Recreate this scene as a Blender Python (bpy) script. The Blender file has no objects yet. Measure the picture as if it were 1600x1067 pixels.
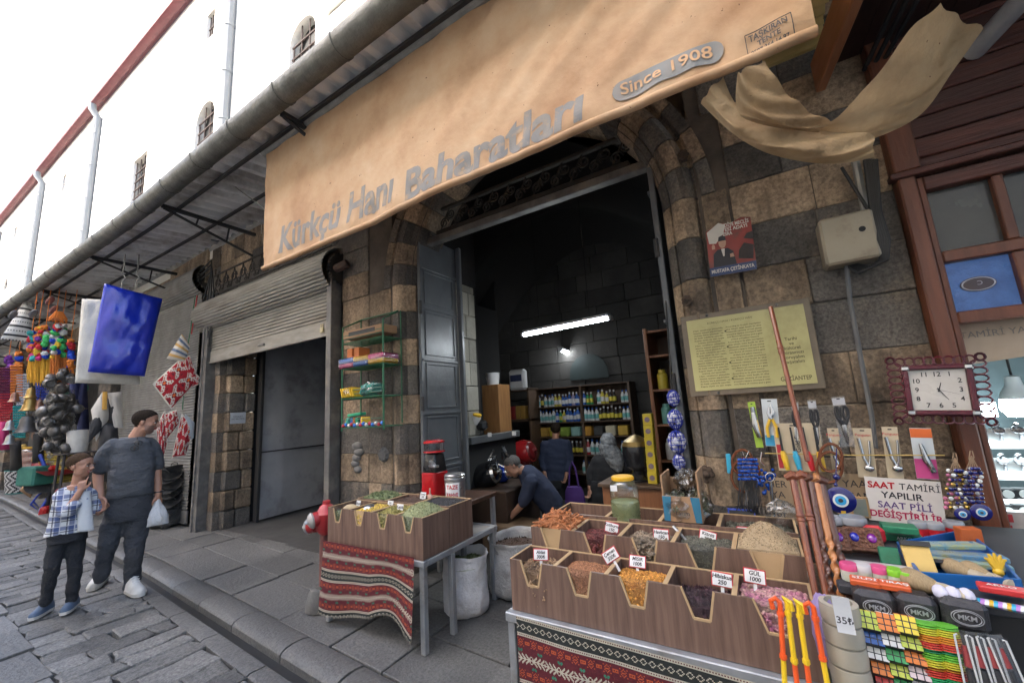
import bpy, bmesh, math, random
import numpy as np
from mathutils import Vector, Matrix, Euler
from mathutils.noise import noise as pnoise
R_=math.radians
scene=bpy.context.scene
COL=scene.collection
# ---------------------------------------------------------------- camera
FPX=622.0; PPX=(800.0,533.5); EYE=1.5
def _basis():
    a=np.array([-240-PPX[0],695-PPX[1],FPX]); u=np.array([570-PPX[0],-3170-PPX[1],FPX])
    u/=np.linalg.norm(u); a=a-u*a.dot(u); a/=np.linalg.norm(a)
    X=-a; Z=u; Y=np.cross(Z,X)
    return np.array([X,Y,Z])
RB=_basis()
cam_d=bpy.data.cameras.new('camera'); cam=bpy.data.objects.new('camera',cam_d); COL.objects.link(cam)
cam_d.sensor_width=36; cam_d.lens=FPX/1600*36; cam_d.clip_end=500; cam_d.clip_start=0.05
_r=RB@np.array([1,0,0]); _u=RB@np.array([0,-1,0]); _b=RB@np.array([0,0,-1])
cam.matrix_world=Matrix(((_r[0],_u[0],_b[0],0),(_r[1],_u[1],_b[1],0),(_r[2],_u[2],_b[2],EYE),(0,0,0,1)))
scene.camera=cam
# ---------------------------------------------------------------- sky, sun, exposure
SUN_EL=41; SUN_AZ=205   # sun stands behind the camera, over the roofs across the street
w=bpy.data.worlds.new("World"); scene.world=w; w.use_nodes=True
nt=w.node_tree; bg=nt.nodes['Background']
sky=nt.nodes.new('ShaderNodeTexSky'); sky.sky_type='NISHITA'; sky.sun_disc=False
sky.sun_elevation=R_(SUN_EL); sky.sun_rotation=R_(SUN_AZ); sky.dust_density=4.0; sky.air_density=1.0; sky.ozone_density=1.0
nt.links.new(sky.outputs[0],bg.inputs[0]); bg.inputs[1].default_value=0.15
sd=bpy.data.lights.new('sun','SUN'); sd.energy=2.0; sd.angle=R_(0.6); sd.color=(1,.95,.88)
sun=bpy.data.objects.new('sun',sd); COL.objects.link(sun)
# direction to the sun
_az=R_(SUN_AZ); _sv=Vector((math.sin(_az)*math.cos(R_(SUN_EL)), math.cos(_az)*math.cos(R_(SUN_EL)), math.sin(R_(SUN_EL))))
sun.rotation_euler=_sv.to_track_quat('Z','Y').to_euler()
scene.view_settings.view_transform='Standard'; scene.view_settings.look='None'
scene.view_settings.exposure=3.05; scene.view_settings.gamma=1.0
# ---------------------------------------------------------------- helpers
def ray(x,y):
    d=RB@np.array([x-PPX[0],y-PPX[1],FPX]); return d
def A(x,y,Y):      # point of the plane at depth Y (parallel to the facade)
    d=ray(x,y); t=Y/d[1]; return Vector((d[0]*t,Y,EYE+d[2]*t))
def G(x,y,z=0.0):  # point of the level z
    d=ray(x,y); t=(z-EYE)/d[2]; return Vector((d[0]*t,d[1]*t,z))
def B(x,y,X):
    d=ray(x,y); t=X/d[0]; return Vector((X,d[1]*t,EYE+d[2]*t))
def lerp(a,b,t): return a+(b-a)*t
class MB:
    def __init__(s): s.v=[]; s.f=[]; s.m=[]
    def add(s,vs,fs,mi=0,M=None):
        o=len(s.v)
        if M is not None: vs=[M@Vector(p) for p in vs]
        s.v.extend([tuple(p) for p in vs])
        for i,f in enumerate(fs):
            s.f.append(tuple(o+k for k in f)); s.m.append(mi if isinstance(mi,int) else mi[i])
        return s
    def box(s,c,d,rot=None,bev=0.0,mi=0,M=None):
        hx,hy,hz=d[0]/2,d[1]/2,d[2]/2
        if bev<=0:
            vs=[(x,y,z) for x in(-hx,hx) for y in(-hy,hy) for z in(-hz,hz)]
            fs=[(0,1,3,2),(4,6,7,5),(0,4,5,1),(2,3,7,6),(0,2,6,4),(1,5,7,3)]
        else:
            b=min(bev,hx*.9,hy*.9,hz*.9); vs=[]; idx={}
            for sx in(-1,1):
                for sy in(-1,1):
                    for sz in(-1,1):
                        for ax in range(3):
                            p=[sx*(hx-b),sy*(hy-b),sz*(hz-b)]; p[ax]=(sx*hx,sy*hy,sz*hz)[ax]
                            idx[(sx,sy,sz,ax)]=len(vs); vs.append(tuple(p))
            fs=[]
            for ax in range(3):
                o1,o2=(ax+1)%3,(ax+2)%3
                for sg in(-1,1):
                    q=[]
                    for a_,b_ in((-1,-1),(1,-1),(1,1),(-1,1)):
                        k=[0,0,0]; k[ax]=sg; k[o1]=a_; k[o2]=b_; q.append(idx[(*k,ax)])
                    if sg<0: q.reverse()
                    fs.append(tuple(q))
            for ax in range(3):
                o1,o2=(ax+1)%3,(ax+2)%3
                for a_ in(-1,1):
                    for b_ in(-1,1):
                        k0=[0,0,0];k1=[0,0,0]; k0[ax]=-1;k1[ax]=1
                        for k in(k0,k1): k[o1]=a_;k[o2]=b_
                        q=[idx[(*k0,o1)],idx[(*k1,o1)],idx[(*k1,o2)],idx[(*k0,o2)]]
                        if a_*b_>0: q.reverse()
                        fs.append(tuple(q))
            for sx in(-1,1):
                for sy in(-1,1):
                    for sz in(-1,1):
                        q=[idx[(sx,sy,sz,k)] for k in range(3)]
                        if sx*sy*sz<0: q.reverse()
                        fs.append(tuple(q))
        T=Matrix.Translation(Vector(c))
        if rot is not None: T=T@(rot if isinstance(rot,Matrix) else Euler(rot).to_matrix().to_4x4())
        if M is not None: T=M@T
        return s.add(vs,fs,mi,T)
    def bb(s,x0,x1,y0,y1,z0,z1,bev=0,mi=0,M=None):
        return s.box(((x0+x1)/2,(y0+y1)/2,(z0+z1)/2),(abs(x1-x0),abs(y1-y0),abs(z1-z0)),bev=bev,mi=mi,M=M)
    def tube(s,pts,r,n=8,closed=False,caps=True,mi=0,M=None,flat=1.0):
        P=[Vector(p) for p in pts]; k=len(P)
        rr=r if isinstance(r,(list,tuple)) else [r]*k
        vs=[];fs=[]; nrm=None
        for i in range(k):
            if closed: t=(P[(i+1)%k]-P[i-1])
            else: t=P[min(i+1,k-1)]-P[max(i-1,0)]
            t=t.normalized() if t.length>1e-9 else Vector((0,0,1))
            if nrm is None:
                nrm=t.orthogonal().normalized()
            else:
                nrm=nrm-t*nrm.dot(t)
                nrm=nrm.normalized() if nrm.length>1e-6 else t.orthogonal().normalized()
            bn=t.cross(nrm)
            for j in range(n):
                a=2*math.pi*j/n; vs.append(P[i]+(nrm*math.cos(a)+bn*math.sin(a)*flat)*rr[i])
        for i in range(k if closed else k-1):
            i2=(i+1)%k
            for j in range(n):
                j2=(j+1)%n; fs.append((i*n+j,i*n+j2,i2*n+j2,i2*n+j))
        if caps and not closed:
            fs.append(tuple(reversed(range(n)))); fs.append(tuple((k-1)*n+j for j in range(n)))
        return s.add(vs,fs,mi,M)
    def cyl(s,a,b,r,n=12,r2=None,mi=0,M=None): return s.tube([a,b],[r,r if r2 is None else r2],n,mi=mi,M=M)
    def lathe(s,prof,n=24,c=(0,0,0),mi=0,M=None,sx=1,sy=1):
        vs=[];fs=[];k=len(prof)
        for r,z in prof:
            for j in range(n):
                a=2*math.pi*j/n; vs.append((c[0]+r*sx*math.cos(a),c[1]+r*sy*math.sin(a),c[2]+z))
        mis=[]
        for i in range(k-1):
            for j in range(n):
                j2=(j+1)%n; fs.append((i*n+j,i*n+j2,(i+1)*n+j2,(i+1)*n+j)); mis.append(mi if isinstance(mi,int) else mi[i])
        if prof[0][0]>1e-5: fs.append(tuple(reversed(range(n)))); mis.append(mis[0])
        if prof[-1][0]>1e-5: fs.append(tuple((k-1)*n+j for j in range(n))); mis.append(mis[-2] if False else (mi if isinstance(mi,int) else mi[-1]))
        return s.add(vs,fs,mis,M)
    def prism(s,poly,y0,y1,mi=0,M=None):   # polygon in x,z extruded along y
        n=len(poly); vs=[(p[0],y0,p[1]) for p in poly]+[(p[0],y1,p[1]) for p in poly]
        ar=sum(poly[i][0]*poly[(i+1)%n][1]-poly[(i+1)%n][0]*poly[i][1] for i in range(n))
        fs=[tuple(range(n)),tuple(reversed(range(n,2*n)))]+[(i,n+i,n+(i+1)%n,(i+1)%n) for i in range(n)]
        if ar<0: fs=[tuple(reversed(f)) for f in fs]
        return s.add(vs,fs,mi,M)
    def grid(s,fn,nu,nv,mi=0,M=None):
        vs=[fn(i/nu,j/nv) for j in range(nv+1) for i in range(nu+1)]
        fs=[];ms=[]
        for j in range(nv):
            for i in range(nu):
                a=j*(nu+1)+i; fs.append((a,a+1,a+nu+2,a+nu+1)); ms.append(mi if isinstance(mi,int) else mi(i,j))
        return s.add(vs,fs,ms,M)
    def loft(s,rings,mi=0,cap=True,M=None):
        n=len(rings[0]); vs=[p for r in rings for p in r]; fs=[]
        for i in range(len(rings)-1):
            for j in range(n):
                j2=(j+1)%n; fs.append((i*n+j,i*n+j2,(i+1)*n+j2,(i+1)*n+j))
        if cap: fs.append(tuple(reversed(range(n)))); fs.append(tuple((len(rings)-1)*n+j for j in range(n)))
        return s.add(vs,fs,mi,M)
    def sphere(s,c,r,n=10,m=7,mi=0,sc=(1,1,1),M=None):
        prof=[(max(math.sin(math.pi*i/m),0)*1.0,-math.cos(math.pi*i/m)) for i in range(m+1)]
        vs=[];fs=[]
        T=Matrix.Translation(Vector(c))@Matrix.Diagonal((r*sc[0],r*sc[1],r*sc[2],1))
        if M is not None: T=M@T
        prof[0]=(0.0,-1);prof[-1]=(0.0,1)
        vs=[(0,0,-1)]
        for i in range(1,m):
            for j in range(n):
                a=2*math.pi*j/n; vs.append((prof[i][0]*math.cos(a),prof[i][0]*math.sin(a),prof[i][1]))
        vs.append((0,0,1)); L=len(vs)-1
        for j in range(n):
            j2=(j+1)%n; fs.append((0,1+j2,1+j)); fs.append((L,1+(m-2)*n+j,1+(m-2)*n+j2))
        for i in range(m-2):
            for j in range(n):
                j2=(j+1)%n; fs.append((1+i*n+j,1+i*n+j2,1+(i+1)*n+j2,1+(i+1)*n+j))
        return s.add(vs,fs,mi,T)
    def build(s,name,mats,parent=None,smooth=35,origin=None,mod=None):
        me=bpy.data.meshes.new(name)
        if parent is not None: o0=wloc(parent)
        elif origin is not None: o0=Vector(origin)
        else:
            a=np.array(s.v); o0=Vector(((a[:,0].min()+a[:,0].max())/2,(a[:,1].min()+a[:,1].max())/2,a[:,2].min()))
        me.from_pydata([(p[0]-o0[0],p[1]-o0[1],p[2]-o0[2]) for p in s.v],[],s.f)
        if not isinstance(mats,(list,tuple)): mats=[mats]
        for m_ in mats: me.materials.append(m_)
        if len(mats)>1: me.polygons.foreach_set('material_index',s.m)
        if smooth:
            me.polygons.foreach_set('use_smooth',[True]*len(me.polygons))
            me.set_sharp_from_angle(angle=R_(smooth))
        me.update()
        ob=bpy.data.objects.new(name,me); COL.objects.link(ob)
        if parent is not None: ob.parent=parent
        else: ob.location=o0
        return ob
def wloc(o):
    v=Vector(o.location)
    while o.parent: o=o.parent; v+=o.location
    return v
def tag(o,label=None,cat=None,group=None,kind=None):
    if label: o['label']=label
    if cat: o['category']=cat
    if group: o['group']=group
    if kind: o['kind']=kind
    return o
def thing(name,label,cat,loc=(0,0,0),group=None):
    o=bpy.data.objects.new(name,None); COL.objects.link(o); o.location=loc; o.empty_display_size=.1
    return tag(o,label,cat,group)
def copy_tree(o,parent=None):
    c=o.copy(); COL.objects.link(c); c.parent=parent
    for ch in list(o.children): copy_tree(ch,c)
    return c
def dup(o,loc,rz=0,label=None,rot=None,scale=None):
    c=copy_tree(o); c.location=loc; c.rotation_euler=rot if rot is not None else (0,0,rz)
    if label: c['label']=label
    if scale: c.scale=scale if isinstance(scale,(tuple,list)) else (scale,)*3
    return c
def rot_mesh(ob,M):
    ob.data.transform(M)
# ---------------------------------------------------------------- text
def text_mb(mb,s,size,M,mi=0,align='CENTER',extrude=0.0,bold=0.0,shear=0.0,sub=0,fn=None,spacing=1.0,fit=None):
    cu=bpy.data.curves.new('t','FONT'); cu.body=s; cu.size=size; cu.align_x=align; cu.align_y='CENTER'
    cu.extrude=extrude; cu.offset=bold; cu.shear=shear; cu.resolution_u=3; cu.space_character=spacing
    ob=bpy.data.objects.new('t',cu); COL.objects.link(ob)
    dg=bpy.context.evaluated_depsgraph_get(); me=bpy.data.meshes.new_from_object(ob.evaluated_get(dg))
    vs=[Vector(v.co) for v in me.vertices]; fs=[tuple(p.vertices) for p in me.polygons]
    bpy.data.objects.remove(ob); bpy.data.curves.remove(cu); bpy.data.meshes.remove(me)
    if fit and vs:
        x0=min(v.x for v in vs);x1=max(v.x for v in vs)
        k=fit/(x1-x0) if x1>x0 else 1
        for v in vs: v.x=(v.x-(x0+x1)/2)*k
    if sub:
        bm=bmesh.new(); bv=[bm.verts.new(v) for v in vs]
        for f in fs:
            try: bm.faces.new([bv[i] for i in f])
            except ValueError: pass
        for _ in range(sub):
            L=[e for e in bm.edges if e.calc_length()>size*.085]
            if not L or len(bm.faces)>9000: break
            bmesh.ops.subdivide_edges(bm,edges=L,cuts=1)
            bmesh.ops.triangulate(bm,faces=[f for f in bm.faces if len(f.verts)>3])
        bm.verts.index_update()
        vs=[Vector(v.co) for v in bm.verts]; fs=[tuple(v.index for v in f.verts) for f in bm.faces]; bm.free()
    if fn: vs=[fn(v) for v in vs]; mb.add(vs,fs,mi)
    else: mb.add(vs,fs,mi,M)
def face_M(c,right=(1,0,0),up=(0,0,1)):   # text plane: local x->right, y->up
    r=Vector(right).normalized(); u=Vector(up).normalized(); n=r.cross(u).normalized(); u=n.cross(r)
    M=Matrix.Identity(4)
    for i in range(3): M[i][0]=r[i];M[i][1]=u[i];M[i][2]=n[i];M[i][3]=c[i]
    return M
# ---------------------------------------------------------------- materials
MATS={}
def mat(name,c,c2=None,scale=6.0,rough=.7,bump=0.0,bscale=None,metal=0.0,isl=0.0,detail=5,spec=None,aniso=(1,1,1),dirt=None,dscale=1.5,trans=0,sheen=0,coat=0,emit=None,rvar=.12,alpha=1,dthr=(.5,.72),space='Object',fine=0.0,fscale=55):
    if name in MATS: return MATS[name]
    m=bpy.data.materials.new(name); m.use_nodes=True; n=m.node_tree.nodes; l=m.node_tree.links; b=n['Principled BSDF']
    MATS[name]=m
    tc=n.new('ShaderNodeTexCoord'); mp=n.new('ShaderNodeMapping'); l.new(tc.outputs[space],mp.inputs[0]); mp.inputs['Scale'].default_value=aniso
    c=(*c,1)
    if c2 is None: c2=tuple(x*.75 for x in c[:3])
    c2=(*c2,1)
    nz=n.new('ShaderNodeTexNoise'); nz.inputs['Scale'].default_value=scale; nz.inputs['Detail'].default_value=detail; nz.inputs['Roughness'].default_value=.6
    l.new(mp.outputs[0],nz.inputs['Vector'])
    rp=n.new('ShaderNodeMapRange'); rp.inputs[1].default_value=.3; rp.inputs[2].default_value=.7; l.new(nz.outputs[0],rp.inputs[0])
    mx=n.new('ShaderNodeMix'); mx.data_type='RGBA'; mx.inputs[6].default_value=c; mx.inputs[7].default_value=c2; l.new(rp.outputs[0],mx.inputs[0])
    out=mx.outputs[2]
    if isl>0:
        ge=n.new('ShaderNodeNewGeometry'); hs=n.new('ShaderNodeHueSaturation')
        mr=n.new('ShaderNodeMapRange'); mr.inputs[3].default_value=1-isl; mr.inputs[4].default_value=1+isl; l.new(ge.outputs['Random Per Island'],mr.inputs[0])
        l.new(mr.outputs[0],hs.inputs['Value']); l.new(out,hs.inputs['Color']); out=hs.outputs[0]
    if dirt is not None:
        n2=n.new('ShaderNodeTexNoise'); n2.inputs['Scale'].default_value=dscale; n2.inputs['Detail'].default_value=8; n2.inputs['Roughness'].default_value=.65; l.new(mp.outputs[0],n2.inputs['Vector'])
        r2=n.new('ShaderNodeMapRange'); r2.inputs[1].default_value=dthr[0]; r2.inputs[2].default_value=dthr[1]; l.new(n2.outputs[0],r2.inputs[0])
        m2=n.new('ShaderNodeMix'); m2.data_type='RGBA'; l.new(r2.outputs[0],m2.inputs[0]); l.new(out,m2.inputs[6]); m2.inputs[7].default_value=(*dirt,1); out=m2.outputs[2]
    if fine>0:
        nf=n.new('ShaderNodeTexNoise'); nf.inputs['Scale'].default_value=fscale; nf.inputs['Detail'].default_value=6; nf.inputs['Roughness'].default_value=.75; l.new(tc.outputs[space],nf.inputs['Vector'])
        rf=n.new('ShaderNodeMapRange'); rf.inputs[1].default_value=.38; rf.inputs[2].default_value=.62; rf.inputs[3].default_value=1-fine; rf.inputs[4].default_value=1+fine*.7; l.new(nf.outputs[0],rf.inputs[0])
        hf=n.new('ShaderNodeHueSaturation'); l.new(rf.outputs[0],hf.inputs['Value']); l.new(out,hf.inputs['Color']); out=hf.outputs[0]
    l.new(out,b.inputs['Base Color'])
    b.inputs['Metallic'].default_value=metal
    rr=n.new('ShaderNodeMapRange'); rr.inputs[3].default_value=max(rough-rvar,.02); rr.inputs[4].default_value=min(rough+rvar,1); l.new(nz.outputs[0],rr.inputs[0]); l.new(rr.outputs[0],b.inputs['Roughness'])
    if spec is not None: b.inputs['Specular IOR Level'].default_value=spec
    if coat: b.inputs['Coat Weight'].default_value=coat
    if sheen: b.inputs['Sheen Weight'].default_value=sheen
    if trans: b.inputs['Transmission Weight'].default_value=trans
    if alpha<1: b.inputs['Alpha'].default_value=alpha
    if emit:
        b.inputs['Emission Color'].default_value=(*emit[:3],1); b.inputs['Emission Strength'].default_value=emit[3]
    if bump>0:
        n3=n.new('ShaderNodeTexNoise'); n3.inputs['Scale'].default_value=bscale or scale*4; n3.inputs['Detail'].default_value=8; n3.inputs['Roughness'].default_value=.65; l.new(mp.outputs[0],n3.inputs['Vector'])
        bp=n.new('ShaderNodeBump'); bp.inputs['Strength'].default_value=min(bump,1); bp.inputs['Distance'].default_value=.02*max(1,bump); l.new(n3.outputs[0],bp.inputs['Height']); l.new(bp.outputs[0],b.inputs['Normal'])
    return m
def hexc(h):
    v=[int(h[i:i+2],16)/255 for i in(0,2,4)]
    return tuple(x/12.92 if x<=.04045 else ((x+.055)/1.055)**2.4 for x in v)
def plain(name,c,rough=.5,metal=0,**k): return mat(name,c,tuple(x*.85 for x in c),scale=k.pop('scale',12),rough=rough,metal=metal,**k)
basalt=mat('basalt stone',(.07,.063,.056),(.14,.124,.106),scale=4,rough=.88,bump=1.2,bscale=17,isl=.4,dirt=(.19,.15,.11),dscale=3.2,dthr=(.52,.72),detail=9,fine=.4)
tan=mat('tan limestone',(.40,.295,.195),(.17,.122,.08),scale=3.2,rough=.88,bump=1.3,bscale=14,isl=.35,dirt=(.065,.05,.038),dscale=2.4,dthr=(.47,.70),detail=9,aniso=(1.3,1,.7),fine=.4,fscale=38)
mortar=mat('old mortar',(.13,.105,.08),(.05,.042,.036),scale=3,rough=.95,bump=.6)
limestone=mat('pale limestone wall',(.78,.76,.70),(.66,.62,.55),scale=1.2,rough=.9,bump=.3,bscale=9,dirt=(.55,.5,.42),dscale=.5,dthr=(.6,.85))
zinc=mat('galvanised zinc',(.33,.33,.31),(.22,.215,.2),scale=7,rough=.5,metal=.55,dirt=(.16,.14,.11),dscale=3,dthr=(.55,.8),bump=.08)
gutzinc=mat('embossed gutter zinc',(.17,.168,.145),(.10,.097,.082),scale=7,rough=.5,metal=.35,dirt=(.13,.12,.1),dscale=2.5,dthr=(.55,.8),bump=.5,bscale=30)
corr=mat('corrugated sheet',(.80,.80,.79),(.66,.66,.65),scale=3,rough=.5,metal=.1,dirt=(.25,.21,.17),dscale=1.5)
darksteel=mat('dark painted steel',(.035,.035,.037),(.055,.05,.046),rough=.6,metal=.3,bump=.1)
iron=mat('wrought iron',(.045,.042,.038),(.045,.035,.028),rough=.65,metal=.5,bump=.2)
shutmat=mat('grimy shutter steel',(.30,.285,.25),(.19,.178,.155),scale=3,rough=.55,metal=.25,dirt=(.13,.105,.08),dscale=2.0,dthr=(.5,.75),aniso=(.6,1,2.5))
shutgrey=mat('plain shutter steel',(.20,.195,.185),(.14,.135,.13),scale=3,rough=.55,metal=.3,dirt=(.14,.13,.11),dscale=1.5)
steelpost=mat('weathered steel post',(.16,.155,.15),(.09,.085,.08),rough=.55,metal=.4,dirt=(.24,.22,.19),dscale=4)
bluegrey=mat('blue grey door paint',(.115,.125,.135),(.08,.088,.096),scale=2.5,rough=.38,bump=.12,bscale=30,dirt=(.06,.065,.07),dscale=2)
doorgrey=mat('dark grey door paint',(.40,.41,.43),(.30,.31,.33),scale=2,rough=.5,bump=.15,bscale=5,dirt=(.12,.115,.11),dscale=1.6)
pvc=mat('white pvc pipe',(.15,.165,.18),(.12,.135,.15),rough=.5)
redroof=mat('red painted eave',(.10,.02,.024),(.075,.016,.02),rough=.6)
black=mat('flat black',(.012,.012,.013),(.02,.019,.018),rough=.9)  # near-black, also stands in for deep shade in passage and niche
glassdark=mat('dark window void',(.006,.006,.007),(.009,.009,.009),rough=.5,spec=.1)
roadstone=mat('road basalt setts',(.080,.078,.073),(.158,.152,.140),scale=6,rough=.62,bump=.75,bscale=24,isl=.4,dirt=(.22,.205,.18),dscale=3.5,dthr=(.56,.8),rvar=.2,fine=.45,fscale=50)
slabstone=mat('basalt paving slabs',(.090,.088,.083),(.152,.147,.137),scale=2.2,rough=.55,bump=.6,bscale=30,isl=.22,dirt=(.065,.063,.06),dscale=1.1,dthr=(.46,.72),rvar=.2,fine=.35,fscale=60)
joint=mat('sandy paving joint',(.07,.064,.055),(.03,.028,.025),rough=.95,bump=.5)
drainm=mat('black drain bed',(.012,.012,.012),(.02,.02,.02),rough=.5)  # even near-black bed of the channel
# ================================================================ ground
D=2.9
rnd=random.Random(7)
g=MB(); g.add([(-70,-45,-.05),(25,-45,-.05),(25,60,-.05),(-70,60,-.05)],[(0,1,2,3)])
tag(g.build('ground',joint,smooth=0),kind='structure')
KL=[(-60,3.2),(-16.5,2.25),(-6.05,1.85),(-2.56,1.61),(6,1.05)]
def kerbY(x):
    for (a,ya),(b,yb) in zip(KL,KL[1:]):
        if x<=b: return ya+(yb-ya)*(x-a)/(b-a)
    return KL[-1][1]
def slab(mb,poly,z,bev,rn,tilt=.004,drop=.06,jit=0):
    n=len(poly); cx=sum(p[0] for p in poly)/n; cy=sum(p[1] for p in poly)/n
    tx=rn.uniform(-tilt,tilt); ty=rn.uniform(-tilt,tilt)
    def zz(x,y): return z+tx*(x-cx)*6+ty*(y-cy)*6
    inner=[]
    for x,y in poly:
        d=math.hypot(x-cx,y-cy) or 1; k=1-bev*1.3/d; inner.append((cx+(x-cx)*k,cy+(y-cy)*k))
    vs=[(x,y,zz(x,y)-drop) for x,y in poly]+[(x,y,zz(x,y)-bev*.8) for x,y in poly]+[(x,y,zz(x,y)) for x,y in inner]
    fs=[tuple(2*n+i for i in range(n))]
    for i in range(n):
        j=(i+1)%n; fs+= [(i,j,n+j,n+i),(n+i,n+j,2*n+j,2*n+i)]
    mb.add(vs,fs)
# cobbled road: courses run across the street
def sett(mb,x0,x1,ya,yb,rn,lo,hi,z,bev,gap,wob):
    y=ya+rn.uniform(-.15,0)
    while y<yb:
        L=rn.uniform(lo,hi); y2=min(y+L,yb)
        if yb-y2<.1: y2=yb
        if y2-max(y,ya)>.05:
            j=lambda: rn.uniform(-wob,wob)
            y0=max(y,ya)
            p=[(x0+gap+j(),y0+gap+j()),((x0+x1)/2,y0+gap+j()),(x1-gap+j(),y0+gap+j()),(x1-gap+j(),(y0+y2)/2),(x1-gap+j(),y2-gap+j()),((x0+x1)/2,y2-gap+j()),(x0+gap+j(),y2-gap+j()),(x0+gap+j(),(y0+y2)/2)]
            slab(mb,p,z+rn.uniform(-.008,.008),bev,rn,.004)
        y=y2
road=MB(); x=-34.0
while x<4:
    wd=rnd.uniform(.15,.27)
    far=x<-14
    yk=kerbY(x+wd/2)-.20
    yb=.88+(-.03)*(x+5)           # edge between setts and the smooth middle slabs
    sett(road,x,x+wd,max(yb,-.2) if x>-30 else -1,yk,rnd,.18,.5,-.012,.010,.004,.018)
    x+=wd
road_o=road.build('cobbled_road',roadstone,smooth=0); tag(road_o,kind='structure')
mid=MB(); x=-34.0
while x<4:
    wd=rnd.uniform(.55,.8); yb=.88+(-.03)*(x+wd/2+5)
    sett(mid,x,x+wd,-4.4,max(yb,-.2),rnd,.6,1.1,-.008,.005,.003,.003)
    x+=wd
tag(mid.build('street_slabs',slabstone,smooth=0),kind='structure')
# drain slot and rounded kerb stones
dr=MB(); kb=MB(); x=-34.0
while x<4.5:
    L=rnd.uniform(.62,.78); x2=x+L
    ya,yb_=kerbY(x),kerbY(x2); g_=.006
    prof=[(0,-.06),(0,-.002),(.012,.014),(.04,.026),(.08,.032),(.14,.031),(.19,.022),(.208,.012),(.215,-.06)]
    dz=rnd.uniform(-.006,.006)
    rings=[]
    for xx,yy in((x+g_,ya),(x2-g_,yb_)): rings.append([(xx,yy+p,q+dz) for p,q in prof])
    kb.loft(rings)
    # inner kerb apron towards the road
    prof=[(-.20,-.06),(-.20,-.015),(-.18,-.006),(-.085,-.012),(-.07,-.03),(-.07,-.06)]
    rings=[[(xx,yy+p,q+dz*.5) for p,q in prof] for xx,yy in((x+g_,ya),(x2-g_,yb_))]
    kb.loft(rings)
    x=x2
tag(kb.build('kerb',slabstone,smooth=30),kind='structure')
dr.grid(lambda u,v:(lerp(-34,4.5,u),kerbY(lerp(-34,4.5,u))+lerp(-.075,.005,v),-.045),60,1)
tag(dr.build('drain_channel',drainm,smooth=0),kind='structure')
# pavement of large slabs
pv=MB(); y_off=.215; x=-34.0; rows=[.0,.42,.80,1.25,1.7]
while x<4:
    wd=rnd.uniform(.5,.95)
    for r0,r1 in zip(rows,rows[1:]):
        s_=rnd.uniform(-.03,.03)
        p=[]
        ya=[kerbY(x)+y_off+r0,kerbY(x+wd)+y_off+r0,kerbY(x+wd)+y_off+r1,kerbY(x)+y_off+r1]
        xs=[x+s_,x+wd+s_,x+wd+s_,x+s_]
        gg=.004
        p=[(xs[0]+gg,ya[0]+gg),(xs[1]-gg,ya[1]+gg),(xs[2]-gg,ya[2]-gg),(xs[3]+gg,ya[3]-gg)]
        slab(pv,p,.016+rnd.uniform(-.004,.004),.006,rnd,.0015)
    x+=wd
tag(pv.build('pavement',slabstone,smooth=0),kind='structure')
fl=MB(); fl.bb(-5.2,.4,2.95,7.3,-.04,.022)
fl.bb(-7.6,-5.21,3.0,6.3,-.04,.020)
tag(fl.build('shop_floor',mat('worn shop floor',(.07,.068,.065),(.045,.043,.04),scale=2,rough=.6,bump=.2),smooth=0),kind='structure')
# ================================================================ old khan building: stone ground floor
khan=thing('khan_building','old stone khan with pale upper wall, barred windows and banded dark and tan ground floor','building',(-4,D,0))
CB=[0,.27,.55,.83,1.12,1.41,1.70,2.0,2.28,2.57,2.86,3.15,3.45,3.78,4.10,4.46]
CT=[0,1,0,1,0,1,0,1,0,1,0,1,0,1,1]
def ashlar(mb,x0,x1,z0,z1,rn,types=CT,wlo=.28,whi=.55,y=D,clip=None,prot=.014,depth=.10):
    for k,(a,b) in enumerate(zip(CB,CB[1:])):
        if b<=z0+.02 or a>=z1-.02: continue
        a=max(a,z0); b=min(b,z1); x=x0; t=types[k]
        while x<x1-.01:
            wd=rn.uniform(wlo,whi); x2=min(x+wd,x1)
            if x1-x2<.15: x2=x1
            cx,cz=(x+x2)/2,(a+b)/2
            if not(clip and clip(x,x2,a,b)):
                tt=t if rn.random()>.12 else 1-t
                p=rn.uniform(0,prot)
                mb.bb(x+.0025,x2-.0025,y-p,y+depth,a+.0025,b-.0025,bev=rn.uniform(.003,.008),mi=tt)
            x=x2
st=MB(); rs=random.Random(11)
AX,AR,AZ=-1.69,1.27,2.86
def inarch(xa,xb,za,zb):
    zc=max(za,AZ); 
    xn=min(max(AX,xa),xb)
    return math.hypot(xn-AX,(za if za>AZ else AZ)-AZ)<AR+.30 and zb>AZ and xb>AX-AR-.3 and xa<AX+AR+.3 or (xb>AX-AR and xa<AX+AR and zb<=AZ+.05 and False)
ashlar(st,-7.62,-7.02,0,3.15,rs); st.build('ashlar_pier',[basalt,tan],khan,smooth=30); st=MB()
ashlar(st,-7.62,-4.05,3.15,4.46,rs,clip=inarch); st.build('ashlar_over_shutter',[basalt,tan],khan,smooth=30); st=MB()
ashlar(st,-4.05,-3.58,0,4.46,rs,wlo=.47,whi=.5,clip=inarch)
ashlar(st,-3.58,-3.3,0,2.86,rs,wlo=.4,whi=.5); st.build('ashlar_pier',[basalt,tan],khan,smooth=30); st=MB()
ashlar(st,-4.05,.78,3.45,4.46,rs,clip=inarch)
ashlar(st,.02,.80,0,3.45,rs,wlo=.30,whi=.46)
st.build('ashlar_pier',[basalt,tan],khan,smooth=30)
bk=MB(); W=.45
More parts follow.
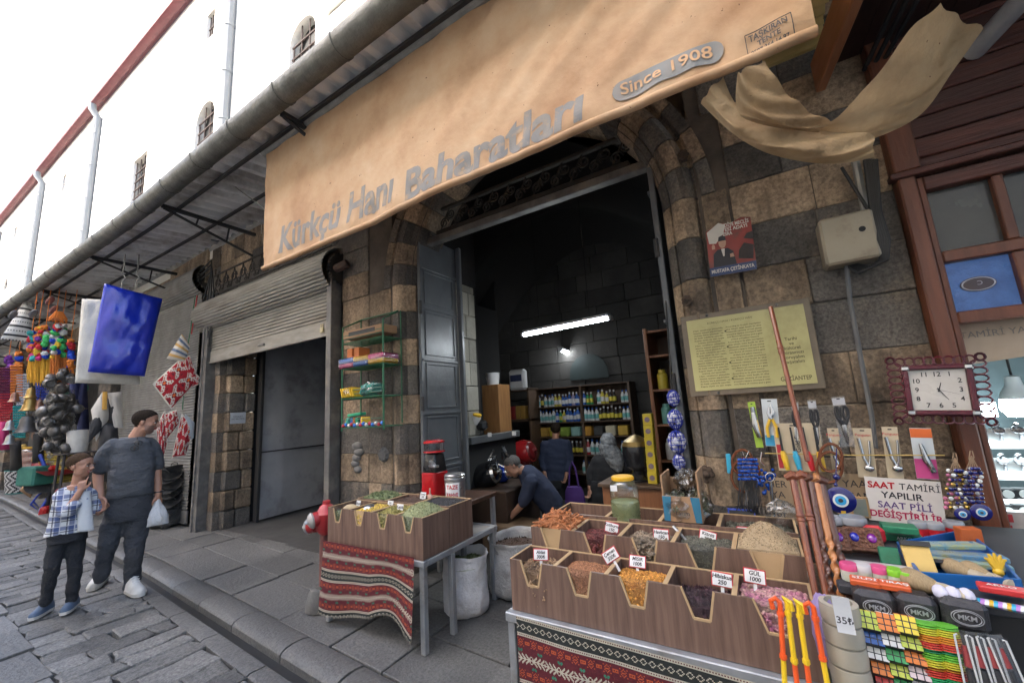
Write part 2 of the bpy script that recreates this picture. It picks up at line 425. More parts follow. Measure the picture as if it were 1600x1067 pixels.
# mortar core behind the blocks, with added backing against sky leaks
bk.bb(-7.62,-7.04,D+.005,D+W,0,3.3); bk.bb(-4.04,AX-AR-.25,D+.005,D+W,0,4.48); bk.bb(AX-AR-.249,AX-AR-.02,D+.13,D+W,0,4.48)
bk.bb(AX+AR+.02,AX+AR+.25,D+.13,D+W,0,4.48); bk.bb(AX+AR+.251,.86,D+.005,D+W,0,4.48); bk.bb(-7.62,-4.045,D+.005,D+W,3.3,4.48); bk.bb(-12.5,-7.621,D+.35,D+.45,0,4.5)
seg=24
for i in range(seg):
    a0=math.pi*i/seg; a1=math.pi*(i+1)/seg
    xs=[AX+(AR+.02)*math.cos(a0),AX+(AR+.02)*math.cos(a1)]; zs=[AZ+(AR+.02)*math.sin(a0),AZ+(AR+.02)*math.sin(a1)]
    bk.prism([(xs[0],zs[0]),(xs[0],4.48),(xs[1],4.48),(xs[1],zs[1])],D+.06,D+W)
bk.build('wall_core',mortar,khan,smooth=0)
# arch: jamb pieces with a round roll moulding, then voussoirs
ar=MB(); ra=random.Random(5)
def jamb(sx):
    xe=AX+sx*AR
    for k,(a,b) in enumerate(zip(CB[:10],CB[1:11])):
        t=CT[k]; z0,z1=a+.003,b-.003; p=ra.uniform(0,.01)
        # profile from the opening outwards: reveal, fillet, roll, hollow, flat
        pr=[(0,.40),(0,.10),(.035,.04),(.06,.02)]
        for q in range(7):
            an=math.pi*q/6; pr.append((.155-.085*math.cos(an),.02-.085*math.sin(an)+.01))
        pr+=[(.26,.03),(.28,.0-p),(.42,-.01-p),(.445,.12),(.445,.40)]
        r0=[(xe+sx*u,D+v,z0) for u,v in pr]; r1=[(xe+sx*u,D+v,z1) for u,v in pr]
        if sx<0: r0.reverse(); r1.reverse()
        ar.loft([r0,r1],mi=t)
jamb(-1); jamb(1)
NV=19
for i in range(NV):
    a0=math.pi*i/NV+.004; a1=math.pi*(i+1)/NV-.004; p=ra.uniform(0,.01); t=i%2 if ra.random()<.8 else 1
    pr=[(0,.40),(0,.10),(.035,.04),(.06,.02)]
    for q in range(7):
        an=math.pi*q/6; pr.append((.155-.085*math.cos(an),.03-.085*math.sin(an)))
    pr+=[(.26,.03),(.28,.0-p),(.36,-.01-p),(.38,.12),(.38,.40)]
    rings=[]
    for s_ in range(4):
        aa=lerp(a0,a1,s_/3)
        rings.append([(AX+(AR+u)*math.cos(aa),D+v,AZ+(AR+u)*math.sin(aa)) for u,v in pr])
    ar.loft(rings,mi=t)
ar.build('arch_surround',[basalt,tan],khan,smooth=30)
# carved iron band under the arch
LZ=3.40; il=MB()
for z,h in((LZ,.05),(LZ+.27,.03)): il.bb(AX-1.05,AX+1.05,D+.20,D+.25,z,z+h,bev=.006)
lb_=MB(); lb_.bb(AX-AR+.02,AX+AR-.02,D+.19,D+.28,LZ-.075,LZ-.003,bev=.008); lb_.build('lintel_bar',steelpost,khan)
def scroll(mb,cx,cz,r,y,sg=1,turns=1.6,th=.008,flip=1):
    pts=[]
    for i in range(26):
        t=i/25; a=t*turns*2*math.pi; rr=r*(1-.8*t)
        pts.append((cx+sg*rr*math.cos(a),y,cz+flip*rr*math.sin(a)))
    mb.tube(pts,th,5)
for i in range(11):
    cx=AX-.95+i*.19
    scroll(il,cx,LZ+.12,.06,D+.225,1); scroll(il,cx+.095,LZ+.20,.055,D+.225,-1,flip=-1)
    il.tube([(cx-.05,D+.225,LZ+.05),(cx+.02,D+.225,LZ+.17),(cx+.08,D+.225,LZ+.27)],.008,5)
il.build('iron_arch_band',iron,khan)
# upper wall, bent slightly toward the street on the far left
def bend(x): return -.023*max(0,-x-7)
uw=MB(); 
xs=[-46,-36,-26,-18,-12,-7,6]
pts0=[(x,D+bend(x)) for x in xs]
for (xa,ya),(xb,yb) in zip(pts0,pts0[1:]):
    uw.add([(xa,ya,4.3),(xb,yb,4.3),(xb,yb,10.55),(xa,ya,10.55),(xa,ya+.7,4.3),(xb,yb+.7,4.3),(xb,yb+.7,10.55),(xa,ya+.7,10.55)],[(0,1,2,3),(7,6,5,4),(3,2,6,7),(4,5,1,0),(4,0,3,7),(1,5,6,2)])
upper=uw.build('upper_wall',limestone,khan,smooth=0)
def wallP(x,y):
    p=A(x,y,D)
    for _ in range(4): p=A(x,y,D+bend(p.x))
    return p
def arch_poly(x0,x1,z0,z1,arch=True,n=10):
    if not arch: return [(x0,z0),(x1,z0),(x1,z1),(x0,z1)]
    r=(x1-x0)/2; c=(x0+x1)/2; p=[(x0,z0),(x1,z0)]
    for i in range(n+1):
        a=math.pi*i/n; p.append((c+r*math.cos(a),z1-r+r*math.sin(a)))
    return p
cut=MB(); wins=[]
# pixel left edge, right edge, top, bottom, arched
for (xl,xr,yt,yb,ar_) in [(452,492,30,140,1),(305,333,163,250,1),(206,226,247,320,0),(131,140,326,372,1),(79,88,372,412,1),(323,335,20,58,0),(97,102,275,298,0),(53,57,320,333,0),(22,26,356,370,0),(37,44,410,432,1),(6,12,436,452,1)]:
    pl=wallP(xl,(yt+yb)/2); pr=wallP(xr,(yt+yb)/2); pt=wallP((xl+xr)/2,yt)
    pb=wallP((xl+xr)/2,yb); wins.append((pl.x,pr.x,pb.z,pt.z,ar_,pl.y))
for (x0,x1,z0,z1,ar_,y) in wins:
    cut.prism(arch_poly(x0,x1,z0,z1,ar_),y-.3,y+.45)
cutter=cut.build('cutter',limestone,smooth=0)
mod=upper.modifiers.new('b','BOOLEAN'); mod.object=cutter; mod.solver='EXACT'; mod.operation='DIFFERENCE'
dg=bpy.context.evaluated_depsgraph_get(); nm=bpy.data.meshes.new_from_object(upper.evaluated_get(dg)); upper.modifiers.clear(); upper.data=nm
bpy.data.objects.remove(cutter)
for (x0,x1,z0,z1,ar_,y) in wins:
    wb=MB(); wb.prism(arch_poly(x0+.002,x1-.002,z0+.002,z1-.002,ar_),y+.15,y+.20)
    wo=wb.build('window',glassdark,khan,smooth=0)
    if x1-x0>.3:
        gr=MB(); nb=3 if x1-x0>.45 else 3
        for i in range(nb+1):
            xx=lerp(x0+.03,x1-.03,i/nb); gr.cyl((xx,y+.06,z0),(xx,y+.06,z1-(.02 if not ar_ or 0<i<nb else (x1-x0)*.45)),.012,6)
        zz=z0+.1
        while zz<z1-.15:
            gr.cyl((x0-.02,y+.055,zz),(x1+.0,y+.055,zz),.016,6); zz+=.21
        gr.build('grille',mat('rusty bar',(.05,.03,.024),(.03,.02,.018),rough=.9),wo)
# carved corbel half hidden by the gutter
cb=MB(); pc=wallP(568,20)
for i in range(4):
    cb.bb(pc.x-.55+.06*i,pc.x+.55-.06*i,D-.42+.09*i,D+.02,pc.z+.35-.17*(i+1),pc.z+.35-.17*i-.01,bev=.03)
for k in range(3):
    cb.sphere((pc.x-.30+.30*k,D-.14,pc.z-.42),.14,10,7,sc=(1,1,1.2))
cb.build('carved_corbel',limestone,khan)
# red eave along the top
ev=MB(); prof=[(-.30,.02),(-.28,-.10),(-.20,-.17),(-.10,-.17),(-.06,-.1),(-.02,-.1),(.1,.05),(.1,.12),(-.28,.12)]
rings=[[(x,D+bend(x)+p*.8,10.6+q*.45) for p,q in prof] for x in [-46,-36,-26,-18,-12,-7,6]]
ev.loft(rings); ev.build('red_eave_gutter',redroof,khan,smooth=30)
for px,py in((367,20),(160,180),(72,280),(5,352)):
    d_=MB(); p=wallP(px,py)
    t_=p.z
    top=min(10.42,10.42); yy=D+bend(p.x)
    d_.tube([(p.x,yy-.22,top+.02),(p.x,yy-.20,top-.12),(p.x,yy-.07,top-.32),(p.x,yy-.07,4.5)],.085,10)
    for k in range(6): d_.cyl((p.x,yy-.07,9.6-k*.95),(p.x,yy-.07,9.66-k*.95),.095,10)
    d_.build('downpipe',pvc,khan)
# stone reveal of the doorway and wall on the far left
# ================================================================ metal canopy over the pavement
can=thing('metal_canopy','long corrugated metal canopy with a round gutter running along the old stone wall','canopy',(-6,2.2,4.3))
def gutY(x): return 1.72+bend(x)*1.0
co=MB(); nx=2600; x0c,x1c=-40,3.2
def corrf(u,v):
    x=lerp(x0c,x1c,u); y=lerp(gutY(x)+.02,D+bend(x)-.005,v); z=lerp(4.40,4.52,v)+.034*max(-1,min(1,1.8*math.sin(x*2*math.pi/.22)))
    return (x,y,z)
co.grid(corrf,nx,3); co.build('roof_sheet',corr,can,smooth=20)
gu=MB()
for i in range(54):
    xa=-40+i*.8; xb=xa+.8
    for (p,q,r) in((xa,xb-.0,.105),(xa,xa+.03,.112)):
        rings=[]
        for xx in(p,q):
            yy=gutY(xx)-.05; ring=[]
            for k in range(13):
                a=R_(180+15+k*12.5)+0; ring.append((xx,yy+r*1.0*math.cos(R_(170+k*16.6)),4.36+r*math.sin(R_(170+k*16.6))))
            rings.append(ring)
        rev=[[(a[0],a[1]+(gutY(a[0])-.05-a[1])*.04,a[2]+(4.36-a[2])*.04) for a in reversed(rg)] for rg in rings]
        gu.loft([rings[0]+rev[0],rings[1]+rev[1]])
gu.build('gutter',gutzinc,can,smooth=50)
for x in (-6.15,-8.85,-11.6,-14.6,-18,-22,-3.4,-.9):
    t=MB(); ya=gutY(x)+.05; yb=D+bend(x)
    t.bb(x-.025,x+.025,ya,yb-.003,4.30,4.345,bev=.004)
    t.tube([(x,ya+.02,4.30),(x,yb-.03,3.98)],.018,6)
    for f in(.35,.68): 
        yy=lerp(ya,yb,f); t.tube([(x,yy,4.30),(x,lerp(ya,yb,f-.02),lerp(4.30,3.98,f)+.0)],.012,6)
    t.build('bracket',darksteel,can)
fl_=MB()
for (xa,ya),(xb,yb) in zip(pts0,pts0[1:]): fl_.add([(xa,ya-.05,4.50),(xb,yb-.05,4.50),(xb,yb-.004,4.62),(xa,ya-.004,4.62),(xa,ya-.004,4.44),(xb,yb-.004,4.44)],[(0,1,2,3),(4,5,1,0)])
fl_.build('sky_gap_strip',zinc,can,smooth=0)  # strip added to stop sky light leaking between sheet and wall
pu=MB()
for yy,zz in((1.95,4.36),(2.45,4.395)):
    pts=[(x,yy+bend(x),zz) for x in(-40,-26,-18,-12,-7,3)]
    pu.tube(pts,.022,4)
pu.build('purlin',darksteel,can,smooth=0)
dp=MB()  # rain pipe of the canopy gutter, at the far left
q=A(62,455,1.9); 
dp.tube([A(60,440,gutY(-11)-.05),A(58,462,1.75),A(66,475,1.85),A(140,493,2.6)],.05,10)
dp.build('rain_pipe',mat('grey pvc',(.42,.42,.42),(.3,.3,.3),rough=.5),can)
# ================================================================ houses across the street (they shade the lane)
op=thing('street_house','plain stone house row across the lane, behind the viewer','house',(-8,-6,0))
m_=MB(); m_.bb(-45,14,-9,-4.6,0,10.6); m_.build('wall',limestone,op,smooth=0)
m_=MB(); 
m_.add([(-45.2,-9.2,10.61),(14.2,-9.2,10.61),(14.2,-4.2,10.61),(-45.2,-4.2,10.61),(-45.2,-6.8,12.0),(14.2,-6.8,12.0)],[(0,3,2,1),(0,1,5,4),(2,3,4,5),(0,4,3),(1,2,5)])
m_.build('roof',redroof,op,smooth=0)
# ================================================================ shop banner (hanging awning cloth)
bcloth=bpy.data.materials.new('awning cloth'); bcloth.use_nodes=True
def cloth_mat(m,c1,c2,c3,tr,bs=.5,bd=.012,bsc=14):
    n=m.node_tree.nodes; l=m.node_tree.links; b=n['Principled BSDF']; out=n['Material Output']
    tc=n.new('ShaderNodeTexCoord'); nz=n.new('ShaderNodeTexNoise'); nz.inputs['Scale'].default_value=1.6; nz.inputs['Detail'].default_value=9; nz.inputs['Roughness'].default_value=.65
    l.new(tc.outputs['Object'],nz.inputs['Vector'])
    cr=n.new('ShaderNodeValToRGB'); e=cr.color_ramp.elements; e[0].position=.3; e[0].color=(*c1,1); e[1].position=.7; e[1].color=(*c3,1); k=e.new(.5); k.color=(*c2,1)
    l.new(nz.outputs[0],cr.inputs[0])
    sp=n.new('ShaderNodeTexNoise'); sp.inputs['Scale'].default_value=38; sp.inputs['Detail'].default_value=2; l.new(tc.outputs['Object'],sp.inputs['Vector'])
    r=n.new('ShaderNodeMapRange'); r.inputs[1].default_value=.74; r.inputs[2].default_value=.77; l.new(sp.outputs[0],r.inputs[0])
    mx=n.new('ShaderNodeMix'); mx.data_type='RGBA'; l.new(r.outputs[0],mx.inputs[0]); l.new(cr.outputs[0],mx.inputs[6]); mx.inputs[7].default_value=(.12,.06,.03,1)
    l.new(mx.outputs[2],b.inputs['Base Color']); b.inputs['Roughness'].default_value=.75
    wv=n.new('ShaderNodeTexNoise'); wv.inputs['Scale'].default_value=bsc; wv.inputs['Detail'].default_value=6; l.new(tc.outputs['Object'],wv.inputs['Vector'])
    bp=n.new('ShaderNodeBump'); bp.inputs['Strength'].default_value=bs; bp.inputs['Distance'].default_value=bd; l.new(wv.outputs[0],bp.inputs['Height']); l.new(bp.outputs[0],b.inputs['Normal'])
    if tr>0:
        t=n.new('ShaderNodeBsdfTranslucent'); l.new(mx.outputs[2],t.inputs[0]); ms=n.new('ShaderNodeMixShader'); ms.inputs[0].default_value=tr
        l.new(b.outputs[0],ms.inputs[1]); l.new(t.outputs[0],ms.inputs[2]); l.new(ms.outputs[0],out.inputs[0])
cloth_mat(bcloth,(.58,.42,.27),(.51,.33,.19),(.38,.21,.105),.25)
greyink=mat('faded grey ink',(.15,.15,.155),(.21,.195,.175),scale=9,rough=.8,dirt=(.36,.25,.15),dscale=11,dthr=(.54,.70))
BY=2.0; BX0,BX1,BZ0,BZ1=-4.10,.44,3.05,4.33
def ban_off(x,z):
    t=(z-BZ0)/(BZ1-BZ0); s=(x-BX0)/(BX1-BX0)
    y=.022*math.sin(1.7*x+.8)*(1-t)+.010*math.sin(4.3*x+2*z)*(1-t)
    # diagonal pull folds at the right end
    w_=max(0,min(1,(s-.42)/.3)); y+=w_*(.012*math.sin((x*1.0-z*1.25)*11+1.2*math.sin(2*x))+.008*math.sin((x-z*1.1)*23+2*math.sin(3*z)))*(.06+.94*t)+.005*t*math.sin((x*.8-z)*17+3*math.sin(1.3*x))
    # puckers above the hem on the left
    y+=.013*math.exp(-((t-.06)/.06)**2)*(math.sin(9*x+2*math.sin(3*x))+.6*math.sin(23*x+3*math.sin(5*x)))
    return y
def ban(x,z,d=0):
    zb=z-.01*(1-(z-BZ0)/(BZ1-BZ0))*math.sin(math.pi*(x-BX0)/(BX1-BX0)*1.0)
    return (x,BY+ban_off(x,z)-d,zb)
banner=thing('shop_banner','faded tan cloth awning banner with grey lettering hanging over the arch','banner',(-1.8,BY,BZ0))
m_=MB(); m_.grid(lambda u,v:ban(lerp(BX0,BX1,u),lerp(BZ0,BZ1,v)),320,90); cl=m_.build('cloth',bcloth,banner,smooth=180)
m_=MB(); m_.tube([ban(lerp(BX0,BX1,i/60),BZ0,.0) for i in range(61)],.024,8); m_.build('bottom_hem',bcloth,banner,smooth=60)
m_=MB(); m_.tube([(BX0-.06,BY,BZ1+.02),(BX1+.02,BY,BZ1+.02)],.035,10); m_.build('roller_bar',zinc,banner)
def ban_text(s,pl,pr,h,bold=.02,shear=.18,m=greyink,dz=0,d=.0022,nm='lettering',size=None,spacing=1.0):
    a=A(*pl,BY); b=A(*pr,BY); zc=(a.z+b.z)/2+dz; xc=(a.x+b.x)/2; W=b.x-a.x
    M_=MB(); text_mb(M_,s,h,None,shear=shear,bold=bold*h,sub=5,fit=W,spacing=spacing,fn=lambda v:ban(xc+v.x,zc+v.y,d))
    return M_.build(nm,m,banner,smooth=0)
ban_text('Kürkçü Hanı',(435,368),(617,302),.365,bold=.03)
ban_text('Baharatları',(634,286),(916,172),.31,bold=.035,shear=.12)
# the rounded badge with the founding year
def pill(M_,xa,xb,zc,r,d,mi=0):
    P=[]; n=10
    for i in range(n+1): a=math.pi/2+math.pi*i/n; P.append((xa+r+r*math.cos(a),zc+r*math.sin(a)))
    for i in range(n+1): a=-math.pi/2+math.pi*i/n; P.append((xb-r+r*math.cos(a),zc+r*math.sin(a)))
    N=40; vs=[];fs=[]
    for i in range(N+1):
        q=i/N; q=.5-.5*math.cos(math.pi*q); x=lerp(xa,xb,.35*i/N+.65*q) if 0<i<N else (xa if i==0 else xb); dx=max(xa+r-x,x-(xb-r),0); hh=math.sqrt(max(r*r-dx*dx,0))
        vs+=[ban(x,zc+hh*(k/4-1),d) for k in range(9)]
    for i in range(N):
        for k in range(8): fs.append((i*9+k,i*9+9+k,i*9+10+k,i*9+1+k))
    M_.add(vs,fs,mi)
M_=MB(); pill(M_,-.455,.09,3.168,.056,.007); M_.build('year_badge',mat('badge blue grey',(.17,.19,.20),(.24,.22,.20),rough=.8),banner,smooth=0)
M_=MB(); text_mb(M_,'Since 1908',.088,None,sub=2,fit=.45,bold=.001,fn=lambda v:ban(-.185+v.x,3.17+v.y,.012)); M_.build('badge_lettering',mat('badge letter tan',(.58,.36,.2),rough=.8),banner,smooth=0)
ink=mat('black ink',(.03,.028,.03),(.05,.045,.045),rough=.7)
M_=MB()
for i,(s,z,h) in enumerate((('TAŞKIRAN',3.158,.046),('TENTE',3.118,.036),('0507 364 14 97',3.082,.028))): text_mb(M_,s,h,None,sub=1,fit=(.15,.09,.15)[i],bold=.001,fn=lambda v:ban(.268+v.x,z+v.y-.01,.009))
fr=[(.18,3.055),(.36,3.055),(.36,3.175),(.18,3.175)]
for (xa,za),(xb,zb) in zip(fr,fr[1:]+fr[:1]): M_.tube([ban(lerp(xa,xb,k/4),lerp(za,zb,k/4),.008) for k in range(5)],.0022,4)
M_.build('maker_stamp',ink,banner,smooth=0)
# ================================================================ rolling shutters
def shutter(name,label,x0,x1,zt,zb,bx0,bx1,bz,y,mats,seed,box=True):
    t=thing(name,label,'shutter',((x0+x1)/2,y,zb))
    m=MB(); n=int((zt-zb)/.0075)
    prof=[]
    for i in range(n+1):
        z=lerp(zb+.0,zt,i/n); prof.append((y-.014*abs(math.sin(math.pi*(z-zb)/.045)),z))
    m.grid(lambda u,v:(lerp(x0,x1,u),prof[min(int(round(v*n)),n)][0],prof[min(int(round(v*n)),n)][1]),1,n)
    m.build('slat_curtain',mats,t,smooth=40)
    m=MB(); m.bb(x0,x1,y-.018,y+.012,zb-.17,zb-.002,bev=.005); m.bb(x0,x1,y-.03,y+.012,zb-.19,zb-.172,bev=.004)
    bar=m.build('bottom_bar',mats,t)
    m=MB(); m.box(((x0+x1)/2,y-.028,zb-.1),(.16,.016,.03),bev=.005); m.build('pull_handle',steelpost,bar)
    if box:
        m=MB(); R=.27; prof=[]
        for i in range(121):
            a=R_(-85+ i*190/120); r=R+.012*abs(math.sin(i*math.pi/6))
            prof.append((y+.10-r*math.cos(a),bz+r*1.0*math.sin(a)))
        m.grid(lambda u,v:(lerp(bx0,bx1,u),*prof[min(int(round(v*120)),120)]),1,120)
        m.build('shutter_roll',mats,t,smooth=40)
        for bx in(bx0-.03,bx1+.03):
            m=MB(); gp=[]
            for i in range(48):
                a=2*math.pi*i/48; r=.19+(.015 if i%2 else -.005); gp.append((y+.08+r*math.cos(a),bz+r*math.sin(a)))
            m.loft([[(bx-.025,p,q) for p,q in gp],[(bx+.025,p,q) for p,q in gp]])
            m.build('end_sprocket',iron,t,smooth=0)
    return t
sh1=shutter('rolling_shutter','half raised grimy rolling shutter over the dark doorway',-7.22,-4.12,3.12,2.66,-7.55,-4.10,3.27,2.83,shutmat,1)
M_=MB(); M_.bb(-7.28,-7.18,2.76,2.90,0.0,3.1,bev=.006); M_.bb(-7.31,-7.27,2.74,2.80,0,3.1,bev=.005); M_.build('guide_rail',steelpost,sh1)
M_=MB(); M_.bb(-4.16,-4.07,2.76,2.90,0.0,3.35,bev=.006); M_.build('guide_rail',steelpost,sh1)
M_=MB(); M_.bb(-4.33,-4.27,2.79,2.812,2.52,2.58,bev=.006); M_.tube([(-4.32,2.8,2.58),(-4.32,2.8,2.62),(-4.28,2.8,2.62),(-4.28,2.8,2.58)],.006,6); M_.build('padlock',mat('brass lock',(.5,.42,.25),rough=.4,metal=.6),sh1)
M_=MB(); q=[(-4.1,2.86,3.34),(-4.05,2.8,3.25),(-3.97,2.82,3.27),(-3.9,2.85,3.3)]; M_.tube(q,.05,8); M_.build('motor_arm',mat('rust brown steel',(.10,.06,.045),(.06,.04,.035),rough=.7),sh1)
sh2=shutter('rolling_shutter','closed plain grey rolling shutter behind the blue covered bag',-11.3,-7.75,3.75,.25,-11.4,-7.72,3.98,2.87,shutgrey,2)
# scroll ironwork over the first shutter
M_=MB()
for i in range(12):
    cx=-7.0+i*.26; scroll(M_,cx,3.72,.09,2.78,1); scroll(M_,cx+.13,3.62,.07,2.78,-1,flip=-1)
    M_.tube([(cx-.09,2.78,3.56),(cx,2.78,3.86),(cx+.13,2.78,3.56)],.008,5)
for z in(3.55,3.86): M_.bb(-7.15,-4.1,2.77,2.79,z,z+.02)
for i in range(8):
    a=R_(i*45); M_.tube([(-7.1+.1*math.cos(a),2.78,3.72+.14*math.sin(a)),(-7.1+.2*math.cos(a),2.78,3.72+.26*math.sin(a))],.012,5)
tag(M_.build('iron_scrollwork',iron),'black wrought iron scrollwork along the wall above the half raised shutter','ironwork')
# ================================================================ doorway with the steel leaf
M_=MB(); rj=random.Random(3)
for k,(a,b) in enumerate(zip(CB[:10],CB[1:11])):
    y=2.985
    while y<3.36:
        L=rj.uniform(.16,.26); y2=min(y+L,3.38)
        if 3.38-y2<.08:y2=3.38
        pr=rj.uniform(0,.03)
        M_.bb(-7.05,-6.94+pr,y+.003,y2-.003,a+.004,b-.004,bev=.02,mi=CT[k] if rj.random()<.7 else 1); y=y2
M_.build('rough_doorway_jamb',[basalt,tan],khan,smooth=30)
sd_=thing('steel_door','dark grey dented sheet steel door standing open inside the doorway','door',(-6.8,4.1,0.02))
M_=MB(); 
def leafp(u,v):
    y=lerp(3.42,4.86,u); z=lerp(.05,3.0,v); x=lerp(-6.80,-6.86,u)
    # pressed diamonds and dents
    a=abs(((u*2)%1)-.5)*2; b_=abs(((v*3.2)%1)-.5)*2
    return (x+.022*max(0,1-(a+b_))+.006*pnoise(Vector((u*5,v*9,3))),y,z)
M_.grid(leafp,48,96); M_.build('leaf',doorgrey,sd_,smooth=25)
M_=MB(); M_.bb(-6.86,-6.76,3.38,3.425,0.03,3.05,bev=.004); M_.bb(-6.88,-6.80,4.86,4.93,.03,3.05,bev=.004); M_.bb(-6.84,-6.80,3.43,4.86,1.05,1.07); M_.build('frame',darksteel,sd_)
M_=MB(); M_.box((-6.79,4.72,1.28),(.03,.06,.22),bev=.006); M_.tube([(-6.78,4.72,1.33),(-6.72,4.72,1.33),(-6.72,4.60,1.33)],.012,8); M_.build('handle',zinc,sd_)
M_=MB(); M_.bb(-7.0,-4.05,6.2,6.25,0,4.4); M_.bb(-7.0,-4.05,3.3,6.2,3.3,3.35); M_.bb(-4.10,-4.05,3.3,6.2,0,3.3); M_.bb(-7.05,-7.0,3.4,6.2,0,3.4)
M_.build('dark_passage',black,khan,smooth=0)  # passage walls carry the deep shade in their colour
M_=MB(); rj=random.Random(9); z=0.05
while z<2.5:
    h=rj.uniform(.1,.25); M_.bb(-4.22-rj.uniform(0,.03),-4.17,2.86,2.97,z,z+h-.004,bev=.012); z+=h
M_.build('broken_plaster_edge',mat('broken plaster',(.45,.42,.38),(.3,.28,.25),rough=.9,bump=.5),khan)
pl=A(371,653,2.9); M_=MB(); c=B(371,653,-6.93); M_.box((-6.915,c.y,c.z),(.006,.22,.17),bev=.002); sg=M_.build('notice_plate',mat('pale notice',(.5,.52,.55),(.42,.44,.47),rough=.5)); tag(sg,'small pale notice plate screwed to the rough stone jamb','notice')
M_=MB()
for z in(.02,-.015): text_mb(M_,('DİKKAT' if z>0 else 'ARAÇ PARK ETMEYİN'),.034,face_M((-6.909,c.y,c.z+z),(0,1,0)),fit=.18 if z<0 else .13)
M_.build('lettering',ink,sg,smooth=0)
# ================================================================ arch door leaves
ad=thing('arch_door','tall blue grey panelled iron door folded open inside the arch on the left','door',(-2.9,3.2,.02))
def door_leaf(t,x,ya,yb,z0,z1,sx):
    m=MB(); m.bb(x-.02,x+.02,ya,yb,z0,z1,bev=.004); m.build('leaf',bluegrey,t)
    m=MB(); f=x+sx*.02
    zs=[z0+.05,.42,.95,1.5,2.05,2.6,3.05]
    for za,zb in zip(zs,zs[1:]):
        zb=min(zb,z1)
        for (a,b,c,d) in((ya+.06,yb-.06,za+.05,za+.07),(ya+.06,yb-.06,zb-.05,zb-.03),(ya+.06,ya+.08,za+.07,zb-.05),(yb-.08,yb-.06,za+.07,zb-.05)):
            m.bb(min(f,f+sx*.012),max(f,f+sx*.012),a,b,c,d,bev=.003)
        m.bb(min(f,f+sx*.018),max(f,f+sx*.018),ya+.005,yb-.005,zb-.012,zb+.012,bev=.003)
    m.build('panel_moulding',bluegrey,t)
    m=MB()
    for z in(.6,1.6,2.6): m.cyl((x+sx*.02,ya-.0,z-.07),(x+sx*.02,ya,z+.07),.018,8)
    m.build('hinge',darksteel,t)
door_leaf(ad,-2.90,2.98,3.58,.03,3.42,1)
M_=MB(); M_.bb(-2.885,-2.82,3.585,3.63,.03,3.44,bev=.008); M_.build('edge_bar',bluegrey,ad)
ad2=thing('arch_door','blue grey panelled iron door folded open at the right jamb of the arch','door',(-.45,3.2,.02))
door_leaf(ad2,-.47,2.97,3.60,.03,3.25,-1)
# ================================================================ shop interior shell
shopwall=mat('shaded sooty stone',(.014,.013,.013),(.022,.02,.018),scale=2,rough=.9,bump=.6,bscale=10,isl=.3)  # soot plus the gloom of the vault put into the colour
backwall=mat('dim back wall stone',(.05,.046,.042),(.03,.028,.026),scale=2,rough=.9,bump=.6,bscale=10,isl=.3)  # dimness of the back wall put into the stone colour
lit_stone=mat('interior lit stone',(.30,.285,.24),(.2,.19,.16),scale=2.5,rough=.9,bump=.7,bscale=12,isl=.25)  # lighter copy of the room stone, light at the jamb put into its colour
vault=thing('vaulted_shop_room','dark vaulted stone room of the spice shop behind the arch','room',(-2.4,5,0))
def blockwall(mb,along,fix,u0,u1,z0,z1,rn,h=.33,lo=.45,hi=.75,sgn=1,mi=0,d=.08):
    z=z0
    while z<z1-.02:
        z2=min(z+h,z1); u=u0-rn.uniform(0,.3)
        while u<u1:
            u2=u+rn.uniform(lo,hi); a,b=max(u,u0),min(u2,u1)
            if b-a>.03:
                p=rn.uniform(0,.012)
                if along=='x': mb.bb(a+.003,b-.003,fix-sgn*p,fix+sgn*d,z+.003,z2-.003,bev=.008,mi=mi)
                else: mb.bb(fix-sgn*p,fix+sgn*d,a+.003,b-.003,z+.003,z2-.003,bev=.008,mi=mi)
            u=u2
        z=z2
rv=random.Random(21)
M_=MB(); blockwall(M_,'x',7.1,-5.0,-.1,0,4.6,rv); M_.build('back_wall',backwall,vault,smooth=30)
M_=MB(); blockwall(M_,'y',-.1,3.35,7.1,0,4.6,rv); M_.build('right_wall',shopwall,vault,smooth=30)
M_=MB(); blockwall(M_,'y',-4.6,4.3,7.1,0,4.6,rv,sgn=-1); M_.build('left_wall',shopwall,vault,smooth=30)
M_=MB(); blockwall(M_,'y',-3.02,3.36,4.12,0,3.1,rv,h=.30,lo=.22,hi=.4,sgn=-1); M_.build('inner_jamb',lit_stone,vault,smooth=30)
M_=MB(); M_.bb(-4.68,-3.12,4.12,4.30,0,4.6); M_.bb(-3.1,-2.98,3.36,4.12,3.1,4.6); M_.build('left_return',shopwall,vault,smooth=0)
M_=MB(); 
def vaultf(u,v):
    x=lerp(-4.9,.1,u); a=math.pi*u
    y=lerp(3.30,7.2,v); return (x,y,2.7+1.75*math.sin(a)+.35*abs(math.sin(2*math.pi*v)))
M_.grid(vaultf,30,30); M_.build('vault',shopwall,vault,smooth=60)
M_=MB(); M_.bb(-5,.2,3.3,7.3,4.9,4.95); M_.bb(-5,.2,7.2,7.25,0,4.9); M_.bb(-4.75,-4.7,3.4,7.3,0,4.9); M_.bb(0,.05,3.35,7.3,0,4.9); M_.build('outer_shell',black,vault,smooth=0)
aw=MB(); aw.prism(arch_poly(-3.0,-2.25,1.95,2.42),7.06,7.075); a1=aw.build('arched_window',mat('green dusk pane',(.008,.02,.02),rough=.6),vault,smooth=0)
aw=MB(); aw.prism(arch_poly(-1.55,-.75,.3,2.45),7.06,7.08); aw.build('niche_shade',black,vault,smooth=0)  # flat black panel painted in for the shade of a niche
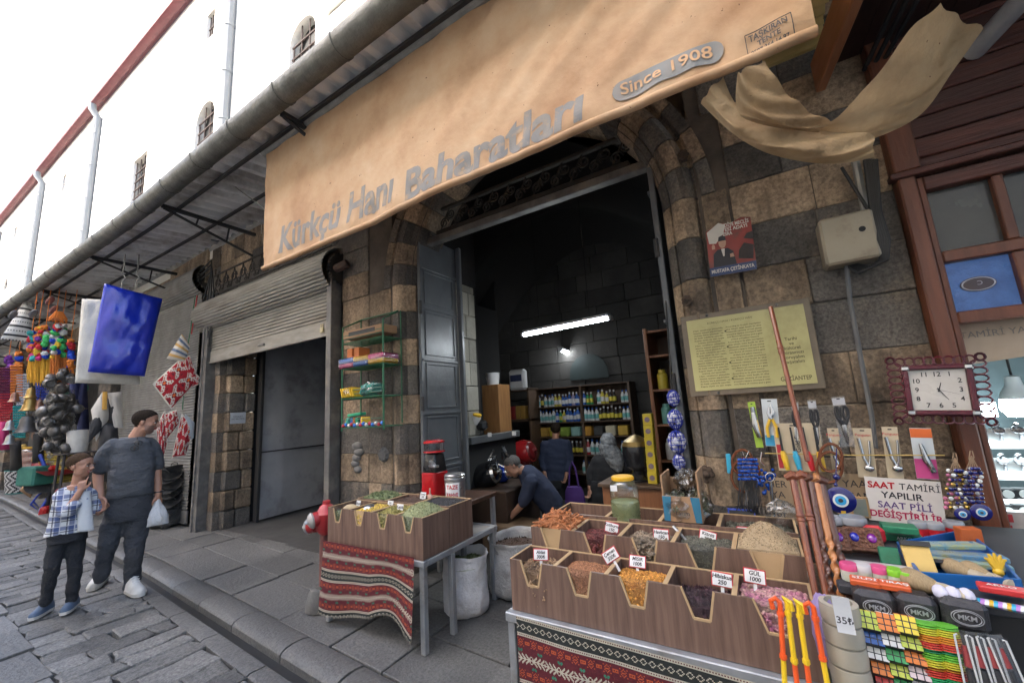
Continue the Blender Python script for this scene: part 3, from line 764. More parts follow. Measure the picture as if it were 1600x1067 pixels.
# lamps hanging in the shop
def tube_lamp(a,b,label,power):
    a=Vector(a);b=Vector(b); t=thing('tube_lamp',label,'lamp',(a+b)/2,'ceiling tube lamps in the shop')
    d=(b-a).normalized()
    m=MB(); 
    s_=d.cross(Vector((0,0,1))).normalized(); L=(b-a).length
    Mx=Matrix(((d.x,s_.x,0,((a+b)/2).x),(d.y,s_.y,0,((a+b)/2).y),(d.z,s_.z,1,((a+b)/2).z),(0,0,0,1)))
    m.box((0,0,0),(L,.075,.035),bev=.012,M=Mx); m.build('diffuser',mat('lit tube',(.9,.95,1),rough=.4,emit=(.88,.95,1,power)),t)
    m=MB(); m.box((0,0,.035),(L+.02,.09,.034),bev=.006,M=Mx); 
    for sx in(-1,1): m.box((sx*(L/2+.02),0,.0),(.04,.085,.06),bev=.008,M=Mx)
    m.build('housing',mat('lamp housing',(.55,.56,.58),rough=.4),t)
    m=MB()
    for f in(.2,.8): p=a.lerp(b,f); m.cyl((p.x,p.y,p.z+.05),(p.x,p.y,4.3),.004,5)
    m.build('hanging_wire',black,t)
    return t
tube_lamp(G(820,523,2.44),G(951,497,2.44),'long bright tube lamp nearer the arch in the dark vault',11)
tube_lamp(G(876,547,2.5),G(897,555,2.5),'short bright tube lamp deeper in the dark vault',11)
# ================================================================ wooden watch shop on the right
redwood=mat('dark red stained wood',(.10,.026,.014),(.045,.013,.008),scale=4,rough=.5,aniso=(.6,6,6),bump=.25,bscale=12,isl=.25,dirt=(.05,.02,.014),dscale=1.5)
postwood=mat('orange brown stained wood',(.17,.052,.022),(.09,.028,.013),scale=4,rough=.45,aniso=(6,6,.6),bump=.2,bscale=12,isl=.15)
ws=thing('watch_shop_front','dark red wooden shop front with blue panes and a lit watch window','shopfront',(1.9,2.9,0))
M_=MB(); z=2.58; rn=random.Random(4)
while z<4.4:
    h=.115; M_.bb(.83,4.5,2.86-rn.uniform(0,.004),2.92,z+.003,z+h-.003,bev=.006); z+=h
M_.build('plank_cladding',redwood,ws,smooth=30)
M_=MB(); M_.bb(.79,.90,2.80,2.92,2.62,4.3,bev=.008); M_.build('upper_post',postwood,ws)
M_=MB(); M_.bb(.80,.87,2.81,2.93,0,2.60,bev=.008); M_.bb(.875,.905,2.84,2.93,0,2.58,bev=.006); M_.build('lower_post',postwood,ws)
M_=MB(); M_.bb(.77,4.5,2.79,2.86,2.585,2.62,bev=.006); M_.bb(.90,4.5,2.83,2.9,2.50,2.575,bev=.006); M_.build('ledge',redwood,ws)
fx=MB()
zr=[2.13,1.81]
for z in zr: fx.bb(.905,4.4,2.84,2.92,z-.03,z+.03,bev=.006)
for x in(1.16,1.5,1.84,2.2): fx.bb(x-.02,x+.02,2.845,2.915,1.842,2.098,bev=.005); fx.bb(x-.02,x+.02,2.845,2.915,2.162,2.498,bev=.005)
fx.build('window_frame',postwood,ws)
M_=MB()
for a,b in((.906,1.14),(1.18,1.48),(1.52,1.82),(1.86,2.18)): M_.bb(a,b,2.885,2.895,2.162,2.498)
M_.build('dark_pane',mat('dusty dark pane',(.035,.037,.035),(.06,.06,.055),rough=.25,scale=3),ws,smooth=0)
blueglass=mat('glowing blue foil',(.05,.115,.28),(.015,.04,.13),scale=9,rough=.3,bump=.6,bscale=20,emit=(.12,.28,.75,.02))  # faint blue glow put into the pane material
for a,b in((.906,1.14),(1.18,1.48),(1.52,1.82),(1.86,2.18)):
    M_=MB(); M_.bb(a,b,2.885,2.895,1.842,2.098); M_.build('blue_pane',blueglass,ws,smooth=0)
M_=MB(); c=Vector((1.015,2.878,1.972)); 
def disc(mb,c,rx,rz,th,mi=0,n=28,y0=0):
    mb.loft([[(c[0]+rx*math.cos(-2*math.pi*i/n),c[1]+q,c[2]+rz*math.sin(-2*math.pi*i/n)) for i in range(n)] for q in(y0+th,y0)],mi=mi)
disc(M_,c,.064,.038,.004,0,y0=.003); disc(M_,c,.060,.034,.004,1,y0=.0); disc(M_,c,.054,.030,.003,0,y0=-.001)
text_mb(M_,'Ↄ' if False else 'C',.03,face_M((1.02,2.8755,1.975),(-1,0,.0),(0,0,1)),mi=1)
M_.build('oval_sticker',[mat('sticker dark',(.03,.025,.05),(.06,.035,.03),rough=.4),mat('sticker silver',(.45,.45,.5),rough=.4)],ws,smooth=0)
# wooden eave over the watch shop
ea=thing('wooden_eave','dark wooden eave roof with an orange brown fascia board over the watch shop','roof',(1.7,2.2,3.4))
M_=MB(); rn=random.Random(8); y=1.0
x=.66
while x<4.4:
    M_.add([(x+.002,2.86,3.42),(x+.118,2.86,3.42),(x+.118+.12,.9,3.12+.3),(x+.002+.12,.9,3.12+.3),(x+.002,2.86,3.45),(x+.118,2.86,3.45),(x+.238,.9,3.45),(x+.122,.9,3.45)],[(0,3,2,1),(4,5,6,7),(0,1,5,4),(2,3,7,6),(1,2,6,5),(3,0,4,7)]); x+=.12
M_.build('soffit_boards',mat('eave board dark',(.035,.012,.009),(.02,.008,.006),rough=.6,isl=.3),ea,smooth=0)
M_=MB()
def board(mb,a,b,wd,ht,mi=0):
    a=Vector(a);b=Vector(b); d=(b-a).normalized(); s_=d.cross(Vector((0,0,1))).normalized(); u=s_.cross(d); L=(b-a).length; c=(a+b)/2
    Mx=Matrix(((d.x,s_.x,u.x,c.x),(d.y,s_.y,u.y,c.y),(d.z,s_.z,u.z,c.z),(0,0,0,1)))
    mb.box((0,0,0),(L,wd,ht),bev=min(wd,ht)*.12,M=Mx,mi=mi)
board(M_,(.575,2.85,3.37),(.80,1.0,3.37),.05,.20); M_.build('fascia_board',mat('fresh stained wood',(.36,.15,.07),(.24,.09,.04),scale=5,rough=.45,aniso=(3,.5,3)),ea)
M_=MB(); M_.grid(lambda u,v:(lerp(.30,.60,u)+.10*v+.01*math.sin(v*31),lerp(2.85,.9,v),3.56+.018*math.sin(v*2*math.pi*26)),6,210)
ys=bpy.data.materials.new('yellow translucent sheet'); ys.use_nodes=True; cloth_mat(ys,(.85,.75,.40),(.75,.62,.3),(.6,.48,.2),.6)
M_.build('translucent_sheet',ys,ea,smooth=60)
M_=MB(); M_.cyl((1.20,2.85,3.18),(1.34,2.3,3.2),.045,12); M_.build('grey_pipe',mat('grey pvc',(.42,.42,.42)),ea)
M_=MB()
for k in range(3): M_.tube([(.78+.04*k,2.84,3.3-.0*k),(.84+.05*k,2.3,3.33),(.95+.05*k,1.4,3.36)],.012,6)
M_.build('cable',black,ea)
# torn awning cloth
tcl=bpy.data.materials.new('torn awning cloth'); tcl.use_nodes=True; cloth_mat(tcl,(.50,.39,.25),(.42,.30,.17),(.26,.16,.08),.45,1.0,.05,9)
torn=thing('torn_awning','torn beige awning cloth sagging in a loop under the wooden eave','awning',(.5,2.2,2.9))
def ribbon(rows,name,n=40):
    # rows: list of edge paths, each a list of (px,py,Y)
    R=[]
    for r in rows:
        pts=[A(a,b,c) for a,b,c in r]; out=[]
        k=len(pts)-1
        for i in range(n+1):
            t=i/n*k; j=min(int(t),k-1); f=t-j
            p0=pts[max(j-1,0)];p1=pts[j];p2=pts[j+1];p3=pts[min(j+2,k)]
            out.append(.5*((2*p1)+(p2-p0)*f+(2*p0-5*p1+4*p2-p3)*f*f+(3*p1-p0-3*p2+p3)*f**3))
        R.append(out)
    m=MB(); vs=[];fs=[]; q=6; rr=len(R)
    full=[]
    for i in range(rr-1):
        for s_ in range(q):
            full.append([R[i][k].lerp(R[i+1][k],s_/q)+Vector((0,.012*math.sin(k*.5+s_),0)) for k in range(n+1)])
    full.append(R[-1])
    for r in full: vs+=r
    for i in range(len(full)-1):
        for k in range(n): a=i*(n+1)+k; fs.append((a,a+1,a+n+2,a+n+1))
    m.add(vs,fs); return m.build(name,tcl,torn,smooth=180)
ribbon([[(1470,5,2.0),(1420,50,2.0),(1360,130,2.05),(1300,188,2.1),(1260,200,2.15)],[(1500,30,2.2),(1450,130,2.2),(1390,175,2.2),(1330,215,2.2),(1270,212,2.2)],[(1537,45,2.25),(1490,110,2.25),(1440,178,2.25),(1370,215,2.25),(1290,236,2.2)]],'hanging_flap')
ribbon([[(1195,95,1.95),(1225,140,2.0),(1262,172,2.05),(1302,192,2.1)],[(1160,110,1.95),(1175,160,2.0),(1225,196,2.05),(1280,205,2.1)],[(1152,118,1.93),(1150,160,1.95),(1162,185,2.0),(1215,200,2.08)]],'lit_fold')
ribbon([[(1130,120,2.08),(1155,170,2.1),(1200,192,2.1),(1260,200,2.12),(1340,208,2.15),(1368,212,2.15)],[(1108,140,2.05),(1135,190,2.05),(1190,222,2.06),(1250,236,2.08),(1320,240,2.1),(1364,228,2.12)],[(1095,162,2.1),(1140,205,2.1),(1190,236,2.12),(1250,252,2.15),(1310,256,2.15),(1366,246,2.15)]],'sagging_loop')
# ================================================================ spice stands
walnut=mat('walnut laminate',(.20,.125,.092),(.085,.047,.034),scale=4.5,rough=.42,aniso=(9,9,.6),bump=.08,bscale=20,isl=.10)
mdf=mat('cut board edge',(.46,.32,.17),(.38,.25,.13),rough=.7)
def clearmat(name,tint,fac,rough=.1,bump=0):
    m=bpy.data.materials.new(name); m.use_nodes=True; n=m.node_tree.nodes; l=m.node_tree.links; n.remove(n['Principled BSDF']); out=n['Material Output']
    tr=n.new('ShaderNodeBsdfTransparent'); tr.inputs[0].default_value=(*tint,1); gl=n.new('ShaderNodeBsdfGlossy'); gl.inputs['Roughness'].default_value=rough
    lw=n.new('ShaderNodeLayerWeight'); lw.inputs[0].default_value=.35; mr=n.new('ShaderNodeMapRange'); mr.inputs[3].default_value=fac; mr.inputs[4].default_value=min(1,fac*8); l.new(lw.outputs['Fresnel'],mr.inputs[0])
    ms=n.new('ShaderNodeMixShader'); l.new(mr.outputs[0],ms.inputs[0]); l.new(tr.outputs[0],ms.inputs[1]); l.new(gl.outputs[0],ms.inputs[2]); l.new(ms.outputs[0],out.inputs[0])
    if bump:
        tc=n.new('ShaderNodeTexCoord'); nz=n.new('ShaderNodeTexNoise'); nz.inputs['Scale'].default_value=bump; nz.inputs['Detail'].default_value=5; l.new(tc.outputs['Object'],nz.inputs['Vector']); bp=n.new('ShaderNodeBump'); bp.inputs['Strength'].default_value=1; bp.inputs['Distance'].default_value=.02; l.new(nz.outputs[0],bp.inputs['Height']); l.new(bp.outputs[0],gl.inputs['Normal']); l.new(bp.outputs[0],lw.inputs['Normal'])
    return m
acryl=clearmat('clear acrylic',(.93,.93,.93),.04)
galv=mat('grey square tube',(.34,.35,.36),(.25,.26,.27),scale=8,rough=.45,metal=.35,dirt=(.2,.19,.18),dscale=6)
redtag=mat('red tag border',(.5,.03,.04),rough=.5); whitetag=mat('white card',(.75,.75,.74),rough=.6)
SP={}
def spice(name,c1,c2,**k): return mat(name,c1,c2,scale=30,rough=.85,isl=.45,bump=.3,**k)
def grain(mb,p,kind,rn,s):
    x,y,z=p
    R=Euler((rn.uniform(0,6.3),rn.uniform(0,6.3),rn.uniform(0,6.3))).to_matrix().to_4x4()
    if kind=='seed':   # octahedron
        T=Matrix.Translation((x,y,z))@R@Matrix.Diagonal((s,s*.8,s*.7,1))
        mb.add([(1,0,0),(-1,0,0),(0,1,0),(0,-1,0),(0,0,1),(0,0,-1)],[(0,2,4),(2,1,4),(1,3,4),(3,0,4),(2,0,5),(1,2,5),(3,1,5),(0,3,5)],0,T)
    elif kind=='flake':
        T=Matrix.Translation((x,y,z))@R@Matrix.Diagonal((s*1.4,s*.7,s*.15,1))
        mb.add([(1,0,0),(0,1,.6),(-1,0,0),(0,-1,.6),(0,0,-.3)],[(0,1,4),(1,2,4),(2,3,4),(3,0,4),(0,3,2,1)],0,T)
    elif kind=='stick':
        d=R@Vector((0,0,1)); d.z*=.45; d.normalize(); L=s*rn.uniform(2.5,5)
        mb.tube([Vector(p)-d*L/2,Vector(p)+Vector((0,0,s*.3)),Vector(p)+d*L/2],s*rn.uniform(.22,.42),5)
    elif kind=='bud':
        T=Matrix.Translation((x,y,z))@R
        mb.sphere((0,0,0),s,6,5,sc=(.75,.75,1.15),M=T)
def heap(name,label,x0,x1,y0,y1,zb,hz,m,kind,n,s,seed,peak=.5,mi=None,cat='spice'):
    rn=random.Random(seed); mb=MB()
    def hf(x,y):
        u=(x-x0)/(x1-x0);v=(y-y0)/(y1-y0)
        b=max(0,math.sin(math.pi*max(0,min(1,u))))**peak*max(0,math.sin(math.pi*max(0,min(1,v))))**peak
        return zb+hz*b+.006*pnoise(Vector((x*30,y*30,seed)))
    mb.grid(lambda u,v:(lerp(x0,x1,u),lerp(y0,y1,v),hf(lerp(x0,x1,u),lerp(y0,y1,v))),16,16)
    base=len(mb.f)
    # front skirt so the acrylic window shows the spice behind it
    mb.add([(x0,y0,zb-.13),(x1,y0,zb-.13),(x1,y0,zb+.005),(x0,y0,zb+.005)],[(0,1,2,3)])
    for i in range(n):
        x=lerp(x0,x1,rn.uniform(.02,.98));y=lerp(y0,y1,rn.uniform(.02,.98)); grain(mb,(x,y,hf(x,y)+s*.25),kind,rn,s*rn.uniform(.7,1.25))
    for i in range(0 if kind=='stick' and s>.014 else n//4):
        grain(mb,(lerp(x0,x1,rn.uniform(.15,.8)),y0-s*.1,zb-rn.uniform(0,.12)),kind,rn,s*rn.uniform(.7,1.2))
    o=mb.build(name,m,smooth=0); tag(o,label,cat,kind='stuff'); return o
def bin_(label,x0,x1,y0,y1,z0,z1,notch=True,plug=False,ndep=.105,nt=(.24,.72),nb=(.38,.62)):
    t=thing('spice_bin',label,'bin',((x0+x1)/2,(y0+y1)/2,z0),'walnut spice bins on the stands')
    w=x1-x0; th=.012
    pts=[(x0,z0),(x1,z0),(x1,z1)]
    if notch: pts+=[(x0+w*nt[1],z1),(x0+w*nb[1],z1-ndep),(x0+w*nb[0],z1-ndep),(x0+w*nt[0],z1)]
    pts+=[(x0,z1)]
    m=MB()
    # front panel in convex pieces
    if notch:
        xa,xb,xc,xd=x0+w*nt[0],x0+w*nb[0],x0+w*nb[1],x0+w*nt[1]
        m.prism([(x0,z0),(xb,z0),(xb,z1-ndep),(xa,z1),(x0,z1)],y0,y0+th); m.prism([(xb,z0),(xc,z0),(xc,z1-ndep),(xb,z1-ndep)],y0,y0+th); m.prism([(xc,z0),(x1,z0),(x1,z1),(xd,z1),(xc,z1-ndep)],y0,y0+th)
    else: m.prism(pts,y0,y0+th)
    m.build('front_panel',walnut,t,smooth=0)
    m=MB(); m.bb(x0+.0015,x0+.009,y0+th+.001,y1-th,z0,z1-.001); m.bb(x1-.009,x1-.0015,y0+th+.001,y1-th,z0,z1-.001); m.bb(x0+.001,x1-.001,y1-th,y1,z0,z1-.001); m.bb(x0+.001,x1-.001,y0+th,y1-th,z0,z0+.008)
    m.build('side_boards',walnut,t,smooth=0)
    m=MB()
    if notch:
        e=.0035
        for (a,b) in(((xa,z1),(xb,z1-ndep)),((xb,z1-ndep),(xc,z1-ndep)),((xc,z1-ndep),(xd,z1))): m.tube([(a[0],y0+th/2-.002,a[1]),(b[0],y0+th/2-.002,b[1])],th*.48,4)
    m.bb(x0,x1,y1-th,y1,z1+.0005,z1+.003); m.bb(x0,x0+.009,y0,y1-th-.001,z1+.0005,z1+.0025); m.bb(x1-.009,x1,y0,y1-th-.001,z1+.0005,z1+.0025)
    m.build('cut_edges',mdf,t,smooth=0)
    if notch:
        m=MB(); m.prism([(xb,z1-ndep),(xc,z1-ndep),(xd,z1-.003),(xa,z1-.003)],y0+th+.0005,y0+th+.0025); m.build('window' if not plug else 'plug_board',mdf if plug else acryl,t,smooth=0)
    return t
def price_tag(x,y,z,txt,label,tilt=0.,w=.075,h=.052,lean=-.25,yaw=0.,red=True):
    t=thing('price_tag',label,'price tag',(x,y,z),'price tags stuck in the spices')
    Mx=Matrix.Translation((x,y,z))@Euler((lean,0,yaw)).to_matrix().to_4x4()@Matrix.Rotation(tilt,4,'Y')
    m=MB(); m.box((0,0,0),(w,.002,h),bev=.0008,M=Mx,mi=0); m.box((0,-.0015,0),(w-.008,.002,h-.008),M=Mx,mi=1); m.build('card',[redtag if red else whitetag,whitetag],t)
    m=MB(); m.box((0,0.003,-h*.5-.02),(.012,.0015,.05),M=Mx); m.build('stem',whitetag,t)
    m=MB(); lines=txt.split('|')
    for i,s in enumerate(lines):
        zz=(.5-(i+.5)/len(lines))*(h-.012); text_mb(m,s,(h-.010)/len(lines)*.95,Mx@face_M((0,-.0032,zz)),bold=.0006,shear=.15)
    m.build('lettering',ink,t,smooth=0)
    return t
kil=[mat('kilim maroon',(.11,.008,.014),(.075,.006,.012),scale=60,rough=.95,bump=.4,bscale=300),mat('kilim orange',(.44,.08,.02),(.33,.055,.016),scale=60,rough=.95,bump=.4,bscale=300),mat('kilim cream',(.47,.43,.34),(.38,.34,.27),scale=60,rough=.95,bump=.4,bscale=300),mat('kilim black',(.012,.016,.013),(.02,.022,.02),scale=60,rough=.95,bump=.4,bscale=300),mat('kilim green',(.03,.17,.10),(.02,.12,.08),scale=60,rough=.95)]
OR=["X..X..X.......","..X.X.........",".X...X..XXXXX.","..XXX...X.X.X.",".X...X..XXXXX.","..X.X.........","X..X..X......."]
CRm=["X...X...X..........X...X...X.","XX..XX..XX...XX...XX..XX..XX.",".XX..XX..XX.X..X.XX..XX..XX..","..XX..XX..XXX..XXX..XX..XX..X","XXXXXXXXXXXXXXXXXXXXXXXXXXXXX","..XX..XX..XXX..XXX..XX..XX..X",".XX..XX..XX.X..X.XX..XX..XX..","XX..XX..XX...XX...XX..XX..XX.","X...X...X..........X...X...X."]
GRm=["XX.XX","XXXXX",".X.X."]
WH=[".......","X.....X",".X...X.","..X.X..",".X...X.","X.....X","......."]
def kilim_rows():
    R=[]
    R+=[('f',0)]*2+[('o',i) for i in range(7)]+[('f',0)]*2+[('g',i) for i in range(3)]+[('f',0)]+[('c',i) for i in range(9)]+[('f',0)]+[('h',i) for i in range(3)]+[('f',0)]+[('o',i) for i in range(7)]+[('f',0)]*2
    R+=[('f',2)]+[('s',0)]+[('f',2)]+[('f',3)]*2+[('w',i) for i in range(7)]+[('f',3)]*2+[('f',2)]+[('s',0)]+[('f',2)]
    return R
KR=kilim_rows()
def kcol(c,r,off=0):
    k,i=KR[(r+off)%len(KR)]
    if k=='f': return i
    if k=='o': return 1 if OR[i][c%14]=='X' else 0
    if k=='c': return 2 if CRm[i][c%29]=='X' else 0
    if k in'gh':
        q=(c+(7 if k=='h' else 0))%21
        i2=i if k=='g' else 2-i
        return 4 if q<5 and GRm[i2][q]=='X' else 0
    if k=='w': return 2 if WH[i][c%7]=='X' else 3
    if k=='s': return 2 if c%2 else 0
def kilim(name,label,fn,nc,nr,off):
    m=MB(); m.grid(fn,nc,nr,mi=lambda i,j:kcol(i,j,off)); 
    rn=random.Random(nc)
    # fringe and selvedge
    for i in range(0,nc,2):
        p=Vector(fn(i/nc,1)); m.tube([p,p+Vector((rn.uniform(-.004,.004),rn.uniform(-.004,.004),-.014))],.0014,3,mi=2)
    o=m.build(name,kil,smooth=180); return tag(o,label,'kilim')
# ---- stand on the left of the arch
T1=dict(x0=-2.98,x1=-1.96,y0=2.01,y1=2.86,z=.553)
def table(label,x0,x1,y0,y1,z,legs,floor=.018):
    t=thing('stand_table',label,'table',((x0+x1)/2,(y0+y1)/2,floor))
    m=MB(); 
    for a in(y0,y1-.04): m.bb(x0,x1,a,a+.04,z-.04,z,bev=.004)
    for a in(x0,x1-.04): m.bb(a,a+.04,y0+.041,y1-.041,z-.04,z-.001,bev=.004)
    m.build('frame',galv,t)
    m=MB(); m.bb(x0+.041,x1-.041,y0+.041,y1-.041,z-.03,z-.005); m.build('top',mat('plain board',(.3,.28,.25)),t,smooth=0)
    for lx,ly in legs:
        m=MB(); m.bb(lx-.02,lx+.02,ly-.02,ly+.02,floor,z-.041,bev=.004); m.build('leg',galv,t)
    return t
table('grey steel table carrying the smaller spice bins beside the red hydrant',-3.0,-1.965,2.01,2.86,.57,[(-2.0,2.04),(-1.985,2.30),(-2.97,2.04),(-2.0,2.83)])
xs=[-2.965+i*(.995/4) for i in range(5)]
lab1=['smaller stand bin with dark green herb behind its notch','smaller stand bin with yellow flowers and a plywood plug','smaller stand bin with mixed yellow blossom tea','smaller stand bin at the corner heaped with pale green herb']
for i in range(4): bin_('walnut '+lab1[i],xs[i],xs[i+1],2.01,2.275,.575,.832,plug=(i==1),ndep=.10,nt=(.25,.68),nb=(.37,.56))
xb=[-2.965,-2.63,-2.30,-1.97]
lab2=['back bin of the smaller stand with grey green leaves','back bin of the smaller stand with ground brown spice','back bin of the smaller stand with black pepper seeds']
for i in range(3): bin_('walnut '+lab2[i],xb[i],xb[i+1],2.28,2.54,.575,.842,notch=False)
g1=spice('dried sage',(.20,.24,.12),(.14,.17,.08)); g2=spice('yellow blossom',(.55,.38,.06),(.42,.30,.08)); g3=spice('blossom tea',(.48,.42,.15),(.30,.27,.10)); g4=spice('pale thyme',(.32,.34,.18),(.25,.27,.14)); g5=spice('brown ground spice',(.07,.04,.028),(.05,.03,.02)); g6=spice('black seed',(.035,.035,.04),(.06,.06,.062))
heap('spice_heap','dark green dried herb in the leftmost front bin of the smaller stand',xs[0]+.012,xs[1]-.012,2.026,2.26,.785,.02,g1,'flake',500,.007,1)
heap('spice_heap','bright yellow dried flowers in the second front bin of the smaller stand',xs[1]+.012,xs[2]-.012,2.026,2.26,.80,.035,g2,'bud',330,.008,2)
heap('spice_heap','mixed yellow and green blossom tea in the third front bin of the smaller stand',xs[2]+.012,xs[3]-.012,2.026,2.26,.80,.04,g3,'flake',520,.010,3)
heap('spice_heap','tall pale green herb heap at the near corner of the smaller stand',xs[3]+.012,xs[4]-.012,2.026,2.26,.815,.075,g4,'flake',900,.006,4)
heap('spice_heap','grey green leaves heaped in the back left bin of the smaller stand',xb[0]+.012,xb[1]-.012,2.295,2.525,.82,.05,g1,'flake',500,.011,5)
heap('spice_heap','dark brown ground spice in the back middle bin of the smaller stand',xb[1]+.012,xb[2]-.012,2.295,2.525,.825,.01,g5,'seed',200,.004,6)
heap('spice_heap','black seeds in the back right bin of the smaller stand',xb[2]+.012,xb[3]-.012,2.295,2.525,.83,.012,g6,'seed',900,.006,7)
def tagat(px,py,Y,*a,**k): p=A(px,py,Y); return price_tag(p.x,p.y,p.z,*a,**k)
tagat(560,786,2.2,'Adaçayı','small white price tag over the yellow flowers on the smaller stand',w=.05,h=.04,red=False)
tagat(610,787,2.24,'Kış|Çayı','small white price tag over the blossom tea on the smaller stand',w=.06,h=.045,red=False)
tagat(625,792,2.12,'Kekik','small white price tag beside the pale green heap on the smaller stand',w=.065,h=.04,red=False)
tagat(661,774,2.45,'Sumak|100','white price tag stuck in the brown ground spice',w=.06,h=.05,red=False)
# steel bowl scoops
m_=MB(); p=A(578,797,2.12); m_.lathe([(.0,.045),(.03,.04),(.05,.022),(.058,0),(.055,0),(.047,.02),(.0,.038)],18,p); t_=m_.build('metal_scoop',mat('bright steel',(.6,.6,.6),(.5,.5,.5),rough=.2,metal=.9)); tag(t_,'upturned shiny steel scoop bowl on the yellow flowers','scoop')
m_=MB(); p=A(547,795,2.10); m_.lathe([(.0,.035),(.03,.03),(.05,.016),(.055,0),(.05,0),(.0,.03)],16,p); tag(m_.build('wooden_scoop',mat('pale scoop wood',(.5,.38,.22))),'pale wooden scoop lying at the left of the yellow flowers','scoop')
m_=MB(); p=A(672,778,2.45); m_.tube([p+Vector((0,0,.075)),p+Vector((0,0,.03))],.006,8); m_.lathe([(.0,-.01),(.022,-.005),(.026,.01),(.014,.03),(0,.03)],12,p,sy=.6); tag(m_.build('measuring_scoop',mat('pink clear plastic',(.5,.3,.25),rough=.3)),'small pinkish plastic scoop standing in the brown spice','scoop')
def k1(u,v):
    x=lerp(-2.985,-2.03,u); drop=lerp(.47,.45,u)+.03*math.sin(u*7+.5)*1-.05*max(0,math.sin((u-.55)*7))*(1 if u>.55 and u<.98 else 0)
    z=.595-v*drop; y=2.0-.012-.02*v*math.sin(u*13+1)-.015*v*math.sin(u*6+2*v)
    return (x,y,z)
kilim('kilim_cloth','red striped kilim cloth hanging on the smaller spice table beside the hydrant',k1,206,100,0)
# ---- stand in front of the right pier
table('grey steel table carrying the larger spice bins in front of the right pier',-1.165,.10,1.72,2.75,.553,[(-1.14,1.75),(-1.14,2.7),(.07,1.76),(.07,2.7)])
x5=[-1.14+i*.241 for i in range(6)]
L1=['front row bin of dried bark and roots, leftmost','front row bin of reddish brown grains','front row bin of golden yellow corn','front row bin of dark dried hibiscus','front row bin of pink rosebuds']
for i in range(5): bin_('walnut '+L1[i],x5[i],x5[i+1],1.75,1.955,.556,.78)
L2=['second row bin heaped with cinnamon sticks','second row bin of mixed dried berries','second row bin of pale twigs','second row bin of grey green seeds','second row bin heaped with sandy powder']
for i in range(5): bin_('walnut '+L2[i],x5[i],x5[i+1],1.975,2.205,.556,.868,plug=i in(0,4))
x3=[-1.14+.02,-.80,-.52,-.25,.065]
L3=['third row bin, nearly empty, left of the jar','third row bin under the tall jar','third row bin under the cardboard box of dried flowers','third row bin behind the sandy heap']
for i in range(4): bin_('walnut '+L3[i],x3[i],x3[i+1],2.215,2.46,.556,.885,notch=False)
sA=spice('dried roots',(.34,.22,.12),(.20,.12,.07)); sB=spice('red grain',(.42,.20,.10),(.30,.14,.07)); sC=spice('golden corn',(.60,.30,.06),(.48,.20,.04)); sD=spice('dark hibiscus',(.05,.02,.028),(.085,.04,.05)); sE=spice('rosebud pink',(.36,.11,.20),(.42,.30,.22)); sF=spice('cinnamon bark',(.42,.17,.065),(.32,.11,.04)); sG=spice('dried berries',(.16,.03,.025),(.09,.03,.03)); sH=spice('pale twigs',(.26,.20,.14),(.18,.14,.10)); sI=spice('grey seeds',(.10,.10,.075),(.15,.14,.11)); sJ=spice('sandy powder',(.36,.27,.16),(.30,.22,.13))
def hp(i,row,label,m,kind,n,s,zb,hz,seed,**k):
    y0,y1=((1.766,1.94),(1.991,2.19))[row]
    return heap('spice_heap',label,x5[i]+.012,x5[i+1]-.012,y0,y1,zb,hz,m,kind,n,s,seed,**k)
hp(0,0,'dried roots and bark pieces in the leftmost front bin of the larger stand',sA,'stick',170,.011,.715,.02,11)
hp(1,0,'reddish brown grains in the second front bin of the larger stand',sB,'seed',1300,.0048,.738,.02,12)
hp(2,0,'golden yellow corn kernels in the middle front bin of the larger stand',sC,'seed',900,.0075,.738,.012,13)
hp(3,0,'dark purple dried hibiscus in the fourth front bin of the larger stand',sD,'flake',420,.010,.705,.015,14)
hp(4,0,'pink and cream rosebuds in the rightmost front bin of the larger stand',sE,'bud',650,.0085,.745,.015,15)
hp(0,1,'orange brown cinnamon sticks piled high in the second row',sF,'stick',240,.0150,.858,.06,16,peak=.8)
hp(1,1,'dark red dried berries in the second row next to the cinnamon',sG,'bud',420,.009,.815,.015,17)
hp(2,1,'pale brown twigs in the second row bin with a tilted tag',sH,'stick',210,.013,.815,.02,18)
hp(3,1,'grey green seeds with a metal scoop in the second row',sI,'seed',1100,.005,.835,.015,19)
hp(4,1,'tall sandy coloured powder heap at the right end of the second row',sJ,'seed',1500,.0032,.868,.085,20,peak=.9)
heap('spice_heap','pale seeds at the bottom of the third row bin left of the jar',x3[0]+.012,x3[1]-.012,2.228,2.45,.80,.02,sH,'flake',200,.008,21)
heap('spice_heap','orange and green spice in the third row bin behind the jar',x3[1]+.012,x3[2]-.012,2.228,2.45,.80,.03,g2,'flake',260,.010,22)
heap('spice_heap','dark herb in the third row bin behind the sandy heap',x3[3]+.012,x3[4]-.012,2.228,2.45,.84,.03,sI,'flake',300,.008,23)
tagat(845,866,1.83,'Ahlat|300₺','red bordered price tag in the dried roots',yaw=.3)
tagat(954,867,1.87,'Çemen|350₺','red bordered price tag tilted over the reddish grains',tilt=-.6)
tagat(996,877,1.93,'MISIR|100₺','brownish worn price tag leaning behind the golden corn',lean=-.5)
tagat(1128,905,1.83,'Hibiskus|250','red bordered price tag in the dark hibiscus',tilt=.05)
tagat(1179,900,1.88,'GÜL|1000','red bordered price tag in the rosebuds',tilt=.06)
tagat(956,824,2.13,'Kuşburnu|150','red bordered price tag in the dried berries',tilt=.15)
tagat(1033,835,2.10,'Havlıcan|150','red bordered price tag in the pale twigs',tilt=.0)
tagat(1106,838,2.15,'Kişniş|200','red bordered price tag in the grey green seeds',tilt=.2)
tagat(1166,832,2.25,'Kimyon|200','worn reddish price tag behind the sandy heap',tilt=-.05)
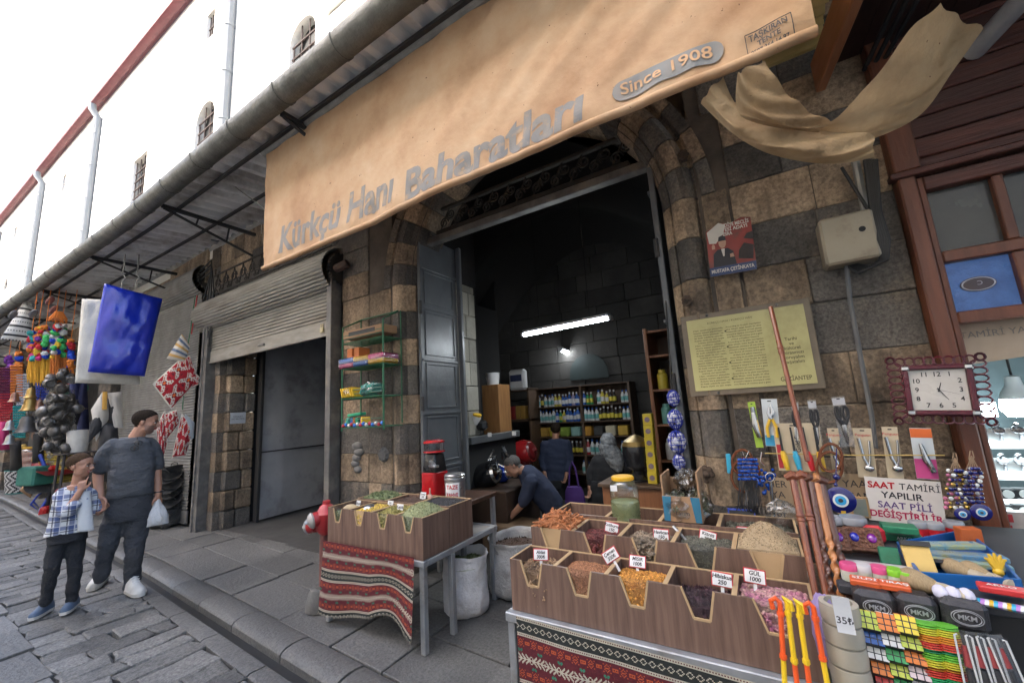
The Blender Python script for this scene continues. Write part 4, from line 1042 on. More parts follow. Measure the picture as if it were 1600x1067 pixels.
m_=MB(); a=A(1052,822,2.16); b=A(1078,850,2.10); m_.tube([a,b],.007,8); m_.lathe([(0,-.01),(.018,-.006),(.024,.01),(.02,.012),(0,.0)],12,b,sy=1.4); tag(m_.build('metal_scoop',mat('dull steel',(.5,.5,.5),rough=.35,metal=.7)),'long handled steel scoop stuck in the grey green seeds','scoop')
def k2(u,v):
    x=lerp(-1.10,.06,u); z=.552-.03*u-v*.46; y=1.715-.012*math.sin(u*9)*(v+.1)-.012*v*math.sin(u*21+3)
    return (x,y,z)
kilim('kilim_cloth','red striped kilim cloth hanging on the larger spice table at the front',k2,240,98,38)
# big jar with the yellow lid
def pet_jar(name,label,c,h,r,fillm,lidm,fill=.45,grain_=None):
    t=thing(name,label,'jar',c); c=Vector(c)
    prof=[(r*.9,0),(r,.02*h/.3),(r*.98,.2*h),(r*.95,.24*h),(r,.28*h),(r,.5*h),(r*.95,.54*h),(r,.58*h),(r,.76*h),(r*.9,.86*h),(r*.66,.93*h),(r*.66,.95*h)]
    m=MB(); m.lathe(prof,28,c); m.build('body',clearmat('clear pet plastic',(.88,.92,.88),.07,.12),t)
    m=MB(); f=[(p*.965,z) for p,z in prof if z<h*fill]; f.append((f[-1][0],h*fill)); f.append((0,h*(fill+.03))); f[0]=(f[0][0],.006); m.lathe(f,24,c); 
    if grain_:
        rn=random.Random(3)
        for i in range(260):
            a=rn.uniform(0,6.28); z=rn.uniform(.05,fill)*h; grain(m,(c.x+r*.95*math.cos(a),c.y+r*.95*math.sin(a),c.z+z),grain_,rn,r*.07)
    m.build('contents',fillm,t,smooth=60)
    m=MB(); n=28; m.lathe([(r*.74,.93*h),(r*.76,.935*h),(r*.76,h),(r*.72,1.012*h),(0,1.012*h)],n,c)
    for i in range(36): a=2*math.pi*i/36; m.box((c.x+r*.765*math.cos(a),c.y+r*.765*math.sin(a),c.z+.965*h),(.004,.004,.05*h),rot=(0,0,a))
    m.build('lid',lidm,t)
    return t
ylid=mat('yellow plastic lid',(.72,.42,.03),rough=.35)
p=A(981,828,2.28)
pj=pet_jar('plastic_jar','clear plastic jar of dried herb with a yellow lid on the larger stand',(p.x,p.y,.83),.26,.077,g4,ylid,.5,'flake')
m_=MB(); q=A(967,772,2.2); m_.box((p.x-.03,p.y-.078,.83+.21),(.036,.003,.03),rot=(0,0,.1)); m_.build('sticker',whitetag,pj)
# cardboard box of dried bundles
card=mat('brown cardboard',(.33,.20,.11),(.27,.16,.085),scale=5,rough=.85,bump=.1)
cbx=thing('cardboard_box','open cardboard box with blue stripes full of bagged dried flowers','box',(-.33,2.33,.885))
b0=A(1040,826,2.23); b1=A(1100,828,2.23); zt=A(1070,770,2.23).z-.02
m_=MB(); X0,X1=b0.x,b1.x
m_.bb(X0,X1,2.23,2.24,.888,zt); m_.bb(X0,X0+.008,2.241,2.45,.888,zt+.1); m_.bb(X1-.008,X1,2.241,2.45,.888,zt+.12); m_.bb(X0+.009,X1-.009,2.44,2.45,.888,zt+.06)
m_.build('carton',card,cbx,smooth=0)
for pl_ in([(X0+.002,.89),(X0+.03,.89),(X0+.045,zt),(X0+.002,zt)],[(X1-.03,.89),(X1-.002,.89),(X1-.002,zt),(X1-.045,zt)]): m_=MB(); m_.prism(pl_,2.227,2.2295); m_.build('blue_stripe',mat('carton blue',(.03,.16,.26),rough=.8),cbx,smooth=0)
m_=MB(); text_mb(m_,'Tarım',.03,face_M(((X0+X1)/2,2.2285,.93))); m_.build('lettering',ink,cbx,smooth=0)
plastic=clearmat('crinkled clear film',(.92,.93,.94),.10,.18,bump=22)
def blob(c,r,seed,amp=.35,n=16,m=11,sc=(1,1,1),freq=6):
    mb=MB(); mb.sphere((0,0,0),1,n,m)
    v=[]
    for p in mb.v:
        q=Vector(p); k=1+amp*pnoise(q*freq*.4+Vector((seed,seed*2,0)))
        v.append((c[0]+q.x*r*k*sc[0],c[1]+q.y*r*k*sc[1],c[2]+q.z*r*k*sc[2]))
    mb.v=v; return mb
brownb=spice('dried brown flower',(.17,.10,.05),(.11,.07,.035)); greenb=spice('dried green bundle',(.20,.22,.12),(.13,.15,.08))
for (px,py,Y,r,m,lb) in((1062,790,2.29,.075,greenb,'bag of grey green dried flowers at the left in the cardboard box'),(1088,786,2.33,.07,greenb,'bag of pale green dried leaves at the right in the cardboard box'),(1075,752,2.36,.062,brownb,'bag of brown dried flower heads on top in the cardboard box')):
    c=A(px,py,Y); t=thing('herb_bag',lb,'herb bag',(c.x,c.y,c.z-r)); rn=random.Random(px)
    m_=MB()
    for i in range(260):
        d=Vector((rn.gauss(0,1),rn.gauss(0,1),rn.gauss(0,1))).normalized()*r*rn.uniform(.5,.92); grain(m_,c+d,'flake',rn,.012)
    m_.build('dried_flowers',m,t,smooth=0); b=blob(c,r*1.08,px,.35,18,12); b.build('plastic_bag',plastic,t,smooth=0)
# sacks
sackw=mat('white woven sack',(.72,.72,.74),(.6,.6,.62),scale=4,rough=.7,bump=2.0,bscale=7,dirt=(.42,.40,.38),dscale=4)
sackg=mat('grey woven sack',(.42,.42,.42),(.33,.33,.33),scale=4,rough=.75,bump=1.8,bscale=7,dirt=(.22,.21,.2),dscale=4)
def sack(label,c,r,h,m,fm,seed,rim=.03,sq=.15):
    t=thing('spice_sack',label,'sack',c); mb=MB(); n=36; rings=[]
    lv=[(.86,0),(1.0,.05),(1.03,.14),(1.04,.25),(1.02,.38),(1.0,.5),(.99,.62),(.98,.75),(.97,.84),(1.0,.93),(1.06,.99),(1.05,1.0),(.99,.985),(.95,.93),(.93,.80)]
    for k,(q,z) in enumerate(lv):
        rg=[]
        for i in range(n):
            a=2*math.pi*i/n
            w=1+sq*.35*math.cos(4*a)*(.6)+.09*pnoise(Vector((math.cos(a)*2.2,math.sin(a)*2.2,z*3+seed)))+.06*pnoise(Vector((math.cos(a)*5,math.sin(a)*5,z*5+seed)))
            rg.append((c[0]+r*q*w*math.cos(a),c[1]+r*q*w*math.sin(a),c[2]+h*z+(.05*h*pnoise(Vector((math.cos(a)*1.5,math.sin(a)*1.5,seed))) if z>.9 else 0)))
        rings.append(rg)
    mb.loft(rings,cap=False); mb.add(rings[0],[tuple(reversed(range(n)))]); mb.build('sack_cloth',m,t,smooth=60)
    rn=random.Random(seed); mb=MB(); mb.lathe([(r*.97,h*.80),(r*.6,h*.86),(0,h*.89)],24,c)
    for i in range(350): a=rn.uniform(0,6.28); q=math.sqrt(rn.random())*r*.9; grain(mb,(c[0]+q*math.cos(a),c[1]+q*math.sin(a),c[2]+h*(.885-.07*(q/r))),'flake',rn,.012)
    mb.build('contents',fm,t,smooth=0)
    return t
p=G(708,968,.02); sack('white woven sack of green herb standing under the smaller spice table',(p.x,p.y+.16,.022),.17,.41,sackw,g1,3)
p=G(792,938,.02); sack('grey woven sack with rolled rim and dark contents behind the white sack',(p.x,p.y+.2,.022),.235,.42,sackg,g5,5,sq=.05)
# fire hydrant
hred=mat('chipped red paint',(.40,.025,.03),(.30,.02,.022),scale=10,rough=.4,dirt=(.42,.36,.34),dscale=14,dthr=(.60,.66),bump=.2)
chrome=mat('worn cap metal',(.5,.49,.48),(.35,.33,.32),scale=12,rough=.4,metal=.6)
hy=thing('fire_hydrant','chipped red fire hydrant with two capped outlets left of the small spice table','hydrant',(-3.20,2.12,.02))
hx,hyy=-3.16,2.14
hc=A(500,905,2.14); hx=hc.x+.05
m_=MB(); m_.lathe([(.12,.02),(.12,.05),(.10,.14),(.085,.17),(.07,.175),(.05,.175),(.05,.19),(0,.19)],20,(hx-.02,hyy,0)); m_.build('concrete_foot',mat('old concrete',(.14,.135,.125),(.09,.085,.08),rough=.9,bump=.5),hy)
zt=A(522,778,2.14).z; zb_=A(500,835,2.14).z
m_=MB(); m_.cyl((hx,hyy,.17),(hx,hyy,.62),.036,14); m_.build('standpipe',mat('rusty red pipe',(.19,.07,.06),(.13,.055,.05),rough=.6),hy)
top=.84
m_=MB(); m_.lathe([(.04,.58),(.06,.60),(.075,.62),(.078,.70),(.085,.715),(.085,.745),(.07,.76),(.05,.80),(.03,.815),(.03,.84),(0,.845)],22,(hx+.02,hyy,0)); m_.build('bonnet',hred,hy)
for ang,zz,L in((200,.665,.15),(250,.72,.10)):
    a=R_(ang); d=Vector((math.cos(a),math.sin(a),-.15)).normalized(); c=Vector((hx+.02,hyy,zz))
    m_=MB(); m_.tube([c,c+d*L*.6,c+d*L*.62,c+d*L],[.045,.045,.058,.058],16); o=m_.build('outlet',hred,hy)
    m_=MB(); e=c+d*L; m_.tube([e,e+d*.012,e+d*.03,e+d*.045],[.06,.064,.05,.02],16); m_.tube([e+d*.045,e+d*.065],.015,6); m_.build('outlet_cap',chrome,o)
# grinder and tin on a low bench behind the small stand
bench=thing('work_bench','dark brown work bench behind the smaller spice stand holding the red grinder','bench',(-2.5,2.95,.02))
m_=MB(); m_.bb(-2.85,-2.12,2.62,3.10,.74,.775,bev=.004); m_.build('top',mat('bench wood',(.07,.03,.016),(.04,.018,.01),rough=.5,aniso=(1,5,1)),bench)
for lx,ly in((-2.8,2.64),(-2.15,2.64),(-2.8,3.07),(-2.15,3.07)):
    m_=MB(); m_.bb(lx-.018,lx+.018,ly-.018,ly+.018,.022,.739,bev=.003); m_.build('leg',galv,bench)
m_=MB(); m_.bb(-2.68,-2.17,2.63,2.645,.45,.58); m_.build('apron_board',mat('plain board',(.3,.28,.25)),bench,smooth=0)
red=mat('glossy red enamel',(.42,.012,.016),(.36,.01,.014),rough=.2,coat=.5); blk=mat('black enamel',(.015,.015,.016),rough=.3); stl=mat('brushed steel',(.45,.45,.45),(.35,.35,.35),rough=.3,metal=.85,aniso=(1,1,12)); clr=clearmat('smoky clear plastic',(.6,.6,.62),.08)
gx=A(680,760,2.8); gr=thing('coffee_grinder','red and black coffee grinder with clear hopper behind the smaller stand','grinder',(gx.x,2.8,.776))
def sqring(cx,cy,z,a,b,rr=.3,n=24):
    o=[]
    for i in range(n):
        t=2*math.pi*i/n; c_,s_=math.cos(t),math.sin(t); p=.35
        o.append((cx+a*math.copysign(abs(c_)**p,c_),cy+b*math.copysign(abs(s_)**p,s_),z))
    return o
m_=MB(); m_.loft([sqring(gx.x,2.8,z,a,b) for z,a,b in((.777,.088,.10),(.79,.09,.10),(.98,.087,.098),(.985,.08,.09))]); m_.build('body',red,gr)
m_=MB(); m_.loft([sqring(gx.x,2.8,z,a,b) for z,a,b in((.985,.08,.085),(1.0,.085,.09),(1.13,.065,.07),(1.14,.06,.065))]); m_.build('motor_cover',blk,gr)
m_=MB(); m_.lathe([(.05,1.14),(.10,1.155),(.10,1.165),(.085,1.17)],24,(gx.x,2.8,0)); m_.lathe([(.085,1.235),(.098,1.238),(.098,1.25),(.07,1.262),(0,1.262)],24,(gx.x,2.8,0)); m_.build('hopper_rim',red,gr)
m_=MB(); m_.lathe([(.085,1.168),(.088,1.236)],24,(gx.x,2.8,0)); m_.build('hopper',clr,gr)
m_=MB(); m_.cyl((gx.x+.02,2.73,1.075),(gx.x+.12,2.66,1.065),.018,12); m_.box((gx.x+.1,2.68,1.05),(.12,.05,.02),rot=(0,0,-.4),bev=.005); m_.build('spout',stl,gr)
tx=A(709,775,2.72); tin=thing('steel_tin','round steel tin with a white paper sign beside the red grinder','tin',(tx.x,2.74,.776))
m_=MB(); m_.lathe([(.083,.777),(.085,.79),(.085,.93),(.09,.935),(.09,.955),(.085,.96)],28,(tx.x,2.74,0)); m_.build('can',stl,tin)
m_=MB(); m_.lathe([(.088,.961),(.09,.965),(.09,.975),(.08,.985),(0,.985)],28,(tx.x,2.74,0)); m_.build('lid',stl,tin)
m_=MB(); m_.grid(lambda u,v:(tx.x+.088*math.sin(lerp(-.35,1.1,u)),2.74-.088*math.cos(lerp(-.35,1.1,u)),lerp(.79,.92,v)),10,1); pp=m_.build('paper_sign',whitetag,tin)
m_=MB()
for s,z in(('TAZE',.885),('KAHVE',.825)):
    text_mb(m_,s,.045,None,bold=.001,fit=.10,fn=lambda v:(tx.x+.090*math.sin((v.x+.035)/.088),2.74-.090*math.cos((v.x+.035)/.088),z+v.y),sub=1)
m_.build('lettering',redtag,pp,smooth=0)
# green wire rack on the pier
gren=mat('green coated wire',(.015,.12,.05),(.012,.09,.04),rough=.4)
def rp(px,py,Y=2.74): return A(px,py,Y)
rk=thing('wire_rack','green wire rack of sponges and cloths hanging on the banded stone pier','rack',(-3.3,2.75,1.4))
m_=MB()
FL,FR=rp(550,660).x,rp(615,660).x; ZB=rp(552,672).z; ZT=rp(552,515).z
for x in(FL,FR):
    m_.tube([(x,2.62,ZB),(x,2.62,ZT),(x+.03*(1 if x==FL else -1),2.84,ZT+.12)],.009,8)
    m_.cyl((x,2.85,ZB+.05),(x,2.85,ZT+.12),.007,8)
m_.tube([(FL+.03,2.84,ZT+.12),(FR-.03,2.84,ZT+.12)],.009,8)
zsh=[rp(550,y,2.62).z for y in(668,622,575,535)]
for z in zsh:
    for y in(2.62,2.85): m_.cyl((FL,y,z),(FR,y,z),.005,6)
    for i in range(9): y=lerp(2.62,2.85,i/8); m_.cyl((FL,y,z-.004),(FR,y,z-.004),.003,5)
    for h in(.04,.08): m_.cyl((FL,2.62,z+h),(FR,2.62,z+h),.004,5)
    for x in(FL,FR): m_.cyl((x,2.62,z),(x,2.85,z),.005,6)
m_.build('frame',gren,rk)
spc=dict(pink=mat('pink sponge',(.62,.06,.22),rough=.9),yel=mat('yellow sponge',(.78,.48,.03),rough=.9),blu=mat('blue sponge',(.04,.16,.55),rough=.9),teal=mat('teal sponge',(.05,.36,.28),rough=.9),orange=mat('orange carton',(.55,.16,.04)),grn=mat('green sponge',(.03,.3,.15),rough=.9))
W=FR-FL
tg='cleaning goods on the green rack'
z=zsh[2]
t=thing('sponge_pack','long pack of pink, blue and yellow sponges in clear film on the rack','sponges',((FL+FR)/2,2.70,z+.006),tg)
m_=MB(); cols=['pink','blu','yel']
for i in range(3):
    for j in range(2):
        m_.bb(FL-.04+i*(W+.06)/3,FL-.04+(i+1)*(W+.06)/3-.003,2.60,2.80,z+.008+j*.05,z+.055+j*.05,bev=.01,mi=(i+j*1)%3)
m_.build('sponges',[spc['pink'],spc['blu'],spc['yel']],t); m_=MB(); m_.bb(FL-.05,FR+.03,2.59,2.81,z+.006,z+.11,bev=.02); m_.build('film',plastic,t)
z=zsh[1]
t=thing('sponge_pack','pack of teal sponges in clear film on the third rack shelf','sponges',((FL+FR)/2+.08,2.70,z+.006),tg)
m_=MB()
for i in range(4): m_.box((FL+W*.45+i*.045,2.70,z+.07+.012*(i%2)),(.05,.14,.10),rot=(0,.35,0),bev=.015)
m_.build('sponges',spc['teal'],t); b=blob(((FL+FR)/2+.06,2.7,z+.075),.13,5,.3,sc=(1,.8,.62)); b.build('film',plastic,t,smooth=0)
t=thing('sponge_pack','pack of yellow scouring pads in clear film on the third rack shelf','sponges',(FL+.08,2.68,z+.006),tg)
m_=MB()
for i in range(6): m_.box((FL+.01+i*.034,2.66,z+.06),(.016,.12,.10),rot=(0,-.35,0),bev=.004)
m_.build('pads',spc['yel'],t); b=blob((FL+.09,2.67,z+.06),.10,8,.25,sc=(1,.8,.6)); b.build('film',plastic,t,smooth=0)
z=zsh[3]
t=thing('cloth_carton','flat brown carton of cloths on the top rack shelf','carton',((FL+FR)/2,2.7,z+.006),tg)
m_=MB(); m_.bb(FL+.0,FR-.02,2.62,2.82,z+.05,z+.13,bev=.004); m_.build('carton',card,t); m_=MB(); m_.bb(FL+.10,FR-.12,2.617,2.6195,z+.07,z+.11); m_.build('print',ink,t,smooth=0)
m_=MB()
for i in range(2): m_.bb(FL+.02+i*.11,FL+.10+i*.11,2.66,2.8,zsh[2]+.115,zsh[2]+.215,bev=.004)
tag(m_.build('soap_carton',spc['orange']),'orange soap cartons standing behind the long pink sponge pack','carton',tg)
z=zsh[0]; rn=random.Random(2)
lbs=[('yel','small yellow packet'),('teal','small teal packet'),('blu','small blue packet'),('orange','small orange packet'),('grn','small green packet'),('pink','small pink packet'),('yel','second yellow packet')]
for i,(cn,lb) in enumerate(lbs):
    m_=MB(); x=FL+.025+i*.045; m_.box((x,2.68+rn.uniform(-.02,.02),z+.055),(.035,.09,.085),rot=(0,rn.uniform(-.3,.3),rn.uniform(-.2,.2)),bev=.006); tag(m_.build('sponge_packet',spc[cn]),lb+f' on the lowest shelf of the green rack, {["first","second","third","fourth","fifth","sixth","last"][i]} from its left end','packet',tg)
m_=MB(); m_.box((FL+.18,2.66,z+.125),(.20,.08,.03),rot=(0,-.06,0),bev=.006); tag(m_.build('sponge_packet',spc['grn']),'flat green pad lying over the packets of the lowest rack shelf','packet',tg)
m_=MB()
for i in range(14):
    m_.sphere((FL+.02+i*W/14,2.625,z+.02+.012*(i%2)),.02,8,6,mi=i%3)
tag(m_.build('scourer_bag',[mat('red mesh',(.45,.03,.05)),spc['blu'],mat('silver scourer',(.6,.6,.6),metal=.5)]),'row of red, blue and silver scourers along the lowest rack shelf','scourers',tg)
# chains of rope knots carved on the pier
stonec=mat('weathered carved stone',(.15,.145,.14),(.10,.095,.09),rough=.9,bump=.4)
for px,py,r,lb in((558,715,.11,'carved twisted knot of stone on the left face of the banded pier'),(600,710,.075,'round carved stone boss on the banded pier'),):
    c=A(px,py,2.885); m_=MB()
    if px<580:
        for k in range(5): m_.sphere((c.x+.03*math.sin(k*1.7),c.y,c.z+.12-k*.06),.075-.004*k,12,8,sc=(1,.5,.65))
    else: m_.lathe([(0,.03),(.04,.028),(.07,.012),(.075,0)],20,(0,0,0),M=Matrix.Translation(c)@Matrix.Rotation(R_(90),4,'X')); 
    if px>580:
        for k in range(8): a=k*math.pi/4; m_.sphere((c.x+.05*math.cos(a),c.y-.015,c.z+.05*math.sin(a)),.02,8,6)
    tag(m_.build('carved_boss',stonec),lb,'carving')
for px,py,r,lb in((1104,741,.05,'dark carved rosette low on the right pier'),(1067,243,.04,'dark carved rosette high on the right pier'),(1073,470,.035,'small dark carved rosette beside the yellow information panel')):
    p=A(px,py,2.80); m_=MB(); 
    for k in range(7): a=k*math.pi*2/7; m_.sphere((p.x+r*.55*math.cos(a),p.y,p.z+r*.7*math.sin(a)),r*.42,8,6,sc=(1,.6,1))
    m_.sphere((p.x,p.y-.01,p.z),r*.45,8,6); m_.bb(p.x-r*.5,p.x+r*.5,p.y,p.y+.06,p.z-r*.5,p.z+r*.5)
    tag(m_.build('carved_rosette',mat('dark carved stone',(.07,.045,.03),(.05,.035,.025),rough=.9,bump=.4)),lb,'carving')
# ================================================================ bazaar goods on the left
CAMP=Vector((0,0,EYE))
def V(px,py,P0):
    n=Vector((P0[0],P0[1],0)).normalized(); d=Vector(ray(px,py)); t=(Vector(P0)-CAMP).dot(n)/d.dot(n); return CAMP+d*t
def mpp(P): return (Vector(P)-CAMP).dot(Vector((RB@np.array([0,0,1])))) /FPX
def facing(P):
    n=Vector((P[0],P[1],0)).normalized(); return Vector((n.y,-n.x,0)),n
def quadbag(mb,cs,P0,th,nu=24,nv=24,mi=None,wr=.012,seed=0,puff=.6):
    c=[V(x,y,P0) for x,y in cs]; r,n=facing(P0)
    def f(side):
        def g(u,v):
            a=c[0].lerp(c[1],u); b=c[3].lerp(c[2],u); p=a.lerp(b,v)
            k=(max(0,math.sin(math.pi*u))*max(0,math.sin(math.pi*v)))**puff
            w=wr*pnoise(Vector((u*4,v*4,seed)))+wr*.3*pnoise(Vector((u*9+v*2,v*7,seed+4)))
            return p-n*side*(th*k+ (w if k>0.01 else 0))
        return g
    mb.grid(f(1),nu,nv,mi=mi if mi else 0); 
    g2=f(-1); mb.grid(lambda u,v:g2(1-u,v),nu,nv,mi=0)
tarp=mat('shiny blue tarp',(.004,.022,.40),(.004,.018,.32),scale=3,rough=.22,spec=.7,bump=.5,bscale=4)
ivory=mat('ivory woven bag',(.62,.60,.54),(.50,.48,.43),scale=5,rough=.9,bump=.5,bscale=60,dirt=(.4,.38,.33),dscale=3)
P0=Vector((-8.2,2.0,3)); P1=Vector((-8.45,2.05,3))
m_=MB(); quadbag(m_,[(163,443),(254,467),(226,588),(137,581)],P0,.13,nu=40,nv=40,wr=.035,seed=1,puff=.3); tag(m_.build('tarp_cover',tarp,smooth=60),'shiny blue tarpaulin cover hung over the pale bag under the canopy','tarp')
m_=MB(); quadbag(m_,[(128,467),(215,470),(219,601),(117,598)],P1,.12,nu=40,nv=40,wr=.03,seed=3,puff=.25); tag(m_.build('woven_bag',ivory,smooth=60),'large ivory woven bag hanging behind the blue tarpaulin','bag')
for px in(191,213):
    a=V(px,440,P0); m_=MB(); m_.tube([a+Vector((0,0,-.12)),a,a+Vector((.02,.03,.06)),a+Vector((-.02,.0,.14)),a+Vector((.02,0,.22)),a+Vector((0,0,.45))],.01,6); tag(m_.build('hanging_hook',zinc),f'{"left" if px<200 else "right"} thin steel hook above the blue tarpaulin','hook','hooks above the tarpaulin')
# kilim cushions strung in front of the shutter
cushm=[mat('cushion cream',(.55,.51,.45),rough=.95),mat('cushion red',(.36,.012,.022),rough=.95),mat('cushion orange',(.65,.12,.02),rough=.95),mat('cushion dark red',(.14,.01,.018),rough=.95)]
PAT=["11111111111111","10001111110001","10100111100101","11001011010011","11100100100111","13110033001131","13310322301331","13110322301131","11100033000111","11001011010011","10100111100101","10001111110001","11111331111111","11111111111111"]
def patt(i,j,nu=28,nv=28):
    if i<1 or j<1 or i>=nu-1 or j>=nv-1: return 0
    return int(PAT[j%14][i%14])
Pc=Vector((-7.55,2.62,2))
cg='kilim cushions strung in front of the shutter'
for cs,th,lb,pt in (([(238,600),(282,560),(313,590),(268,640)],.06,'large red diamond patterned kilim cushion, topmost red one on the string',1),
                 ([(284,558),(297,556),(312,600),(286,612)],.03,'narrow red folded kilim cushion at the right of the large one',1),
                 ([(255,648),(276,640),(281,660),(258,690)],.05,'small dark red kilim cushion half hidden behind the man',1),
                 ([(284,645),(303,668),(290,712),(268,716)],.05,'lowest red and orange kilim cushion on the string',1),
                 ([(289,646),(304,660),(303,684),(290,690)],.03,'plain blue grey cushion back behind the lowest kilim cushion',0),
                 ([(260,560),(284,522),(297,540),(290,566)],.05,'striped beige cushion at the top of the cushion string',2),
                 ([(244,665),(258,640),(262,690),(250,735)],.04,'cream sided red cushion beside the head of the man',1)):
    m_=MB(); 
    quadbag(m_,cs,Pc,th,28,28,mi=(patt if pt==1 else (lambda i,j:0) if pt==0 else (lambda i,j:(0,4,0,5)[(i//3)%4])),seed=th*100)
    ms=list(cushm)+[mat('cushion ochre',(.5,.3,.1),rough=.95),mat('cushion blue',(.12,.16,.25),rough=.95)]
    if pt==0: ms[0]=mat('cushion back',(.30,.34,.38),rough=.95)
    tag(m_.build('kilim_cushion',ms,smooth=60),lb,'cushion',cg)
m_=MB(); m_.tube([V(305,462,Pc),V(297,520,Pc),V(292,545,Pc),V(285,640,Pc)],.008,5); m_.tube([V(308,462,Pc),V(299,522,Pc)],.010,5,mi=1); tag(m_.build('twine',[gren,mat('red cord',(.4,.03,.03))]),'green and red cord holding the string of kilim cushions','cord')
# pile of black rubber baskets
rub=mat('black rubber',(.018,.018,.019),(.035,.034,.033),rough=.55,bump=.2,dirt=(.09,.085,.08),dscale=4)
bc=G(266,818,.02); bx,by=bc.x,bc.y
m_=MB(); m_.lathe([(.22,.0),(.31,.03),(.345,.16),(.35,.26),(.335,.27),(.31,.25),(.28,.06),(0,.05)],36,(bx,by,.022)); tag(m_.build('rubber_tub',rub,smooth=50),'wide black rubber tub at the bottom of the basket pile','tub')
def rubber_basket():
    t=thing('rubber_basket','x','basket',(0,0,0),'black rubber baskets piled in the wide tub')
    m=MB(); m.lathe([(.16,0),(.22,.02),(.30,.10),(.33,.16),(.34,.165),(.33,.15),(.21,.03),(0,.025)],26,(0,0,0)); m.build('bowl',rub,t,smooth=50)
    for s_ in(-1,1):
        m=MB(); m.tube([(s_*.31,-.10,.15),(s_*.38,-.08,.21),(s_*.40,0,.235),(s_*.38,.08,.21),(s_*.31,.10,.15)],.014,6); m.build('handle',rub,t)
    return t
rb0=rubber_basket(); rn=random.Random(6)
places=['lowest in the pile','second from the bottom of the pile','third from the bottom of the pile','middle of the pile','third from the top of the pile','second from the top of the pile','topmost of the pile']
for k in range(7):
    o=rb0 if k==0 else copy_tree(rb0)
    o.location=(bx+rn.uniform(-.03,.05),by+rn.uniform(-.03,.03),.13+k*.105); o.rotation_euler=(rn.uniform(-.12,.12),rn.uniform(-.1,.1),-.7+rn.uniform(-.5,.5)); o.scale=(.78,.78,.95)
    o['label']='black rubber basket with loop handles, '+places[k]
for k in range(6):
    o=copy_tree(rb0); o.location=(bx+.20+.03*rn.uniform(-1,1),by-.12+.01*k,.18+k*.115); o.rotation_euler=(rn.uniform(.1,.3),.95+rn.uniform(-.2,.2),-.5+rn.uniform(-.3,.3)); o.scale=(.5,)*3
    o['label']='small black rubber basket tipped against the right side of the pile, '+['lowest','second up','third up','fourth up','fifth up','topmost'][k]
# backpacks
wcan=mat('white canvas',(.55,.53,.5),rough=.9); bcan=mat('black canvas',(.02,.02,.024),(.04,.04,.045),rough=.6); ocan=mat('ochre strap',(.48,.27,.05),rough=.8)
Pb=Vector((-9.6,2.42,1.8))
for cs,mm,lb,th in (([(142,640),(160,612),(178,640),(150,690)],wcan,'cream canvas bag with dark red edge hanging left of the man',.09),([(168,622),(186,625),(187,655),(170,658)],bcan,'black round pocket bag hanging nearest the man',.08),([(140,660),(162,640),(158,672),(138,692)],bcan,'black flat bag with pointed flap hanging lowest on the left',.04),([(158,660),(184,662),(186,700),(152,705)],bcan,'black lower bag hanging behind the shoulder of the man',.1),([(168,614),(190,612),(192,668),(178,668)],wcan,'cream back panel bag behind the black pocket bag',.05)):
    m_=MB(); quadbag(m_,cs,Pb+Vector((0,rn.uniform(-.1,.15),0)),th,16,16,seed=th*50); tag(m_.build('hanging_bag',mm,smooth=60),lb,'bag','canvas bags hanging left of the man')
m_=MB(); m_.tube([V(164,612,Pb+Vector((.05,-.1,0))),V(163,640,Pb+Vector((.05,-.12,0)))],.035,6,flat=.3); tag(m_.build('bag_strap',ocan),'ochre yellow strap hanging between the canvas bags','strap')
# pompom strands with tassels
pc=[mat('pompom '+n,c,tuple(x*.7 for x in c),scale=40,rough=1,bump=.8,bscale=60) for n,c in (('green',(.06,.48,.13)),('blue',(.01,.06,.50)),('white',(.65,.65,.62)),('red',(.50,.02,.03)),('orange',(.68,.20,.03)),('yellow',(.72,.48,.04)),('pink',(.6,.04,.22)),('purple',(.16,.03,.28)),('teal',(.03,.33,.33)))]
gold=mat('golden yarn',(.62,.30,.03),(.72,.42,.04),scale=30,rough=.9)
orangey=mat('orange yarn',(.66,.22,.04),(.55,.16,.03),scale=30,rough=.9)
def strand(P,px,y0,y1,yf,seed,pal,label,yarn,wpx=8):
    rn=random.Random(seed); t=thing('pompom_strand',label,'tassel',V(px,y0,P),'pompom tassels hanging under the canopy'); u=mpp(P); r,n=facing(P)
    m=MB(); y=y0
    while y<y1:
        for k in range(2):
            c=V(px+rn.uniform(-wpx*.5,wpx*.5),y+rn.uniform(-2,2),P)+n*rn.uniform(-.12,.12); rad=u*rn.uniform(3.2,4.6); s_=len(m.v)
            m.sphere(c,rad,8,6,mi=rn.choice(pal))
            for q in range(s_,len(m.v)):
                v=Vector(m.v[q]); m.v[q]=tuple(c+(v-c)*(1+.22*rn.uniform(-1,1)))
        y+=5.2
    m.build('pompoms',pc,t,smooth=0)
    m=MB()
    for k in range(34):
        x=px+rn.uniform(-wpx*.8,wpx*.8); a=V(x,y1-3,P)+n*rn.uniform(-.1,.1); b=V(x+rn.uniform(-3,3),lerp(y1,yf,rn.uniform(.7,1)),P)+n*rn.uniform(-.1,.1); mid=a.lerp(b,.5)+r*u*rn.uniform(-1.5,1.5); m.tube([a,mid,b],u*.55,4)
    m.build('fringe',yarn,t,smooth=0)
    m=MB(); top=V(px,y0-3,P); m.cyl(top,(top.x,top.y,4.3),.006,5); m.build('cord',orangey,t)
Pt=Vector((-11.2,1.95,3))
strand(Pt,97,508,556,600,1,[0,1,2,3,0],'right hand strand of green, blue and red pompoms with orange fringe',orangey,9)
strand(Pt+Vector((.1,.1,0)),86,510,558,598,2,[0,2,1,3,5],'strand of green and white pompoms beside the right hand one',orangey,9)
strand(Pt+Vector((-.1,.1,0)),72,512,562,600,3,[1,2,3,0,4],'middle strand of mixed blue and white pompoms with yellow fringe',gold,8)
